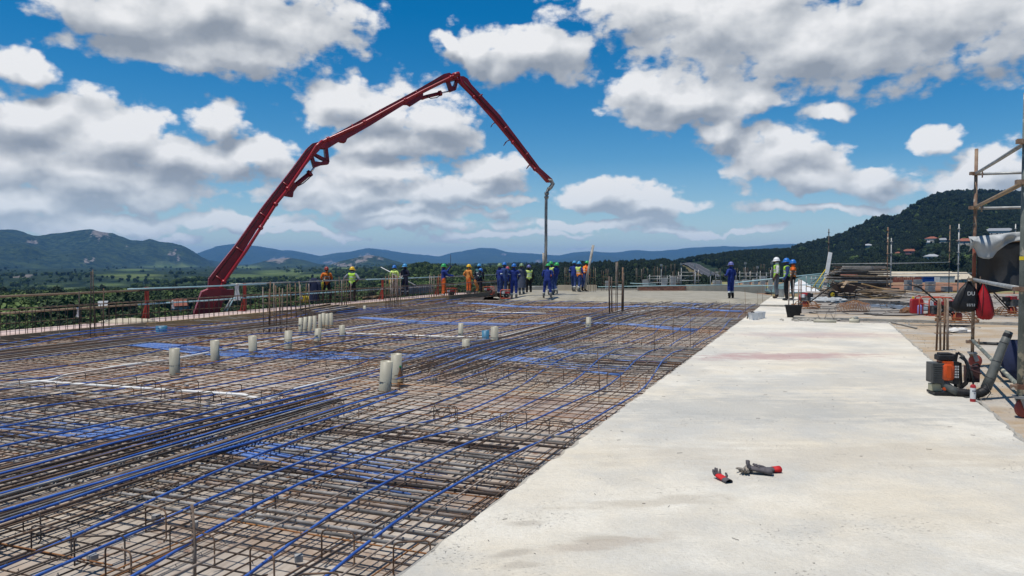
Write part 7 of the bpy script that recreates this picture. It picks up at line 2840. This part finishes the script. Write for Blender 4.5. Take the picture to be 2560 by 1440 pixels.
wb = wheelbarrow()
g = thing('board_ends', 'pale board ends heaped in the wheelbarrow', 'boards', (wb.x, wb.y, .6))
for i in range(7):
    MB().box((0, 0, 0), (sr.uniform(.5, .9), .12, .035)).build('board', M[sr.choice(('wood', 'wood_yel', 'wood_grey'))], g, loc=(sr.uniform(-.2, .2), sr.uniform(-.2, .2), -.04 + i * .035), rot=(sr.gauss(0, .1), sr.gauss(.05, .15), sr.gauss(0, .4)))

# ------------------------------------------------------------------ stack of old boards, leaning board, yellow poles
c = at(2150, 737, .03)
g = thing('timber_stack', 'tall untidy stack of old grey and brown planks behind the wheelbarrow', 'timber stack', tuple(c), -.04)
z = 0.0
for layer in range(19):
    th = sr.uniform(.045, .07)
    for j in range(3):
        L = sr.uniform(2.3, 3.1) * (1 if layer < 16 else .8)
        MB().box((0, 0, 0), (L, sr.uniform(.20, .28), th)).build('plank', M[sr.choice(('wood_grey', 'wood_dark', 'wood_grey', 'wood', 'wood_dark'))], g, loc=(sr.gauss(-.05, .14), -.36 + j * .33 + sr.uniform(-.04, .04), z + th / 2), rot=(sr.gauss(0, .006), sr.gauss(.0, .012), sr.gauss(0, .022)))
    z += th + (.012 if layer % 4 else .03)
g = thing('board_heap', 'heap of loose brown boards fallen in front of the plank stack', 'board heap', tuple(at(2165, 746, .03)), 0)
for i in range(34):
    L = sr.uniform(.9, 2.6)
    MB().box((0, 0, 0), (L, .18, .04)).build('board', M[sr.choice(('wood', 'wood_yel', 'wood_grey', 'wood', 'wood_dark'))], g, loc=(sr.gauss(0, .75), sr.uniform(-.5, 1.6), .05 + sr.random() ** 2 * .38), rot=(sr.gauss(0, .1), sr.gauss(.06, .10), sr.gauss(-.1, .35)))
b0, b1 = dep(2058, 737, 38.5), dep(2076, 631, 38.9)
o = MB().beam(b0, b1, .19, .04, (0, -1, 0)).build('leaning_board', M['white_paint'])
setp(o, 'long white board leaning up in front of the plank stack', 'board')
for i, (a, b) in enumerate((((2064, 673), (2030, 722)), ((2062, 696), (2046, 722)), ((2065, 696), (2155, 728)), ((2070, 697), (2110, 716)))):
    o = MB().tube([dep(*a, 38.2), dep(*b, 38.0 if i < 2 else 36.5)], .022, 6).build('yellow_pole', M['yellow'], None, True)
    setp(o, ('yellow pole slanting down left from the white board', 'short yellow pole just beside the white board', 'long yellow pole slanting right over the wheelbarrow', 'second yellow pole above the wheelbarrow')[i], 'pole', 'yellow poles by the white board')

# ------------------------------------------------------------------ scaffold posts and rails round the far edge
def post(label, u, vb, vt, y, r, m, rings, group='scaffold standards along the floor edge'):
    p = dep(u, vb, y)
    z1 = dep(u, vt, y).z
    t = thing('scaffold_post', label, 'scaffold post', (p.x, p.y, .03), 0, group)
    MB().tube([(0, 0, -.4), (0, 0, z1 - .03)], r, 8).build('tube', M[m], t, True)
    for f in rings:
        z = dep(u, f, y).z - .03
        MB().lathe([(r * 1.05, -.02), (r * 2.6, -.008), (r * 2.6, .008), (r * 1.05, .02)], 8, (0, 0, z)).build('rosette', M[m], t)
    return t


post('tall rusty scaffold post with rings, left one of the close pair', 2217, 745, 568, 36, .026, 'scaf_rust', (576, 605, 634, 660, 690))
post('shorter grey scaffold post with rings, right one of the close pair', 2226, 748, 595, 35, .026, 'galv', (604, 633, 662, 691))
post('rusty scaffold post far right of the close pair', 2372, 726, 563, 44, .026, 'scaf_rust', (572, 600, 628, 655, 684))
post('bright galvanised scaffold post in front of the far rusty one', 2394, 752, 560, 33, .028, 'galv', (572, 601, 631, 660, 690))
post('dark scaffold post rising behind the white leaning board', 2070, 728, 572, 46, .030, 'rust_dark', (581, 608, 633))
post('galvanised post seen beyond the scaffold tower', 2535, 745, 560, 40, .028, 'galv', (572, 600, 630))


def rail(label, a, ya, b, yb, r, m, name='rail', group='rails along the far floor edge'):
    o = MB().tube([dep(*a, ya), dep(*b, yb)], r, 8).build(name, M[m], None, True)
    return setp(o, label, 'rail', group)


rail('long upper rail from the leaning board to the close pair of posts', (2076, 660), 40, (2217, 658.5), 36, .024, 'galv')
rail('upper rail between the close pair of posts and the far rusty post', (2217, 659), 36, (2372, 656), 44, .024, 'galv')
rail('middle rail running right from the close pair of posts', (2209, 685), 36, (2440, 683), 36, .022, 'galv')
rail('lower dark rail running right from the close pair of posts', (2228, 691), 35, (2388, 691), 34, .022, 'galv')
rail('brown knee rail in front of the grey block piers', (2226, 713), 35, (2394, 712), 34, .018, 'scaf_rust')
rail('pale blue pipe rising past the waists of the workers on the strip', (1838, 707), 38.5, (2066, 683), 38.5, .032, 'galv_blue')
rail('lower pale blue pipe behind the workers on the strip', (1828, 716), 42, (2070, 711), 40, .024, 'galv_blue')
rail('long thin pale rail along the far edge of the pour', (1495, 717), 43.6, (1828, 712), 43.6, .022, 'galv_blue')
rail('second pale rail above the brick wall', (1575, 708), 43.2, (1640, 711), 43.2, .020, 'galv_blue')
rail('pale rail beyond the central group of workers', (1300, 718), 43, (1372, 717), 43, .024, 'galv')

# ------------------------------------------------------------------ low walls, piers and frames at the far side
def wall(label, name, u0, u1, v0, v1, y, m, d=.25, cat='wall', group='low walls at the far side'):
    a, b = dep(u0, v1, y), dep(u1, v1, y)
    z1, z0 = dep(u0, v0, y).z, a.z - .1
    o = MB().box(((a.x + b.x) / 2, y + d / 2, (z0 + z1) / 2), (b.x - a.x, d, z1 - z0)).build(name, M[m])
    return setp(o, label, cat, group)


M['sandy'] = mat('sand coloured render', (.52, .45, .33), (.42, .36, .27), 2.5, rough=.95, bump=.3, bscale=12)
wall('long sandy low wall behind the far group of workers', 'low_wall', 1395, 1492, 713, 730, 44.6, 'sandy')
wall('long sandy low wall right of the brick wall', 'low_wall', 1716, 1912, 712, 729, 44.6, 'sandy')
wall('dark low kerb wall between the workers and the brick wall', 'kerb_wall', 1492, 1596, 722, 730, 44.9, 'slab_edge')
wall('grey low wall behind the central group of workers', 'low_wall', 1225, 1395, 715, 731, 45.4, 'slab_edge')
bw = thing('brick_wall', 'low dark red brick wall at the far edge of the pour', 'wall', tuple(dep(1655, 729, 44.4)), 0, 'low walls at the far side')
W_ = (1716 - 1594) * 44.4 / F_PX
MB().box((0, .12, .14), (W_, .18, .40)).build('mortar_core', M['mortar'], bw)
for j in range(5):
    for i in range(13):
        L = W_ / 13
        x = -W_ / 2 + (i + .5) * L + (L / 2 if j % 2 else 0)
        if x + L / 2 > W_ / 2 + .01:
            continue
        MB().box((0, 0, 0), (L - .012, .10, .070)).build('brick', M['brick'], bw, loc=(x, .02 + sr.uniform(-.006, .006), -.02 + j * .082))


def pier(label, u, vb, vt, w_px, y, n, group='pale block piers beyond the far wall', bars=True):
    p = dep(u, vb, y)
    z0, z1 = p.z, dep(u, vt, y).z
    w = w_px * y / F_PX
    t = thing('block_pier', label, 'pier', tuple(p), sr.gauss(0, .1), group)
    hh = (z1 - z0) / n
    for i in range(n):
        MB().box((0, 0, 0), (w * sr.uniform(.95, 1.0), w * .9, hh - .012)).build('block', M['block' if group.startswith('grey') else 'plaster_pale'], t, loc=(sr.uniform(-.01, .01), 0, hh * (i + .5)))
    if bars:
        for sx in (-1, 1):
            for sy in (-1, 1):
                MB().tube([(sx * w * .3, sy * w * .3, z1 - z0 - .05), (sx * w * .32, sy * w * .3, z1 - z0 + .75)], .010, 5).build('bar', M['rust_dark'], t, True)
    return t


M['plaster_pale'] = mat('pale block masonry', (.52, .50, .45), (.40, .385, .345), 3, rough=.95, bump=.3, bscale=20, rnd=.2)
for i, (u, vb, vt, w) in enumerate(((1518, 724, 702, 9), (1552, 722, 711, 11), (1614, 716, 699, 15), (1660, 714, 694, 13), (1682, 714, 690, 14), (1793, 716, 701, 20), (1840, 724, 700, 9), (1864, 726, 699, 14), (1888, 726, 697, 12), (1906, 726, 690, 12), (1926, 724, 700, 10))):
    pier('pale block pier at the far side, number %s from the left' % NTH[i], u, vb, vt, w, 47.5, 4)
for i, (u, vt, w) in enumerate(((2270, 700, 14), (2294, 699, 16), (2325, 704, 18), (2367, 716, 20))):
    pier('%s grey block pier from the left in front of the red earth' % NTH[i], u, 729, vt, w, 44.2, 5, 'grey block piers before the red earth', False)
M_fr = 'galv'


def frame(label, u0, u1, v0, v1, y, bays=3):
    a, b = dep(u0, v1, y), dep(u1, v1, y)
    z1 = dep(u0, v0, y).z
    z0 = min(-.2, a.z)
    t = thing('scaffolding', label, 'scaffold', (a.x, y, z0), 0, 'light scaffold frames at the far side')
    Wd = b.x - a.x
    H_ = z1 - z0
    for i in range(bays + 1):
        x = Wd * i / bays
        MB().tube([(x, 0, 0), (x, 0, H_ * sr.uniform(.95, 1.15))], .024, 6).build('standard', M['galv'], t, True)
        MB().tube([(x, .8, 0), (x, .8, H_)], .024, 6).build('standard', M['galv'], t, True)
    for f in (.55, .8, .98):
        MB().tube([(-.1, 0, H_ * f), (Wd + .1, 0, H_ * f)], .022, 6).build('ledger', M['galv'], t, True)
    MB().tube([(0, .02, H_ * .55), (Wd / bays, .02, H_ * .98)], .02, 6).build('brace', M['galv'], t, True)


frame('light scaffold frame behind the brick wall, left part', 1624, 1700, 690, 716, 48.5, 3)
frame('light scaffold frame behind the brick wall, right open bay', 1703, 1746, 680, 722, 48.0, 1)
frame('scaffold frame behind the lone worker in blue', 1849, 1926, 682, 724, 49.0, 3)
frame('small pale scaffold frame left of the yellow poles', 2028, 2052, 690, 716, 47, 1)
for i, (u, vt) in enumerate(((1653, 663), (1703, 660), (1737, 664), (1776, 680), (1863, 658), (1893, 668), (1929, 658))):
    p = dep(u, 712, 52)
    t = thing('thin_mast', 'thin grey mast beyond the far wall, %s from the left' % NTH[i], 'mast', (p.x, p.y, -1), 0, 'thin masts beyond the far wall')
    h = dep(u, vt, 52).z + 1
    MB().tube([(0, 0, 0), (0, 0, h)], .022, 6).build('tube', M['galv'], t, True)
    MB().box((0, 0, h), (.14, .10, .16)).build('head', M['galv'], t)
p = at(1787, 713, .0)
o = MB()
t = thing('chair_stack', 'small metal frame standing on the sandy low wall', 'frame', tuple(dep(1795, 712, 44.8)))
mb = MB()
for sx in (-.16, .16):
    mb.tube([(sx, 0, 0), (sx * .8, 0, .75)], .02, 6)
mb.tube([(-.16, 0, .35), (.16, 0, .35)], .018, 6)
mb.tube([(-.14, 0, .73), (.14, 0, .73)], .018, 6)
mb.box((0, 0, .74), (.34, .16, .04))
mb.build('frame', M['galv'], t, True)

# ------------------------------------------------------------------ the yard beyond: red earth, containers, sheds
def yard():
    m = bpy.data.materials.new('red earth yard')
    m.use_nodes = True
    k = NT(m.node_tree)
    bs = k.n['Principled BSDF']
    geo = k.node('ShaderNodeNewGeometry')
    P = geo.outputs['Position']
    n = k.noise(P, .10, 6, .6)
    n2 = k.noise(P, .45, 6, .65)
    col = k.mix(k.remap(n, .45, .56), (.24, .11, .06), (.16, .19, .06))
    col = k.mix(k.remap(n2, .52, .68), col, (.40, .28, .15))
    k.put(bs.inputs['Base Color'], col)
    bs.inputs['Roughness'].default_value = 1
    vs, fs = [], []
    nx, ny = 50, 40
    for j in range(ny):
        for i in range(nx):
            f = j / (ny - 1)
            y = 50 + 125 * f ** 1.4
            x = (15 + .22 * (y - 48)) + (70 + .6 * (y - 50)) * i / (nx - 1)
            z = -1.35 - 1.6 * f + fbm(np.array([x * .12]), np.array([y * .12]), 3, 5)[0] * 1.0
            if i in (0, nx - 1) or j in (ny - 1,):
                z -= 8
            vs.append((x, y, z))
    fs = [(j * nx + i, j * nx + i + 1, (j + 1) * nx + i + 1, (j + 1) * nx + i) for j in range(ny - 1) for i in range(nx - 1)]
    setp(MB().add(vs, fs).build('ground', m, None, True), kind='structure')
    for i, (u, v, y, r, c) in enumerate(((2350, 704, 100, 6, 'earth'), (2420, 702, 110, 8, 'earth'), (2245, 716, 78, 2.8, 'sand'), (2380, 700, 130, 9, 'earth'), (2270, 706, 120, 5, 'earth'))):
        p = dep(u, v, y)
        mm = M.setdefault(c, mat(c + ' heap', (.26, .125, .07) if c == 'earth' else (.46, .33, .17), (.20, .095, .055) if c == 'earth' else (.38, .27, .14), 1.2, rough=1, bump=.5, bscale=5))
        o = MB().ball((0, 0, -.5), r, (1.3, .8, .10), None, 18, 9, .06, sr).build('soil_heap', mm, None, True, loc=(p.x, p.y, p.z - r * .1))
        setp(o, ('red earth heap left of the tall galvanised post', 'red earth bank at the right behind the posts', 'yellow sand heap right of the plank stack', 'broad red earth bank behind the block piers', 'red earth heap in front of the orange fence')[i], 'earth heap', 'heaps in the yard')


yard()


def container(label, u, v_top, y, L, m, rz=0.0):
    p = dep(u, v_top, y)
    t = thing('shipping_container', label, 'container', (p.x, p.y, p.z - 2.6), rz, 'containers in the yard')
    b = MB()
    n = int(L / .25)
    b.box((0, 0, 1.3), (L - .1, 2.2, 2.45))
    for i in range(n):
        b.box((-L / 2 + (i + .5) * L / n, -1.12, 1.3), (L / n * .5, .05, 2.3))
    b.build('body', m, t)
    f = MB()
    for z in (.08, 2.53):
        f.box((0, -1.15, z), (L, .10, .14))
        f.box((0, 1.15, z), (L, .10, .14))
    for x in (-L / 2 + .05, L / 2 - .05):
        f.box((x, -1.15, 1.3), (.12, .12, 2.5))
    f.build('frame', m, t)
    MB().box((0, 0, 2.62), (L, 2.3, .03)).build('roof', m, t)


container('bright blue shipping container in the yard', 2317, 692, 185, 4.6, mat('bright blue container', (.015, .10, .40), (.012, .08, .32), 2, rough=.6))
container('dark blue shipping container right of the bright blue one', 2342, 692, 190, 6.0, mat('dark blue container', (.02, .05, .17), (.016, .04, .13), 2, rough=.6))
container('white site cabin right of the containers', 2361, 690, 180, 3.6, mat('white cabin', (.62, .62, .60), (.5, .5, .48), 2, rough=.7))
g = thing('site_fence', 'long orange brown site fence in the yard, left of the containers', 'fence', tuple(dep(2258, 704, 150)))
for i in range(20):
    MB().box((0, 0, 0), (.36, .04, 1.0)).build('board', M['roof_tile'], g, loc=(-4.2 + i * .4, 0, .4 + sr.uniform(-.05, .05)))
MB().beam((-4.4, .06, .7), (4.0, .06, .7), .06, .1).build('rail', M['wood'], g)
p = dep(2275, 690, 210)
house('long low shed with a straw coloured roof behind the containers', Vector((p.x, p.y, p.z - 3.0)), 22, 8, 2.6, .0, M['sandy'], M['roof_tile'], 4, False)
p = dep(2365, 690, 240)
house('green brown roofed shed behind the white site cabin', Vector((p.x, p.y, p.z - 3.0)), 12, 8, 2.6, .0, M['sandy'], M['plaster'], 3, False)
p = dep(2040, 700, 92)
house('low building with a green sheet roof beyond the orange vest worker', Vector((p.x, p.y, p.z - 3.6)), 10, 8, 2.6, -.1, M['green_roof'], M['wood_dark'], 3)
p = dep(2002, 722, 60)
o = MB().lathe([(1.6, 0), (.05, .9)], 4, (0, 0, 0), Matrix.Rotation(.78, 3, 'Z')).build('gazebo', M['white_pl'], None, loc=(p.x, p.y, p.z - .2))
setp(o, 'white peaked gazebo roof beyond the trowel', 'gazebo')

# ------------------------------------------------------------------ air
def build_haze():
    m = bpy.data.materials.new('air')
    m.use_nodes = True
    t = m.node_tree
    t.nodes.clear()
    o = t.nodes.new('ShaderNodeOutputMaterial')
    v = t.nodes.new('ShaderNodeVolumePrincipled')
    v.inputs['Color'].default_value = (.20, .50, 1.0, 1)
    v.inputs['Density'].default_value = 6.2e-5
    t.links.new(v.outputs[0], o.inputs['Volume'])
    zs = [v.co.z for v in bpy.data.objects['terrain'].data.vertices]
    lo, hi = min(zs) - 1, max(zs) + 15
    o_ = MB().box((0, 0, 0), (33600, 33600, hi - lo)).build('haze', m, None, loc=(0, 0, (hi + lo) / 2))
    setp(o_, kind='stuff')


build_haze()
